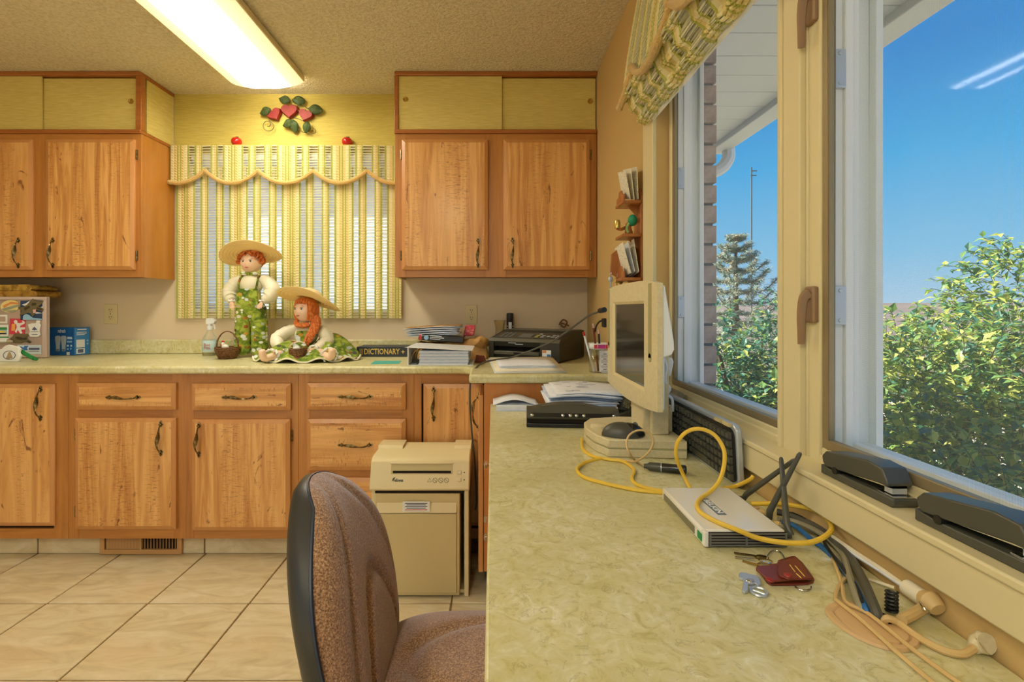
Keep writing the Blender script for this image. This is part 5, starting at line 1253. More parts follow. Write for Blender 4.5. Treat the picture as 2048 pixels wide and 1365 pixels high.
# ---- printer
pA = Vector((.325, 2.377, ZW)); pu = Vector((-.858, .5135, 0)); pv = Vector((.5135, .858, 0))      # front-right foot, along the front, into depth
pt_ = thing('inkjet_printer', 'black all-in-one inkjet printer set at an angle in the corner', 'printer', pA + pu * .2 + pv * .17)
Mpr = Matrix(((-pu.x, pv.x, 0, pA.x), (-pu.y, pv.y, 0, pA.y), (0, 0, 1, ZW), (0, 0, 0, 1)))           # local x to the right along the front (origin at the front right), y depth, z up
Wp, Dp = .40, .335
def loc(g): return g.tr(Mpr)
M['prn'] = mat('matt_black_printer', C(48, 47, 38), .42, bmp=(300, .08, .001)); M['prn2'] = mat('printer_top_grey', C(92, 90, 76), .35)
prof_ = [(0, .006), (0, .100), (.012, .113), (.13, .142), (.15, .150), (Dp, .150), (Dp, .006)]
g = G()
g.prism([(-Wp, y, z_) for y, z_ in prof_], (.028, 0, 0)).prism([(-.105, y, z_) for y, z_ in prof_], (.105, 0, 0))      # end blocks
g.prism([(-Wp + .028, y, z_) for y, z_ in [(.012, .072), (.002, .100), (.012, .113), (.13, .142), (.15, .150), (Dp, .150), (Dp, .072)]], (Wp - .133, 0, 0))
g.box(-Wp + .028, .012, .006, -.105, Dp, .030).box(-Wp + .028, .14, .03, -.105, Dp, .072)
obj('body', loc(g), M['prn'], pt_, bevel=.004)
obj('output_slot', loc(G().box(-Wp + .03, .05, .031, -.107, .14, .071)), M['dark'], pt_)
tr_ = obj('paper_tray', loc(G().box(-Wp + .032, -.004, .030, -.109, .05, .048)), M['prn2'], pt_, bevel=.003)
obj('tray_latch', loc(G().box(-.25, -.007, .033, -.205, -.003, .045)), M['black'], tr_)
obj('front_lip', loc(G().prism([(-Wp, -.003, .098), (-Wp, .012, .1145), (-Wp, .016, .113), (-Wp, .004, .094)], (Wp, 0, 0))), M['prn2'], pt_, bevel=.001)
sl_ = Vector((0, .118, .029)).normalized(); nn = Vector((0, -sl_.z, sl_.y))
def pan(x, s, h=.0008): q = Vector((x, .012, .113)) + sl_ * s + nn * h; return q
def panel_box(x0, x1, s0, s1, h, m_, nm, par_):
    g = G().prism([pan(x0, s0, 0), pan(x1, s0, 0), pan(x1, s1, 0), pan(x0, s1, 0)], nn * h); return obj(nm, loc(g), m_, par_, bevel=.0006)
cp = panel_box(-.385, -.015, .008, .112, .0012, M['blackg'], 'control_panel', pt_)
panel_box(-.245, -.175, .025, .085, .0030, M['grey'], 'display', cp)
for r_ in range(4):
    for c_ in range(3): panel_box(-.355 + c_ * .026, -.338 + c_ * .026, .022 + r_ * .021, .034 + r_ * .021, .0028, M['grey'], 'button', cp)
for i, (x, s) in enumerate(((-.155, .03), (-.155, .055), (-.125, .03), (-.125, .055), (-.095, .045), (-.068, .035), (-.068, .062), (-.042, .03), (-.042, .055), (-.15, .08))):
    panel_box(x, x + .018, s, s + .012, .0028, M['yarng'] if i < 2 else M['silver'], 'button', cp)
obj('lid_seam', loc(G().box(-Wp + .01, .155, .1495, -.01, Dp - .005, .1535)), M['prn2'], pt_, bevel=.002)
obj('side_panel', loc(G().prism([(.0, .03, .096), (.0, .035, .075), (.0, .30, .090), (.0, .325, .100), (.0, .325, .128), (.0, .20, .128)], (.0016, 0, 0))), M['prn'], pt_, bevel=.0008)
st1 = obj('sticker', loc(G().box(-.092, -.0012, .030, -.045, -.0002, .062)), K1['white'], pt_)
obj('sticker_band', loc(G().box(-.091, -.0018, .048, -.070, -.0010, .061)), K1['orange'], st1); obj('sticker_band', loc(G().box(-.066, -.0018, .031, -.046, -.0010, .042)), K1['blue'], st1)
for xa, xb, za in ((-.285, -.240, .089), (-.245, -.200, .083)): obj('name_mark', loc(G().box(xa, .0002, za, xb, .0016, za + .004)), M['silver'], pt_)
# ---- papers in front of the printer
pp = thing('paper_pile', 'loose newsletter with folded letters on it before the printer', 'papers', PZ(1055, 735, ZW))
fl0, fl1, bk0, bk1 = PZ(989, 748, ZW), PZ(1134, 746.5, ZW), P(976, 718, 2.55), P(1106, 717, 2.355)
def pgs(u, v, h=0):
    a = fl0.lerp(fl1, u); b = bk0.lerp(bk1, u); p = a.lerp(b, v); return Vector((p.x, p.y, max(ZW, p.z) + .0006 + h))
for i in range(4):
    o = obj('sheet', G().grid(lambda u, v, i=i: pgs(.01 * i + u * (1 - .02 * i), .012 * i + v * (1 - .02 * i), i * .0022), 4, 4), M['paperb'] if i == 1 else M['creamp'], pp)
    o.modifiers.new('solid', 'SOLIDIFY').thickness = -.0018
for i in range(3):
    o = obj('folded_letter', G().grid(lambda u, v, i=i: pgs(.09 + u * .80, .16 + v * .42, .0092 + i * .0050 + .007 * math.sin(u * math.pi) * (v * .6 + .4)), 10, 3), M['paperw'], pp); o.modifiers.new('solid', 'SOLIDIFY').thickness = .003
for i in range(5):
    a_, b_ = .42 + i * .09, .80 + (i % 2) * .05
    obj('print_block', G().grid(lambda u, v: pgs(a_ + u * .07, b_ + v * .06, .0074), 2, 1), M['ink'], pp)
# ---- pencil cup
pcx, pcy = W(1197, 2.07), 2.065
pc = thing('pencil_cup', 'clear pencil cup printed with a tiny calendar beside the monitor', 'pencil cup', (pcx, pcy, ZW))
hw_ = .041
g = G(); prc = []
for k_ in range(24):
    a = 2 * math.pi * k_ / 24; ca, sa = math.cos(a), math.sin(a); q = .62; prc.append((math.copysign(abs(ca) ** q, ca) * hw_, math.copysign(abs(sa) ** q, sa) * hw_))
for z0, z1, m_, nm, s in ((0, .098, M['clear'], 'cup', 1.0), (.098, .122, K1['white'], 'rim_band', 1.02)):
    v_ = [Vector((pcx + x * s * .94, pcy + y * s * .94, ZW + z0)) for x, y in prc] + [Vector((pcx + x * s, pcy + y * s, ZW + z1)) for x, y in prc]
    f_ = [(i, (i + 1) % 24, 24 + (i + 1) % 24, 24 + i) for i in range(24)] + ([tuple(range(24))[::-1]] if z0 == 0 else [])
    o = obj(nm, G().add(v_, f_), m_, pc); o.modifiers.new('solid', 'SOLIDIFY').thickness = .002
obj('calendar_card', G().box(pcx - .006, pcy - .0395, ZW + .006, pcx + .034, pcy - .0385, ZW + .094), M['paperw'], pc)
for i in range(4):
    obj('print_block', G().box(pcx + .010, pcy - .0402, ZW + .078 - i * .021, pcx + .024, pcy - .0394, ZW + .081 - i * .021), M['ink'], pc)
    obj('print_block', G().box(pcx + .002, pcy - .0400, ZW + .064 - i * .021, pcx + .030, pcy - .0394, ZW + .075 - i * .021), mat('pale_grey_print_%d' % i, C(200, 204, 212), .8), pc)
for a, b, m_ in ((-.028, -.015, K1['pink']), (-.012, .018, K1['purple']), (.02, .03, K1['pink'])): obj('rim_print', G().box(pcx + a, pcy - .0432, ZW + .102, pcx + b, pcy - .0415, ZW + .118), m_ if m_ is not K1['purple'] else flat('magenta_print', 196, 60, 150), pc)
for nm, dx, dy, tx, ty, l_, m_, lab in (('pen', -.02, .0, -.045, .0, .175, M['paperw'], 'white and red pen leaning left in the pencil cup'), ('pencil', .0, .01, -.018, .02, .21, M['under'], 'dark red pencil standing tallest in the pencil cup'), ('pen', .008, -.006, -.012, -.01, .185, M['black'], 'black pen standing in the middle of the pencil cup'), ('pencil', .02, .006, .026, .012, .155, M['orange'], 'short orange pencil at the right of the pencil cup')):
    a = Vector((pcx + dx, pcy + dy, ZW + .004)); b = a + Vector((tx, ty, l_ - .01))
    t_ = thing(nm, lab, nm, a, group='writing tools in the pencil cup')
    obj('barrel', G().tube([a, a.lerp(b, .9)], .0042, 8), m_, t_); obj('end_cap', G().tube([a.lerp(b, .9), b], .0046, 8), M['red'] if m_ is M['paperw'] else K1['rose'], t_)
# ------------------------------------------------------------------ on the desk
bkx = thing('notepad', 'open white notepad with a curling cover at the far end of the desk', 'notepad', PZ(1040, 815, ZD))
a, b = W(992, 1.96), .178
obj('pages', G().box(a, 1.86, ZD + .0015, b, 2.0, ZD + .020), M['paperw'], bkx, bevel=.001)
o = obj('curled_cover', G().grid(lambda u, v: Vector((a - .012 + (b - a + .01) * u, 1.87 + v * .13, ZD + .022 + .020 * math.sin(min(u * 1.05, 1) * math.pi) ** 1.2)), 14, 2), M['paperw'], bkx); o.modifiers.new('solid', 'SOLIDIFY').thickness = .002
obj('back_card', G().box(a + .002, 1.855, ZD, b + .006, 2.0, ZD + .0015), M['paperb'], bkx)
# paper and folder stack
ps = thing('folder_stack', 'tall untidy stack of papers and coloured folders behind the hole punch', 'papers', (.35, 1.80, ZD))
zz = ZD
for i, (m_, th, x0, x1, y0, y1) in enumerate((('purple', .012, .245, .43, 1.71, 1.93), ('paperw', .010, .235, .435, 1.70, 1.95), ('orange', .008, .225, .44, 1.71, 1.95), ('creamp', .007, .23, .43, 1.70, 1.96), ('paperw', .010, .215, .435, 1.70, 1.94), ('paperb', .008, .20, .43, 1.71, 1.95), ('paperw', .006, .19, .43, 1.71, 1.965))):
    obj('folder', G().cbox(((x0 + x1) / 2, (y0 + y1) / 2, zz + th / 2), (x1 - x0, y1 - y0, th - .001), M=Matrix.Rotation(random.uniform(-.04, .04), 4, 'Z')), M[m_], ps, bevel=.0008); zz += th
for i in range(6):
    q = random.uniform(-.012, .012); off = .006 * i
    o = obj('sheet', G().grid(lambda u, v, i=i: Vector((.185 + off + q + u * .25, 1.70 + v * .25 + q, zz + .001 + i * .0062 + .006 * math.sin(u * math.pi * 1.3) + .004 * math.sin(v * 4 + i))), 10, 4), M['paperb'] if i in (1, 3) else M['paperw'], ps); o.modifiers.new('solid', 'SOLIDIFY').thickness = .0022
    if i == 5:
        for k_ in range(12):
            x = .24 + random.random() * .15; y = 1.73 + random.random() * .17; u = (x - .185 - off - q) / .25; v = (y - 1.70 - q) / .25
            obj('print_block', G().cbox((x, y, zz + .0325 + .006 * math.sin(u * math.pi * 1.3) + .004 * math.sin(v * 4 + 5) + .0030), (random.uniform(.012, .04), .003, .0006)), K1['slate'], ps)
# hole punch
hp = thing('hole_punch', 'black three-hole paper punch with metal rivets beside the paper stack', 'hole punch', (.25, 1.60, ZD))
Mh = Matrix.Translation((W(1053, 1.605), 1.605, ZD)) @ Matrix.Rotation(R(-4), 4, 'Z'); Lh = .300
obj('base', G().box(0, 0, 0, Lh, .085, .014, 0, Mh).box(0, .045, .014, Lh, .085, .020, 0, Mh), M['black'], hp, bevel=.003)
obj('paper_gap', G().box(.01, .01, .014, Lh - .01, .045, .026, 0, Mh), M['dark'], hp)
def tops(x): return .058 + .016 * max(0, 1 - ((x / Lh - .45) / .38) ** 2)
ns_ = 18; v_ = []; f_ = []
for i in range(ns_ + 1):
    x = Lh * i / ns_; h_ = tops(x); pr = [(.004, .026), (-.004, .034), (.006, .050), (.022, h_), (.070, h_), (.082, h_ - .012), (.082, .020)]
    v_ += [Mh @ Vector((x, y, z_)) for y, z_ in pr]
n_ = 7
for i in range(ns_): f_ += [(i * n_ + k_, i * n_ + (k_ + 1) % n_, (i + 1) * n_ + (k_ + 1) % n_, (i + 1) * n_ + k_) for k_ in range(n_)]
f_ += [tuple(range(n_))[::-1], tuple(range(ns_ * n_, (ns_ + 1) * n_))]
lv = obj('lever_arm', G().add(v_, f_), M['char'], hp, bevel=.002)
obj('groove', G().prism([Mh @ Vector(p) for p in ((.015, -.0045, .036), (Lh - .015, -.0045, .036), (Lh - .015, .004, .046), (.015, .004, .046))], Mh.to_3x3() @ Vector((0, -.0015, .0015))), M['black'], lv)
for x in (.018, .118, .142, .162, .186, Lh - .018):
    obj('rivet', G().ball(Mh @ Vector((x, -.002, .041)), (.007, .006, .0055), 10, 8), M['chrome'], lv)
for x in (.06, .15, .24): obj('punch_pin', G().tube([Mh @ Vector((x, .022, .012)), Mh @ Vector((x, .022, .034))], .004, 8), M['chrome'], hp)
# cordless phone in cradle
ph = thing('desk_phone', 'dark grey handset propped upright between the paper stack and monitor', 'phone', (.478, 1.755, ZD))
px_ = .478
Mq = Matrix.Translation((px_ - .012, 1.755, ZD + .022)) @ Matrix.Rotation(R(14), 4, 'Y') @ Matrix.Rotation(R(-18), 4, 'X') @ Matrix.Rotation(R(25), 4, 'Z')
obj('cradle', G().prism([(px_ - .035, 1.73, ZD), (px_ + .045, 1.73, ZD), (px_ + .045, 1.73, ZD + .045), (px_ + .02, 1.73, ZD + .034), (px_ - .035, 1.73, ZD + .016)], (0, .05, 0)), M['char'], ph, bevel=.004)
hs = obj('handset', G().box(-.022, -.012, 0, .022, .012, .130, 0, Mq), M['grey'], ph, bevel=.005)
obj('keypad', G().box(-.016, -.0135, .012, .016, -.0115, .085, 0, Mq), mat('speckled_keypad', C(120, 112, 80), .5, var=(260, C(196, 190, 150), .45, .55)), hs)
obj('handset_side', G().box(.0225, -.008, .006, .0232, .010, .124, 0, Mq), M['cdark'], hs)
# ---- monitor
mn = thing('computer_monitor', 'beige flat-panel monitor facing left on the desk by the window', 'monitor', (.41, 1.40, ZD))
Yn, Yf, XM = 1.18, 1.69, .397
bpts = [(.303, 1.284), (.503, 1.265), (.508, 1.55), (.40, 1.56), (.305, 1.535), (.276, 1.48), (.268, 1.41), (.278, 1.34)]
bs = obj('base', G().prism([(x, y, ZD) for x, y in bpts], (0, 0, .022)).prism([(x, y, ZD + .024) for x, y in bpts], (0, 0, .022)), M['putty'], mn, bevel=.003)
obj('base_seam', G().prism([(x * .992 + .003, y * .992 + .011, ZD + .021) for x, y in bpts], (0, 0, .004)), M['puttyd'], bs)
obj('power_button', G().lathe([(.024, 0), (.024, .007), (.020, .010), (0, .011)], (.307, 1.415, ZD + .046), 24), M['putty'], bs)
g = G().box(.432, 1.330, ZD + .046, .480, 1.350, ZD + .30).box(.415, 1.350, ZD + .046, .480, 1.47, ZD + .30).box(.480, 1.36, ZD + .046, .500, 1.46, ZD + .12)
obj('stand_column', g, M['putty'], mn, bevel=.004)
g = G()
def face(x0, x1):
    ys = [Yf, Yf - .01, Yf - .10, (Yn + Yf) / 2, Yn + .10, Yn + .01, Yn]
    zt_ = [1.243, 1.247, 1.256, 1.259, 1.256, 1.249, 1.246]; zb_ = [.9345, .931, .923, .918, .923, .931, .9345]
    return [(x0, y, z_) for y, z_ in zip(ys, zt_)] + [(x0, y, z_) for y, z_ in zip(ys[::-1], zb_[::-1])]
scy0, scy1, scz0, scz1 = F * .395 / (1284 - CX), F * .395 / (1227 - CX), .967, 1.205
scy0, scy1 = 1.285, 1.62
ax_ = XM
bez = G()
out = [(y, z_) for _, y, z_ in face(ax_, 0)]; nO = len(out); rc = [(scy1, scz1), (scy0, scz1), (scy0, scz0), (scy1, scz0)]
# bezel as four convex pieces around the screen
def pz(y0, y1, z0f, z1f):
    n_ = 8; top = [(ax_, y0 + (y1 - y0) * i / n_, z1f(y0 + (y1 - y0) * i / n_)) for i in range(n_ + 1)]; bot = [(ax_, y0 + (y1 - y0) * i / n_, z0f(y0 + (y1 - y0) * i / n_)) for i in range(n_ + 1)]
    bez.prism(bot + top[::-1], (.013, 0, 0))
def ztp(y): u = (y - Yn) / (Yf - Yn) * 2 - 1; return 1.259 - .013 * u ** 4 - .0 * u
def zbt(y): u = (y - Yn) / (Yf - Yn) * 2 - 1; return .918 + .0165 * u ** 2
pz(Yn, scy0, zbt, ztp); pz(scy1, Yf, zbt, ztp); pz(scy0, scy1, lambda y: scz1, ztp); pz(scy0, scy1, zbt, lambda y: scz0)
obj('bezel', bez, M['putty'], mn)
obj('bezel_lip', G().prism([(ax_, scy0, scz0), (ax_ + .006, scy0 + .008, scz0 + .008), (ax_ + .006, scy0 + .008, scz1 - .008), (ax_, scy0, scz1)], (.001, 0, 0)).prism([(ax_, scy0, scz0), (ax_ + .006, scy0 + .008, scz0 + .008), (ax_ + .006, scy1 - .008, scz0 + .008), (ax_, scy1, scz0)], (.001, 0, 0))
    .prism([(ax_, scy1, scz0), (ax_ + .006, scy1 - .008, scz0 + .008), (ax_ + .006, scy1 - .008, scz1 - .008), (ax_, scy1, scz1)], (.001, 0, 0)).prism([(ax_, scy0, scz1), (ax_ + .006, scy0 + .008, scz1 - .008), (ax_ + .006, scy1 - .008, scz1 - .008), (ax_, scy1, scz1)], (.001, 0, 0)), M['beige'], mn)
obj('screen', G().box(ax_ + .006, scy0 + .002, scz0 + .002, ax_ + .012, scy1 - .002, scz1 - .002), mat('dark_glossy_screen', C(52, 50, 46), .10, spec=.9, coat=.4), mn)
for y in (Yn + .056, Yf - .018):
    obj('speaker_strip', G().prism([(ax_ - .0015, y - .011, 1.06), (ax_ - .0015, y + .011, 1.06), (ax_ - .0015, y + .011, 1.248), (ax_ - .0015, y - .011, 1.248)], (.003, 0, 0)).lathe([(.011, 0), (.011, .003), (0, .003)], (ax_ - .0015, y, 1.06), 16, M=Matrix.Rotation(R(90), 4, 'Y')), M['puttyd'], mn)
bks = [(ax_ + .026, Yn + .012, 1.240), (ax_ + .032, Yn + .04, 1.238), (ax_ + .075, Yn + .06, 1.10), (ax_ + .075, Yn + .06, 1.055), (ax_ + .06, Yn + .06, 1.045), (ax_ + .026, Yn + .04, 1.04)]
bks = [(ax_ + .013, 0, 1.243), (ax_ + .020, 0, 1.240), (ax_ + .042, 0, 1.105), (ax_ + .043, 0, 1.085), (ax_ + .036, 0, 1.072), (ax_ + .013, 0, 1.064)]
obj('rear_housing', G().prism([(x, Yn + .004, z_) for x, y, z_ in bks], (0, Yf - Yn - .03, 0)), M['white'], mn, bevel=.006)  # rear parts white, not putty: window light put into their colour
obj('rear_plate', G().box(ax_ + .013, Yn + .006, .938, ax_ + .020, Yf - .02, 1.064), M['white'], mn, bevel=.004)
obj('hinge_arm', G().box(ax_ + .020, 1.36, .99, ax_ + .075, 1.46, 1.095), M['putty'], mn, bevel=.004)
obj('cable_tag', G().prism([(.470, 1.335, 1.000), (.486, 1.335, 1.000), (.494, 1.335, 1.038), (.490, 1.335, 1.050), (.468, 1.335, 1.052)], (0, .012, 0)), M['white'], mn, bevel=.003)
obj('signal_cable', G().tube(spline([(.46, 1.33, 1.058), (.470, 1.325, 1.03), (.468, 1.33, .99), (.484, 1.34, .965), (.476, 1.34, .95), (.494, 1.35, .935), (.50, 1.36, .90)], 6), .004, 8), M['white'], mn)
# mouse on the base
mo = thing('computer_mouse', 'black computer mouse resting on the monitor base', 'mouse', (.352, 1.315, ZD + .0465))
Mm = Matrix.Translation((.354, 1.322, ZD + .0465)) @ Matrix.Rotation(R(-6), 4, 'Z')
def mf(p): return Vector((p.x * (1 - .06 * p.x), p.y * (1 - .08 * p.x * p.x), max(p.z, -.02) * (1 - .18 * p.x)))
obj('shell', G().ball((0, 0, 0), (.056, .032, .036), 28, 18, fn=mf).tr(Mm), M['char'], mo, smooth=60)
obj('button_panel', G().ball((.018, 0, .004), (.041, .026, .031), 20, 14, fn=mf).tr(Mm), M['blackg'], mo)
obj('scroll_wheel', G().tube([Mm @ Vector((.030, -.003, .030)), Mm @ Vector((.030, .003, .030))], .007, 14), M['grey'], mo)
# mouse / sync cables: each cable rests on the desk except where it arches
def crop5(x, y): return (970 + .3224 * x, 560 + .3224 * y)
def crop6(x, y): return (1280 + .2198 * x, 840 + .2198 * y)
def crop7(x, y): return (1420 + .3066 * x, 1060 + .3066 * y)
def D5(x, y, h=.004): return PZ(*crop5(x, y), ZD + h)
def cable(name, pts, r_, m_, lab, cat='cable', group='cables on the desk', n=6):
    return single(name, G().tube(spline(pts, n), r_, 8), m_, lab, cat, group)
lp = [(.357, 1.185, ZD + .010)]
c0_ = D5(985, 1150); c1_ = D5(905, 1100)
cable('thin_cable', [D5(985, 1152, .006), D5(935, 1125, .004), P(*crop5(895, 1075), 1.20), P(*crop5(878, 1020), 1.21), P(*crop5(895, 965), 1.22), P(*crop5(950, 935), 1.225), P(*crop5(1010, 945), 1.225), P(*crop5(1042, 990), 1.22), P(*crop5(1035, 1040), 1.215), P(*crop5(990, 1095), 1.20), D5(925, 1128, .006), D5(850, 1118, .004), D5(700, 1100, .004), D5(640, 1070, .004), D5(604, 1035, .004), D5(598, 1000, .006)], .0026, M['bcord'], 'thin beige cable looped upright in front of the monitor base', n=8)
us = thing('usb_stick', 'black pen-shaped gadget at the end of the thin beige cable', 'gadget', (.41, 1.17, ZD))
a, b = D5(985, 1155, .011), D5(1250, 1180, .011)
obj('barrel', G().tube([a.lerp(b, .42), a.lerp(b, .44), a.lerp(b, .97), b], [.0095, .0105, .0105, .008], 14), M['blackg'], us)
obj('nose', G().tube([a, a.lerp(b, .08), a.lerp(b, .14), a.lerp(b, .40)], [.005, .006, .0100, .0105], 14), M['char'], us)
obj('collar', G().tube([a.lerp(b, .40), a.lerp(b, .42)], .0109, 14), M['silver'], us)
# keyboard standing on its long edge against the sill
kx0, kx1 = .5335, .5265
kt = Vector((kx1, 0, .932)); kbm = Vector((kx0, 0, ZD + .001))
kbd = thing('computer_keyboard', 'black keyboard with silver rim standing on edge against the window sill', 'keyboard', (.53, 1.27, ZD))
ku = (kt - kbm); kh = ku.length; ku.normalize(); kn_ = Vector((-ku.z, 0, ku.x))
def kp(s, t, h): return Vector((kbm.x, 1.05 + s, kbm.z)) + ku * t + kn_ * h
LK = .448
def slab(s0, s1, t0, t1, h0, h1): return [kp(s0, t0, h0), kp(s1, t0, h0), kp(s1, t1, h0), kp(s0, t1, h0)], kn_ * (h1 - h0)
g = G(); rim_ = []
for cs, ct, a0 in ((LK - .02, .018, -90), (LK - .02, kh - .018, 0), (.02, kh - .018, 90), (.02, .018, 180)):
    for q in range(6):
        a = R(a0 + 90 * q / 5); rim_.append((cs + .02 * math.cos(a) , ct + .018 * math.sin(a)))
g.prism([kp(s, t, -.008) for s, t in rim_], kn_ * .013); obj('silver_shell', g, M['silver'], kbd, bevel=.003)
g = G().prism([kp(.008 + s * (LK - .016) / LK, .008 + t * (kh - .018) / kh, .0052) for s, t in rim_], kn_ * .003); obj('key_deck', g, M['black'], kbd)
km = mesh(G().add([(0, 0, 0), (.0165, 0, 0), (.0165, .0155, 0), (0, .0155, 0), (.002, .002, .007), (.0145, .002, .007), (.0145, .0135, .007), (.002, .0135, .007)], [(4, 5, 6, 7), (0, 1, 5, 4), (1, 2, 6, 5), (2, 3, 7, 6), (3, 0, 4, 7)]), 'key', M['char'])
for r_ in range(6):
    for c_ in range(21):
        if c_ in (15, 19) and False: continue
        s = .016 + c_ * .0199; t = .014 + r_ * .0178
        if t + .018 > kh - .02 and c_ > 17: continue
        if r_ == 0 and 5 < c_ < 11: continue
        inst('key', km, kbd, frame(kp(s, t, .0082), (0, 1, 0), ku) @ Matrix.Diagonal((1, 1, -1, 1)) if kn_.dot(Vector((0, 1, 0)).cross(ku)) < 0 else frame(kp(s, t, .0082), (0, 1, 0), ku))
obj('space_bar', G().prism([kp(.135, .014, .008), kp(.225, .014, .008), kp(.225, .0295, .008), kp(.135, .0295, .008)], kn_ * .006), M['char'], kbd, bevel=.0015)
for s in (.02, .058): obj('foot_tab', G().prism([kp(s, kh - .006, .003), kp(s + .03, kh - .006, .003), kp(s + .03, kh + .002, .003), kp(s, kh + .002, .003)], kn_ * .010), M['beiged'], kbd, bevel=.001)
single('sill_clip', G().prism([(.560, 1.50, .9045), (.596, 1.50, .9045), (.596, 1.50, .918), (.575, 1.50, .926), (.562, 1.50, .920)], (0, .035, 0)).tube([(.575, 1.495, .918), (.575, 1.58, .918)], .011, 10), M['cgrey'], 'grey plastic clip lying on the sill above the keyboard', 'clip', bevel=.002)
# ---- router
rx0, rx1, ry0, ry1, rz1 = .343, .479, .797, .993, ZD + .0275
ro = thing('wifi_router', 'white router with three grey antennas and side vents on the desk', 'router', ((rx0 + rx1) / 2, (ry0 + ry1) / 2, ZD))
M['rwhite'] = mat('gloss_white_plastic', C(236, 232, 220), .18, coat=.4)
obj('shell', G().box(rx0, ry0 + .004, ZD + .002, rx1, ry1, rz1), M['rwhite'], ro, bevel=.004)
obj('vent_block', G().box(rx0 + .008, ry0, ZD + .003, rx1 - .001, ry0 + .006, rz1 - .003), M['dark'], ro)
for i in range(5):
    obj('vent_slat', G().box(rx0 + .008, ry0 - .0015, ZD + .0035 + i * .0046, rx1 - .001, ry0 + .004, ZD + .0057 + i * .0046), M['grey'], ro)
for x in (rx0 + .009, (rx0 + rx1) / 2, rx1 - .004): obj('vent_rib', G().box(x, ry0 - .0018, ZD + .003, x + .003, ry0 + .004, rz1 - .003), M['grey'], ro)
obj('corner_cap', G().box(rx0, ry0 - .002, ZD + .002, rx0 + .008, ry0 + .010, rz1 - .0005), M['rwhite'], ro, bevel=.002)
obj('light_strip', G().box(rx0 - .0012, ry0 + .035, ZD + .007, rx0 + .0005, ry1 - .012, ZD + .020), mat('smoky_strip', C(120, 114, 90), .25), ro, bevel=.001)
gs = obj('green_badge', G().box(rx0 - .0012, ry0 + .006, ZD + .008, rx0 + .0005, ry0 + .022, ZD + .020), K1['green'], ro)
lq = [PZ(x, y, rz1 + .0001) for x, y in ((1400, 999), (1416, 998.5), (1453.5, 1030.5), (1436, 1030.5))]
pl = obj('logo_plate', G().prism(lq, (0, 0, .0006)), mat('grey_logo_plate', C(112, 124, 136), .5), ro)
ld = ((lq[3] - lq[0]) + (lq[2] - lq[1])).normalized(); lw_ = Vector((0, 0, 1)).cross(ld); lc = sum(lq, Vector()) / 4
text('lettering', 'BELKIN', .015, K1['white'], pl, frame(lc + Vector((0, 0, .0009)), ld, lw_), width=(lq[3] - lq[0]).length * .84, bold=.0003)
for (b_, t_) in ((( .486, .962, ZD + .016), (.535, .868, .917)), ((.486, .872, ZD + .016), (.526, .838, .938)), ((.486, .808, ZD + .016), (.520, .884, .916))):
    b_, t_ = Vector(b_), Vector(t_)
    an = obj('antenna', G().tube([b_ + Vector((.006, 0, 0)), b_.lerp(t_, .12), b_.lerp(t_, .45), b_.lerp(t_, .97), t_], [.0050, .0054, .0048, .0037, .0025], 12), M['char'], ro)
    obj('antenna_joint', G().tube([Vector((rx1 - .002, b_.y, b_.z)), b_ + Vector((.004, 0, 0))], .0058, 12), M['char'], an)
for y in (.835, .85, .90, .92):
    obj('port_plug', G().box(rx1, y - .006, ZD + .006, rx1 + .020, y + .006, ZD + .019), M['bcord'] if y > .84 else M['cgrey'], ro, bevel=.002)
# yellow network cable: lies in a loop on the desk, arches over the router
def D6(x, y, h=.004): return PZ(*crop6(x, y), ZD + h)
def R6(x, y): return PZ(*crop6(x, y), rz1 + .004)
ye = [D5(600, 985, .006), D5(606, 1050), D5(660, 1092), D5(760, 1115), D5(860, 1130), D5(925, 1180), D5(912, 1235), D5(950, 1275), D5(1040, 1300), D5(1110, 1312, .003)]
cable('network_cable', ye, .0040, M['yellow'], 'yellow network cable snaking from the monitor base to the router', n=8)
ye = [D5(720, 1108, .012), D5(620, 1135, .006), D5(572, 1180), D5(620, 1228), D5(760, 1268), D5(900, 1298), D5(1000, 1312), D5(1100, 1322, .003)]
cable('network_cable', ye, .0042, M['yellow'], 'yellow network cable curled in a half loop left of the router', n=8)
ye = [D5(1275, 1300, .004), P(*crop5(1225, 1200), 1.06), P(*crop5(1187, 1100), 1.04), P(*crop5(1195, 1010), 1.03), P(*crop5(1250, 945), 1.02), P(*crop5(1330, 925), 1.01), P(*crop5(1420, 960), 1.00), P(*crop5(1480, 1050), .985), P(*crop5(1483, 1150), .970), P(*crop6(720, 560), .955), P(*crop6(640, 655), .945), R6(555, 715), R6(520, 780), R6(560, 850), R6(700, 930), R6(900, 1010), P(*crop6(1080, 1080), .785), P(*crop6(1330, 1122), .770), P(*crop6(1560, 1115), .765), P(*crop6(1700, 1050), .775), P(*crop6(1745, 980), .795), P(*crop6(1690, 890), .825), P(*crop6(1560, 815), .86), P(*crop6(1380, 780), .885), P(*crop6(1200, 765), .905), P(*crop6(1010, 765), .915)]
cable('network_cable', ye, .0040, M['yellow'], 'yellow network cable arching high and sweeping over the router', n=8)
ye = [PZ(*crop6(770, 625), ZD + .01), PZ(*crop6(880, 600), ZD + .012), PX(*crop6(1000, 545), .535), PX(*crop6(1030, 510), .540)]
cable('network_cable', ye, .0040, M['yellow'], 'short yellow cable end reaching up to the sill behind the router', n=8)
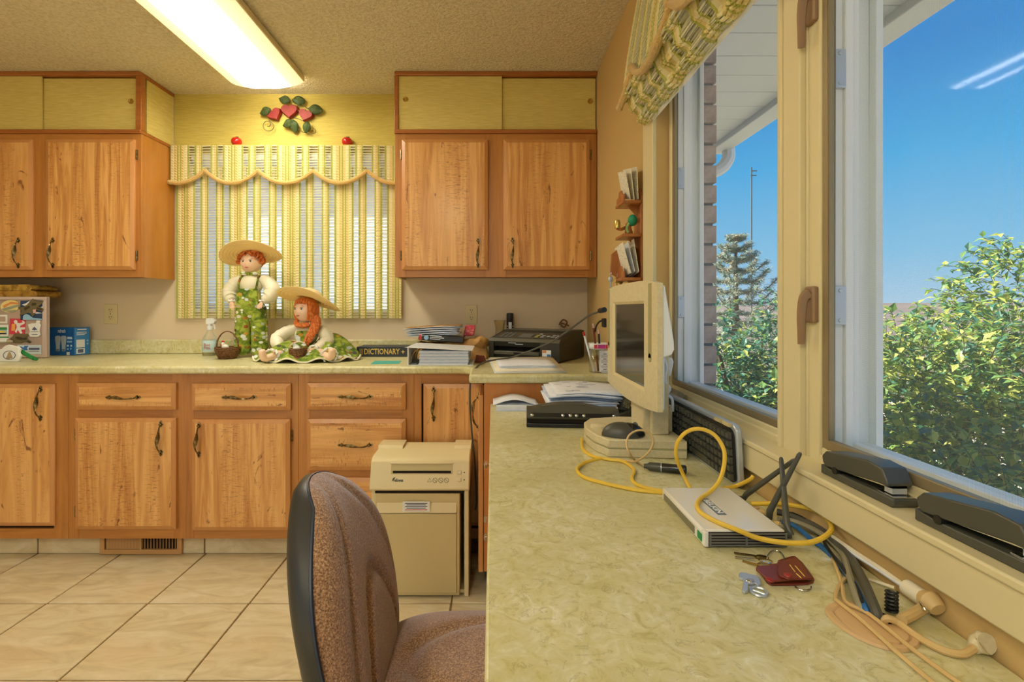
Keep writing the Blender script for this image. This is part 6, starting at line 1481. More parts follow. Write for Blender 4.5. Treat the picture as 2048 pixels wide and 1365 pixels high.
# cables from the router to the desk grommet
def D7(x, y, h=.004):
    p = PZ(*crop7(x, y), ZD + h)
    return p if p.x < .552 else PX(*crop7(x, y), .552)
hole = D7(1090, 575, -.012)
for nm, pts, r_, m_, lab in (
    ('blue', [D6(1290, 930, .012), D6(1420, 975, .010), D6(1560, 1090, .008), D7(740, 120), D7(830, 210), D7(930, 340, .010), D7(1000, 480, .012), D7(1035, 545, .006), hole], .0042, 'blue', 'blue network cable curving from the router into the desk grommet'),
    ('grey', [D6(1260, 905, .014), D6(1400, 925, .012), D6(1600, 1010, .014), D7(790, 75, .008), D7(870, 170, .008), D7(910, 300, .012), D7(960, 450, .012), D7(1010, 545, .004), hole], .0046, 'cgrey', 'light grey cable running beside the blue one to the grommet'),
    ('dark', [D6(1250, 840, .014), D6(1400, 880, .014), D6(1620, 990, .014), D7(830, 90, .010), D7(920, 190, .010), D7(1000, 330, .016), D7(1060, 470, .018), D7(1100, 580, .006), hole], .0062, 'cdark', 'thick dark grey cable arching into the desk grommet'),
    ('black', [D6(1380, 850, .018), D6(1500, 905, .018), D6(1640, 1010, .012), D7(760, 110, .010), D7(880, 270, .012), D7(950, 370, .014), D7(1010, 500, .012), hole], .0026, 'black', 'thin black cord twisting among the router cables')):
    cable('power_cable' if nm in ('dark', 'black') else 'data_cable', pts, r_, M[m_], lab, n=8)
gm = thing('desk_grommet', 'beige oval cable grommet set in the desk top', 'grommet', (.458, .60, ZD))
gx, gy = D7(1060, 640, 0).x, D7(1060, 640, 0).y
gpts = []
outl = [(745, 530), (800, 492), (870, 478), (960, 500), (1060, 545), (1180, 600), (1290, 665), (1360, 720), (1372, 760), (1330, 795), (1240, 803), (1120, 782), (1000, 735), (890, 675), (800, 605)]
op = spline([D7(x, y, 0) for x, y in outl], 4, closed=True)
cen = sum((Vector(p) for p in op), Vector()) / len(op)
def shrink(k_, h): return [cen + (Vector(p) - cen) * k_ + Vector((0, 0, h)) for p in op]
M['grom'] = mat('beige_grommet_plastic', C(214, 178, 128), .45)
nO = len(op); g = G().add(shrink(1, .0005) + shrink(.97, .004) + shrink(.84, .0045) + shrink(.80, .0025), [(k_ * nO + i, k_ * nO + (i + 1) % nO, (k_ + 1) * nO + (i + 1) % nO, (k_ + 1) * nO + i) for k_ in range(3) for i in range(nO)] + [tuple(range(3 * nO, 4 * nO))])
obj('ring', g, M['grom'], gm, smooth=50)
obj('lid', G().add(shrink(.78, .0028) + shrink(.76, .0045), [(i, (i + 1) % nO, nO + (i + 1) % nO, nO + i) for i in range(nO)] + [tuple(range(nO, 2 * nO))]), M['grom'], gm, smooth=50)
hc = D7(1120, 598, 0)
obj('cable_opening', G().lathe([(.013, .0048), (0, .0050)], (hc.x, hc.y, ZD), 16), M['dark'], gm)
# beige cords and connectors near the wall
cable('beige_cord', [D7(1720, 985 + 60, .004), D7(1610, 990, .004), D7(1340, 795, .005), D7(1150, 640, .008), D7(1020, 540, .008), D7(890, 475, .007), D7(865, 380, .004), D7(840, 290, .004), D7(810, 210, .004), D7(800, 190, .004)], .0026, M['bcord'], 'thin beige cord crossing the grommet, nearer the wall', group='thin beige cords over the grommet', n=8)
cable('beige_cord', [D7(1560, 1080, .004), D7(1450, 995, .004), D7(1220, 800, .007), D7(1000, 600, .008), D7(850, 480, .007), D7(822, 450, .005), D7(835, 380, .004), D7(880, 320, .004)], .0026, M['bcord'], 'thin beige cord crossing the grommet, nearer the desk edge', group='thin beige cords over the grommet', n=8)
wc = [D7(770, 40, .006), D7(900, 130, .006), D7(1080, 245, .006), D7(1200, 325, .008), D7(1300, 390, .010)]
cable('white_cord', wc, .0036, M['paperw'], 'white cord lying along the wall behind the dark cables', n=8)
cable('white_cord', [D7(800, 45, .006), D7(930, 135, .006), D7(1110, 252, .006), D7(1220, 330, .008), D7(1310, 392, .010)], .0030, M['creamp'], 'cream cord paired along the white one by the wall', n=8)
cc_ = thing('cord_connector', 'cream in-line cord connector lying by the wall near the grommet', 'connector', D7(1340, 420, 0))
a, b = D7(1285, 375, .012), D7(1400, 455, .012)
obj('sleeve', G().tube([a, b], .0105, 12), M['creamp'], cc_)
obj('ferrite_cap', G().tube([b, D7(1440, 470, .012), D7(1490, 525, .010)], [.011, .014, .009], 12), M['bcord'], cc_)
obj('tail', G().tube(spline([D7(1395, 465, .012), D7(1400, 500, .012), D7(1330, 550, .010), D7(1250, 590, .010)], 6), [.0062] * 19, 10), M['bcord'], cc_)
obj('tie_wire', G().tube(spline([D7(1370, 470, .020), D7(1400, 520, .020), D7(1440, 540, .006), D7(1400, 550, .004)], 6), .0014, 6), M['chrome'], cc_)
pc_ = thing('plug_cord', 'beige cord with round plug end curling from grommet to the wall', 'cord', D7(1500, 770, 0))
obj('cord', G().tube(spline([D7(1130, 600, .006), D7(1160, 580, .012), D7(1230, 610, .008), D7(1340, 690, .006), D7(1430, 745, .005), D7(1540, 795, .005), D7(1650, 812, .005), D7(1720, 775, .008)], 8), .0042, 8), M['bcord'], pc_)
obj('plug', G().tube([D7(1720, 775, .008), D7(1745, 750, .010), D7(1790, 738, .012), D7(1808, 745, .012)], [.006, .010, .012, .011], 12), M['putty'], pc_)
co = []
c_ = D7(1185, 540, .004)
for i in range(60):
    a = i / 60 * 2 * math.pi * 6; co.append(c_ + Vector((math.cos(a) * .006, math.sin(a) * .006, i / 60 * .028)))
single('coiled_cord', G().tube(co, .0016, 6), M['black'], 'small black coiled cord standing at the grommet hole', 'cord')
single('paper_scrap', G().tube([D7(1040, 325, .002), D7(1205, 380, .002)], .0022, 6), M['creamp'], 'small cream twist of paper between dark cable and white cord', 'scrap')
# ---- keys, wallet, charm
def D8(x, y, h=.003): return PZ(1440 + .1099 * x, 1070 + .1099 * y, ZD + h)
kw = thing('key_wallet', 'burgundy leather key wallet with snap buttons', 'wallet', D8(1180, 720, 0))
ol = [(650, 640), (700, 590), (1030, 560), (1060, 500), (1300, 425), (1370, 425), (1500, 540), (1690, 800), (1720, 850), (1700, 900), (1600, 930), (1350, 945), (930, 945), (850, 900), (720, 720)]
op2 = [D8(x, y, .0) for x, y in ol]
cw = sum(op2, Vector()) / len(op2)
def poly(pts, h0, h1): return G().prism([Vector((p.x, p.y, ZD + h0)) for p in pts], (0, 0, h1 - h0))
obj('back_flap', poly([D8(x, y, 0) for x, y in ol], .0005, .0035), M['leather'], kw, bevel=.001)
obj('key_leaf', poly([D8(x, y, 0) for x, y in ((800, 800), (1560, 800), (1600, 880), (940, 925), (850, 880))], .0035, .0075), M['gold'], kw, bevel=.0005)
fl2 = [(650, 620), (700, 560), (1030, 540), (1060, 480), (1300, 410), (1370, 412), (1500, 525), (1700, 790), (1400, 800), (940, 840), (860, 800), (740, 690)]
obj('front_flap', poly([D8(x, y + 40, .0075) for x, y in fl2], .0075, .0105), M['leather'], kw, bevel=.001)
fl3 = [(1060, 490), (1300, 415), (1370, 417), (1500, 530), (1660, 770), (1250, 780), (1080, 720), (1040, 640)]
obj('snap_tab', poly([D8(x, y + 55, .0105) for x, y in fl3], .0105, .0130), M['leather'], kw, bevel=.001)
for x, y, h in ((1235, 740, .0130), (910, 825, .0105)):
    q = D8(x, y, h); obj('snap', G().ball(q, (.0058, .0058, .0026), 14, 8), mat('red_snap_%d' % x, C(150, 40, 32), .3), kw)
for i, (a, b, c, d_) in enumerate(((1270, 520, 1370, 650), (1390, 680, 1480, 760), (1370, 540, 1540, 730))):
    obj('gilt_print', G().tube([D8(a, b + 30, .0132), D8(c, d_ + 30, .0132)], .0009, 4), M['goldp'], kw)
obj('key_ring', G().tube(spline([D8(850, 500, .003), D8(860, 400, .004), D8(930, 310, .004), D8(1020, 290, .004), D8(1110, 330, .004), D8(1165, 420, .005), D8(1175, 480, .007)], 6), .0011, 6), M['chrome'], kw)
obj('lower_ring', G().tube(spline([D8(1370, 950, .002), D8(1450, 1000, .002), D8(1560, 1020, .002), D8(1650, 990, .002), D8(1660, 950, .002)], 6), .0011, 6), M['chrome'], kw)
def key(pts, hd_, m_, lab):
    t_ = thing('door_key', lab, 'key', D8(*pts[0], 0), group='keys on the ring')
    obj('blade', G().tube([D8(*pts[0], .002), D8(*pts[1], .003)], .0024, 6, flat=.5), m_, t_)
    q = D8(*hd_, .003); obj('bow', G().ball(q, (.0105, .008, .0016), 12, 6), m_, t_)
key(((255, 330), (640, 385)), (760, 410), M['brass'], 'brass key lying furthest back on the key ring')
key(((275, 410), (640, 450)), (830, 480), M['chrome'], 'steel key lying in the middle of the key ring')
key(((410, 480), (740, 560)), (800, 555), M['gold'], 'golden key lying nearest the leather wallet')
gun = thing('revolver_charm', 'small silver revolver-shaped charm beside the key wallet', 'charm', D8(600, 920, 0))
gp = [(340, 770), (370, 735), (470, 745), (560, 775), (690, 800), (730, 850), (750, 960), (690, 985), (640, 930), (570, 950), (520, 940), (510, 1075), (450, 1095), (395, 1070), (430, 890), (410, 850), (345, 830)]
obj('body', poly([D8(x, y, 0) for x, y in gp], .0005, .0045), M['silver'], gun, bevel=.0008)
obj('cylinder', G().ball(D8(550, 840, .0045), (.006, .0045, .002), 12, 6), M['chrome'], gun)
obj('guard_ring', G().tube(spline([D8(560, 980, .002), D8(650, 960, .002), D8(800, 1000, .002), D8(860, 1060, .002), D8(820, 1120, .002), D8(680, 1110, .002), D8(580, 1050, .002)], 6, closed=True), .0020, 6, closed=True).tube([D8(600, 1010, .002), D8(820, 1090, .002)], .0016, 6), M['silver'], gun)
# ---- staplers on the sill
def stapler(y1, lab):
    t_ = thing('stapler', lab, 'stapler', (.579, y1 - .075, .904), group='staplers on the window sill')
    Ls = .152; x0, x1 = .561, .598; z0 = .9045
    def pr(pts, w0=0, w1=0): return G().prism([(x0 + w0, y1 - y, z0 + z_) for y, z_ in pts], (x1 - x0 - w0 - w1, 0, 0))
    obj('base', pr([(0, 0), (Ls - .004, 0), (Ls, .004), (Ls, .012), (Ls - .03, .013), (.03, .011), (0, .015)]), M['char'], t_, bevel=.0015)
    obj('anvil', pr([(Ls - .035, .0132), (Ls - .004, .0126), (Ls - .004, .0138), (Ls - .035, .0145)], .004, .004), M['chrome'], t_)
    obj('top_arm', pr([(.004, .020), (.010, .014), (.03, .016), (Ls - .030, .026), (Ls - .012, .026), (Ls - .010, .030), (Ls - .022, .050), (Ls - .05, .053), (.012, .040), (.002, .030)]), M['char'], t_, bevel=.002)
    obj('magazine', pr([(.03, .0145), (Ls - .012, .0235), (Ls - .012, .028), (.03, .020)], .008, .008), M['chrome'], t_)
    obj('nose', pr([(Ls - .026, .0155), (Ls - .012, .0155), (Ls - .012, .027), (Ls - .026, .027)], .008, .008), M['silver'], t_)
    obj('pivot', G().tube([(x0 - .001, y1 - .034, z0 + .014), (x1 + .001, y1 - .034, z0 + .014)], .006, 12), M['black'], t_)
stapler(.838, 'dark grey stapler nearer the window mullion on the sill')
stapler(.652, 'dark grey stapler further right on the sill, cut by the picture edge')
# ------------------------------------------------------------------ rack on the right wall
rk = thing('letter_rack', 'wooden wall letter rack with three shelves beside the window casing', 'letter rack', (XW, 1.86, 1.26))
X0 = XW - .001
obj('back_board', G().prism([(X0, 1.815, 1.255), (X0, 1.905, 1.255), (X0, 1.905, 1.60), (X0, 1.86, 1.64), (X0, 1.815, 1.60)], (-.012, 0, 0)), M['rack'], rk, bevel=.002)
for z_, d_ in ((1.578, .070), (1.455, .070), (1.293, .075)):
    obj('shelf', G().box(X0 - .012 - d_, 1.805, z_ - .006, X0 - .012, 1.915, z_ + .006), M['rack'], rk, bevel=.003)
    obj('shelf_bracket', G().prism([(X0 - .012, 1.856, z_ - .006), (X0 - .012, 1.856, z_ - .045), (X0 - .05, 1.856, z_ - .006)], (0, .008, 0)), M['rack'], rk)
for z_ in (1.578, 1.293): obj('front_rail', G().prism([(X0 - .078, 1.81, z_ + .006), (X0 - .078, 1.91, z_ + .006), (X0 - .078, 1.91, z_ + .030), (X0 - .078, 1.885, z_ + .030), (X0 - .078, 1.875, z_ + .05), (X0 - .078, 1.845, z_ + .05), (X0 - .078, 1.835, z_ + .030), (X0 - .078, 1.81, z_ + .030)], (.006, 0, 0)), M['rack'], rk, bevel=.001)
obj('key_board', G().prism([(X0 - .078, 1.90, 1.305), (X0 - .105, 1.90, 1.32), (X0 - .100, 1.90, 1.395), (X0 - .070, 1.90, 1.42), (X0 - .012, 1.90, 1.42), (X0 - .012, 1.90, 1.305)], (0, .010, 0)), M['rack'], rk, bevel=.002)
M['news'] = mat('printed_newsprint', C(232, 226, 204), .8, var=((60, 60, 320), C(150, 144, 130), .55, .68))
def letters(z_, n, lab, tilt, h, m_):
    for i in range(n):
        x = X0 - .022 - i * (.045 / n); Ml = Matrix.Translation((x, 1.862 + random.uniform(-.006, .006), z_)) @ Matrix.Rotation(R(tilt + random.uniform(-5, 5)), 4, 'X') @ Matrix.Rotation(R(-6 - 4 * i), 4, 'Y')
        w_ = .11 + random.uniform(-.01, .015)
        single('letter', G().box(-.0012, -w_ / 2, 0, .0012, w_ / 2, h + random.uniform(-.01, .01), 0, Ml), m_[i % len(m_)], lab[i], 'letter', 'letters in the wall rack')
letters(1.600, 3, ('newsprint letter at the back of the upper rack shelf', 'cream letter in the middle of the upper rack shelf', 'printed letter at the front of the upper rack shelf'), 14, .112, (M['news'], M['creamp'], M['news']))
letters(1.310, 3, ('folded newsprint at the back of the lower rack shelf', 'white letter in the middle of the lower rack shelf', 'printed sheet at the front of the lower rack shelf'), -8, .125, (M['news'], M['paperw'], M['news']))
fg_ = thing('rack_figurine', 'small figurine with green cap on the middle rack shelf', 'figurine', (X0 - .045, 1.86, 1.461))
q = Vector((X0 - .045, 1.86, 1.461))
obj('torso', G().lathe([(.014, 0), (.016, .012), (.010, .030), (.012, .042), (.007, .050)], q, 16), M['rack'], fg_)
obj('green_cap', G().ball(q + Vector((.012, -.01, .056)), (.018, .018, .022), 16, 10), flat('green_cap', 30, 140, 100), fg_)
obj('arm', G().tube(spline([q + Vector((-.006, 0, .034)), q + Vector((-.03, -.012, .022)), q + Vector((-.048, -.014, .026))], 5), .006, 8), M['rack'], fg_)
obj('brass_thimble', G().lathe([(.011, 0), (.011, .020), (.008, .030), (0, .032)], q + Vector((-.046, -.014, .026)), 14), M['gold'], fg_)
obj('green_scarf', G().tube(spline([q + Vector((-.002, -.014, .044)), q + Vector((-.012, -.018, .026)), q + Vector((-.006, -.018, .008))], 5), .005, 8), flat('pale_green_scarf', 150, 190, 120), fg_)
for i, (dx, dz, m_, lab, hh) in enumerate(((-.105, 1.318, M['silver'], 'silver key bunch hanging furthest out from the rack', .085), (-.082, 1.312, M['gold'], 'brass key hanging in the middle of the rack hooks', .065), (-.066, 1.310, M['brass'], 'dark brass key hanging closest to the wall rack', .055))):
    t_ = thing('hanging_key', lab, 'key', (X0 + dx, 1.893, dz), group='keys hanging from the wall rack')
    obj('ring', G().tube([Vector((X0 + dx, 1.893 + math.cos(a) * .009, dz + math.sin(a) * .009)) for a in [2 * math.pi * k_ / 14 for k_ in range(14)]], .0012, 6, closed=True), M['chrome'], t_)
    obj('key_bow', G().ball((X0 + dx, 1.893, dz - .020), (.010, .004, .012), 10, 7), m_, t_)
    obj('key_blade', G().box(X0 + dx - .003, 1.8915, dz - hh, X0 + dx + .003, 1.8945, dz - .028), m_, t_, bevel=.001)
single('metal_trinket', G().tube(spline([(X0 - .03, 1.84, 1.262), (X0 - .05, 1.84, 1.268), (X0 - .06, 1.85, 1.258)], 4), .006, 7).tube(spline([(X0 - .012, 1.83, 1.262), (X0 - .035, 1.83, 1.270), (X0 - .055, 1.83, 1.262)], 4), .005, 7), M['brass'], 'dark metal trinket hanging under the letter rack', 'trinket')
# cables behind the monitor
cable('monitor_cable', [P(1207, 620, 1.80), P(1195, 625, 1.86), P(1179, 631, 1.92), P(1155, 648, 2.02), P(1131, 666, 2.12), P(1105, 683, 2.20), P(1083, 693, 2.27), P(1050, 706, 2.315), P(1019, 716, 2.32), P(985, 721, 2.31), P(962, 728, 2.25), P(948, 742, 2.18), P(941, 760, 2.14), P(940, 810, 2.14), P(944, 870, 2.16), P(950, 930, 2.18), P(953, 1000, 2.18), P(951, 1020, 2.19)], .0042, M['cdark'], 'grey cable draped across the printer and down the cabinet front', n=8)
single('wall_plug', G().tube([P(1200, 622, 1.83), P(1209, 620, 1.79)], .010, 10), M['black'], 'black cable plug at the upper left rim of the monitor', 'plug')
cable('adapter_cord', [P(1190, 664, 2.10), P(1193, 652, 2.05), P(1199, 644, 1.98), P(1206, 641, 1.92)], .0040, M['black'], 'short black cord rising from the pencil cup to the monitor', n=8)
single('power_adapter', G().box(W(1205, 1.90), 1.88, Z(655, 1.90), W(1211, 1.90), 1.92, Z(637, 1.90)), M['black'], 'black power adapter half hidden behind the monitor rim', 'adapter', bevel=.003)
# ------------------------------------------------------------------ shredder
sx0, sx1, sy0, sy1 = -.503, -.094, 2.002, 2.255
sh_ = thing('paper_shredder', 'beige paper shredder with pull-out bin on the tile floor', 'shredder', ((sx0 + sx1) / 2, 2.13, 0))
zb = Z(983, 2.0)
obj('cabinet', G().box(sx0 + .004, sy0 + .02, .004, sx0 + .022, sy1, zb).box(sx1 - .022, sy0 + .012, .001, sx1 - .004, sy1, zb).box(sx0 + .004, sy1 - .015, .004, sx1 - .004, sy1, zb).box(sx0 + .022, sy0 + .03, .004, sx1 - .022, sy1 - .015, .02), M['beige'], sh_, bevel=.002)
hp_ = [(sy0, zb), (sy0 - .004, zb + .010), (sy0 + .030, zb + .114), (sy0 + .050, zb + .126), (sy1, zb + .132), (sy1, zb)]
hd2 = obj('cutter_head', G().prism([(sx0, y, z_) for y, z_ in hp_], (sx1 - sx0, 0, 0)), M['beige'], sh_, bevel=.005)
obj('head_ridge', G().prism([(sx0, sy0 + .15, zb + .128), (sx0, sy0 + .16, zb + .142), (sx0, sy1, zb + .142), (sx0, sy1, zb + .128)], (.11, 0, 0)), M['beige'], hd2, bevel=.002)
obj('head_ridge', G().prism([(sx1 - .075, sy0 + .15, zb + .128), (sx1 - .075, sy0 + .16, zb + .142), (sx1 - .075, sy1, zb + .142), (sx1 - .075, sy1, zb + .128)], (.075, 0, 0)), M['beige'], hd2, bevel=.002)
# feed slot and marks on the sloping front of the head
s0_, s1_ = Vector((0, sy0 - .004, zb + .010)), Vector((0, sy0 + .030, zb + .114)); sdir = (s1_ - s0_).normalized(); snor = Vector((0, -sdir.z, sdir.y)); sl_n = (s1_ - s0_).length
def hf(x, t, h=0): return s0_ + sdir * t * sl_n + snor * h + Vector((x, 0, 0))
def hbox(x0, x1, t0, t1, h0, h1): return G().prism([hf(x0, t0, h0), hf(x1, t0, h0), hf(x1, t1, h0), hf(x0, t1, h0)], snor * (h1 - h0))
fx0, fx1 = W(782, 2.02), W(905, 2.02)
obj('feed_slot', hbox(fx0, fx1, .52, .90, -.004, .0012), mat('shaded_slot_plastic', C(196, 180, 128), .5), hd2, bevel=.001)
obj('slot_gap', hbox(fx0 + .008, fx1 - .006, .55, .64, .0012, .0022), M['dark'], hd2)
obj('slot_lip', hbox(fx0 - .004, fx1 + .004, .88, .94, .0, .006), M['beige'], hd2, bevel=.002)
text('lettering', 'Fellowes', .018, M['char'], hd2, frame(hf(W(796, 2.0), .30, .0005), (1, 0, 0), sdir), width=.040, bold=.0005)
obj('brand_swoosh', G().prism([hf(W(782.5, 2.0), .26, .0003), hf(W(785, 2.0), .38, .0003), hf(W(790, 2.0), .42, .0003), hf(W(787, 2.0), .32, .0003)], snor * .0006), M['char'], hd2)
for i, px in enumerate((858.5, 869.5, 881, 892.5)):
    c_ = hf(W(px, 2.0), .30, .0006)
    if i == 0: obj('warning_mark', G().tube([c_ + Vector((-.009, 0, 0)) - sdir * .006, c_ + Vector((.009, 0, 0)) - sdir * .006, c_ + sdir * .009], .0009, 5, closed=True), M['char'], hd2)
    else:
        obj('warning_mark', G().tube([c_ + Vector((math.cos(a) * .009, 0, 0)) + sdir * math.sin(a) * .009 for a in [2 * math.pi * k_ / 16 for k_ in range(16)]], .0009, 5, closed=True).tube([c_ + Vector((-.006, 0, 0)) + sdir * .006, c_ + Vector((.006, 0, 0)) - sdir * .006], .0008, 5), M['char'], hd2)
for tt in (.58, .32):
    obj('switch', hbox(W(914, 2.0), W(922, 2.0), tt - .07, tt + .07, -.002, .004), M['putty'], hd2, bevel=.002)
    obj('indicator', G().ball(hf(W(928, 2.0), tt, .001), (.0028, .002, .0028), 8, 6), M['wire'], hd2)
bn = obj('waste_bin', G().box(sx0 + .024, sy0 + .002, .010, sx1 - .040, sy1 - .02, zb - .012), M['beiged'], sh_, bevel=.003)
obj('bin_panel', G().box(sx0 + .035, sy0 - .003, .022, sx1 - .052, sy0 + .003, zb - .092), M['beiged'], bn, bevel=.003)
obj('bin_handle', G().prism([(sx0 + .03, sy0 - .002, zb - .088), (sx1 - .052, sy0 - .002, zb - .088), (sx1 - .052, sy0 + .016, zb - .018), (sx0 + .03, sy0 + .016, zb - .018)], (0, -.006, 0)), M['beige'], bn, bevel=.002)
lbx = W(833, 2.0)
lb_ = obj('warning_label', G().box(lbx - .055, sy0 - .0098, zb - .080, lbx + .055, sy0 - .0080, zb - .040), K1['white'], bn)
for i in range(5): obj('print_line', G().box(lbx - .045 + .006 * (i % 2), sy0 - .0106, zb - .0480 - i * .0065, lbx + .045 - .006 * (i % 2), sy0 - .0096, zb - .0452 - i * .0065), M['red'] if i == 4 else M['ink'], lb_)
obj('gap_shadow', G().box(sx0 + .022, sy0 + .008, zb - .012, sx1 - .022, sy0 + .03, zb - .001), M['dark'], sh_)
# ------------------------------------------------------------------ office chair (local: faces +x)
ch = thing('office_chair', 'brown tweed office chair with black plastic back shell pulled up to the desk', 'chair', (-.050, .985, 0), R(0))
def back(u, v):            # u across (-1..1), v up (-1..1)
    return u, v
zc, hv, wv_ = .60, .250, .205
def cush(uu, vv, side):
    u, v = uu * 2 - 1, vv * 2 - 1
    k_ = (1 - abs(u) ** 2.6); w_ = wv_ * (1 - .26 * max(0, v) ** 2.2 - .10 * max(0, -v) ** 2)
    # superellipse outline
    uo = u * (1 - (.46 if v > 0 else .30) * abs(v) ** 2.8); z_ = zc + hv * v * (1 - .13 * abs(u) ** 2.5)
    ed = max(0, (1 - abs(u) ** 3.0)) ** .55 * max(0, (1 - abs(v) ** 3.4)) ** .55
    th = .078 * ed
    e1 = math.sqrt((u / .58) ** 2 + ((v + 1.05) / 1.30) ** 2); e2 = math.sqrt((u / .84) ** 2 + ((v + 1.1) / 2.15) ** 2)
    th -= .016 * math.exp(-((e1 - 1) / .045) ** 2) * ed; th -= .012 * math.exp(-((e2 - 1) / .04) ** 2) * ed
    th += .012 * max(0, 1 - e1) ** .5 * ed
    lean = -.045 * v - .012 * v * v
    cur = .035 * u * u
    return Vector((-.258 + lean + cur + (th if side else 0), uo * w_ / .205 * .205, z_))
g = G().grid(lambda a, b: cush(a, b, True), 44, 44)
obj('back_cushion', g, M['fabric'], ch, local=True, smooth=80)
def shell(a, b):
    p = cush(a, b, False); u, v = a * 2 - 1, b * 2 - 1; ed = max(0, (1 - abs(u) ** 4)) ** .5 * max(0, (1 - abs(v) ** 4)) ** .5
    return Vector((p.x - .014 - .034 * ed, p.y * 1.012, zc + (p.z - zc) * .985))
M['shellb'] = mat('black_chair_plastic', C(44, 44, 40), .42, bmp=(260, .1, .001))
g = G().grid(shell, 30, 30)
N = 30
rim = [(i / N, 0) for i in range(N)] + [(1, i / N) for i in range(N)] + [(1 - i / N, 1) for i in range(N)] + [(0, 1 - i / N) for i in range(N)]
va = [shell(*r_) for r_ in rim]; vb = [Vector((cush(*r_, False).x + .001, shell(*r_).y, shell(*r_).z)) for r_ in rim]
g.add(va + vb, [(i, (i + 1) % len(rim), len(rim) + (i + 1) % len(rim), len(rim) + i) for i in range(len(rim))])
obj('back_shell', g, M['shellb'], ch, local=True, smooth=60)
obj('piping', G().tube([p + Vector((.001, 0, 0)) for p in vb], .0035, 6, closed=True), mat('blue_black_piping', C(44, 54, 70), .4), ch, local=True)
obj('back_bracket', G().tube(spline([(-.300, 0, .50), (-.315, 0, .42), (-.28, 0, .375), (-.12, 0, .365)], 6), .028, 10, flat=.5), M['shellb'], ch, local=True)
def seatf(a, b):
    u, v = a * 2 - 1, b * 2 - 1
    x = .005 + .245 * u * (1 - .16 * abs(v) ** 2.6); y = .235 * v * (1 - .14 * abs(u) ** 2.6)
    ed = max(0, (1 - abs(u) ** 3.2)) ** .5 * max(0, (1 - abs(v) ** 3.2)) ** .5
    h_ = .098 * ed
    e1 = math.sqrt((v / .62) ** 2 + ((u - 1.0) / 1.5) ** 2); h_ -= .013 * math.exp(-((e1 - 1) / .05) ** 2) * ed
    if u > .6: h_ -= .03 * (u - .6)
    return Vector((x, y, .392 + h_))
g = G().grid(seatf, 40, 40)
obj('seat_cushion', g, M['fabric'], ch, local=True, smooth=80)
obj('seat_pan', G().grid(lambda a, b: Vector((seatf(a, b).x * 1.01, seatf(a, b).y * 1.01, .392 - .028 * max(0, 1 - abs(a * 2 - 1) ** 4) ** .5 * max(0, 1 - abs(b * 2 - 1) ** 4) ** .5)), 24, 24), M['shellb'], ch, local=True, smooth=60)
obj('gas_column', G().lathe([(.030, .085), (.030, .22), (.018, .22), (.018, .365)], (0, 0, 0), 16), M['black'], ch, local=True)
for i in range(5):
    a = 2 * math.pi * i / 5 + .3; d_ = Vector((math.cos(a), math.sin(a), 0))
    lg = obj('leg', G().tube([d_ * .02 + Vector((0, 0, .105)), d_ * .15 + Vector((0, 0, .095)), d_ * .27 + Vector((0, 0, .07))], [.028, .022, .017], 8, flat=.7), M['shellb'], ch, local=True)
    obj('caster', G().tube([d_ * .27 + Vector((-d_.y, d_.x, 0)) * -.02 + Vector((0, 0, .028)), d_ * .27 + Vector((-d_.y, d_.x, 0)) * .02 + Vector((0, 0, .028))], .027, 14), M['black'], lg, local=True)
# ------------------------------------------------------------------ outdoors
GZ = -1.55
def terr(u, v):
    x = -150 + 600 * u; y = -260 + 600 * v; d_ = math.hypot(x, y)
    return Vector((x, y, GZ + (max(0, d_ - 60) / 240) ** 1.3 * 3.4 + .4 * math.sin(x * .03) * min(1, d_ / 150)))
struct('ground', G().grid(terr, 60, 60), M['field'])
struct('bounce_ground', G().box(.76, -9, GZ + .08, 16, 14, GZ + .12), mat('pale_dry_ground', C(222, 206, 188), 1, var=(3, C(200, 182, 160), .4, .6)))  # dry ground, made pale and added to bounce sun onto the soffit
rnd = random.Random(11)
def leafmesh(g, p, L_, d_, m_):
    d_ = d_.normalized(); s_ = d_.cross(Vector((rnd.uniform(-.3, .3), rnd.uniform(-.3, .3), 1))).normalized(); n_ = s_.cross(d_)
    w_ = L_ * rnd.uniform(.22, .32); a = p; b = p + d_ * L_ * .45 + s_ * w_ + n_ * L_ * .06; c = p + d_ * L_ + n_ * -L_ * .18; e_ = p + d_ * L_ * .45 - s_ * w_ + n_ * L_ * .06; mid = p + d_ * L_ * .5 - n_ * L_ * .04
    g.add([a, b, c, e_, mid], [(0, 1, 4), (1, 2, 4), (2, 3, 4), (3, 0, 4)], m_)
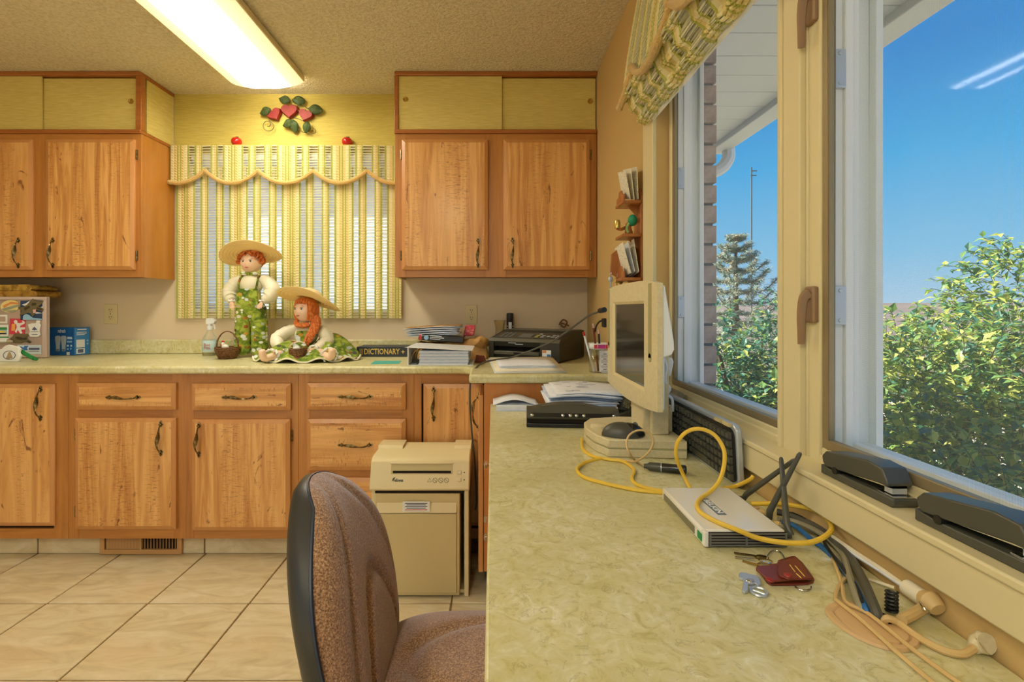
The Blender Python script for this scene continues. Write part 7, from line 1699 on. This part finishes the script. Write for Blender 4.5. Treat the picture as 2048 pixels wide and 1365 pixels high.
def shrub(name, lab, base, blobs, n, L_, weights, twigs=40, group='shrubs outside the window'):
    """blobs: (centre, radii); leaves on drooping sprays within them"""
    t_ = thing(name, lab, 'shrub', base, group=group); g = G(); tw = G(); tot = sum(r_.x * r_.y * r_.z for _, r_ in blobs) ; nl = 0
    for c, r_ in blobs:
        cnt = int(n * (r_.x * r_.y * r_.z) / tot)
        for _ in range(max(1, cnt // 9)):
            q = Vector((rnd.gauss(0, 1), rnd.gauss(0, 1), rnd.gauss(0, 1))).normalized() * rnd.random() ** .30
            p = c + Vector((q.x * r_.x, q.y * r_.y, q.z * r_.z)); o_ = Vector((q.x, q.y, q.z * .6 + .25)).normalized()
            st_ = [p, p + o_ * L_ * 1.6, p + o_ * L_ * 2.8 + Vector((0, 0, -.5 * L_))]
            tw.tube(st_, L_ * .028, 3)
            for k_ in range(9):
                f = k_ / 8; b_ = st_[0].lerp(st_[1], f * 2) if f < .5 else st_[1].lerp(st_[2], f * 2 - 1)
                d_ = (o_ * .6 + Vector((rnd.uniform(-1, 1), rnd.uniform(-1, 1), rnd.uniform(-.9, .35)))).normalized()
                leafmesh(g, b_, L_ * rnd.uniform(.7, 1.25), d_, rnd.choices((0, 1, 2), weights)[0]); nl += 1
        tw.tube(spline([Vector((base[0], base[1], GZ)), Vector((base[0], base[1], GZ)).lerp(c, .6) + Vector((rnd.uniform(-.1, .1), rnd.uniform(-.1, .1), 0)), c], 4), .02, 5)
    setp(obj('foliage', g, [M['leaf'], M['leaf2'], M['leaf3']], t_, smooth=0), kind='stuff')
    setp(obj('stem', tw, M['bark'], t_, smooth=0), kind='stuff')
V = Vector
shrub('leafy_shrub', 'dense yellow-green shrub filling the right window', (2.9, 2.9, GZ), [(V((2.45, 3.05, .50)), V((.50, .55, .50))), (V((2.85, 2.95, .52)), V((.50, .55, .52))), (V((2.95, 3.45, .62)), V((.55, .5, .50))), (V((2.25, 2.45, .10)), V((.45, .5, .48))), (V((2.75, 2.5, .22)), V((.5, .5, .50)))], 13000, .066, (5, 4, 3))
shrub('leafy_shrub', 'taller green shrub rising above the horizon at the right picture edge', (3.9, 3.5, GZ), [(V((3.75, 3.55, 1.00)), V((.42, .42, .50))), (V((4.0, 3.6, 1.32)), V((.40, .40, .40))), (V((3.5, 3.25, .55)), V((.5, .5, .55)))], 5200, .070, (5, 3, 3))
shrub('leafy_shrub', 'dark leafy shrub close behind the left window pane', (2.2, 4.2, GZ), [(V((2.05, 4.1, .42)), V((.42, .45, .42))), (V((2.45, 4.2, .62)), V((.34, .38, .48))), (V((1.85, 4.0, .80)), V((.16, .2, .42))), (V((2.3, 3.7, .2)), V((.45, .45, .42))), (V((2.60, 4.35, 1.15)), V((.14, .16, .28)))], 8000, .070, (3, 1, 7))
shrub('leafy_shrub', 'low small-leaved shrub just above the sill line of the right window', (2.0, 1.75, GZ), [(V((1.95, 1.75, .15)), V((.40, .5, .42))), (V((1.7, 2.2, .0)), V((.35, .4, .40)))], 3600, .056, (4, 3, 4))
# conifer
cf = thing('spruce_tree', 'blue-green spruce tree with brown-tipped branches beyond the left window', 'tree', (5.95, 11.8, GZ))
g = G(); tk = G(); tx, ty = 5.85, 11.8; zt = Z(470, 11.8)
tk.tube([(tx, ty, GZ), (tx, ty, zt - .1)], [.16, .02], 8)
lvl = 0; z_ = zt - .1
while z_ > -1.2:
    rr = .14 + (zt - z_) * .58; nb = 8
    for k_ in range(nb):
        a = 2 * math.pi * (k_ + .5 * (lvl % 2)) / nb + rnd.uniform(-.2, .2); L_ = rr * rnd.uniform(.75, 1.1); d_ = V((math.cos(a), math.sin(a), .30))
        b0 = V((tx, ty, z_)); b1 = b0 + V((d_.x * L_ * .6, d_.y * L_ * .6, -.04 * L_)); b2 = b0 + V((d_.x * L_, d_.y * L_, L_ * .30))
        br = spline([b0, b1, b2], 6); tk.tube(br, .012, 4)
        for i, p in enumerate(br[1:]):
            for _ in range(24):
                q = V((rnd.gauss(0, 1), rnd.gauss(0, 1), rnd.gauss(0, .8))).normalized(); l2 = .07 + .05 * rnd.random(); s_ = q.orthogonal().normalized() * .009
                o_ = p + V((rnd.uniform(-.06, .06), rnd.uniform(-.06, .06), rnd.uniform(-.05, .05))); g.add([o_ - s_, o_ + s_, o_ + q * l2], [(0, 1, 2)])
    z_ -= .25; lvl += 1
setp(obj('needles', g, M['needle'], cf, smooth=0), kind='stuff'); setp(obj('trunk', tk, M['bark'], cf), kind='stuff')
an = P(1503, 540, 45)
am = thing('radio_mast', 'thin distant radio mast rising above the spruce', 'mast', (an.x, 45, GZ))
obj('mast', G().tube([(an.x, 45, GZ), (an.x, 45, Z(335, 45))], .06, 6), M['grey'], am)
obj('cross_arms', G().box(an.x - .1, 44.98, Z(352, 45), an.x + .45, 45.02, Z(350, 45)).box(an.x - .05, 44.98, Z(343, 45), an.x + .5, 45.02, Z(341, 45)), M['grey'], am)
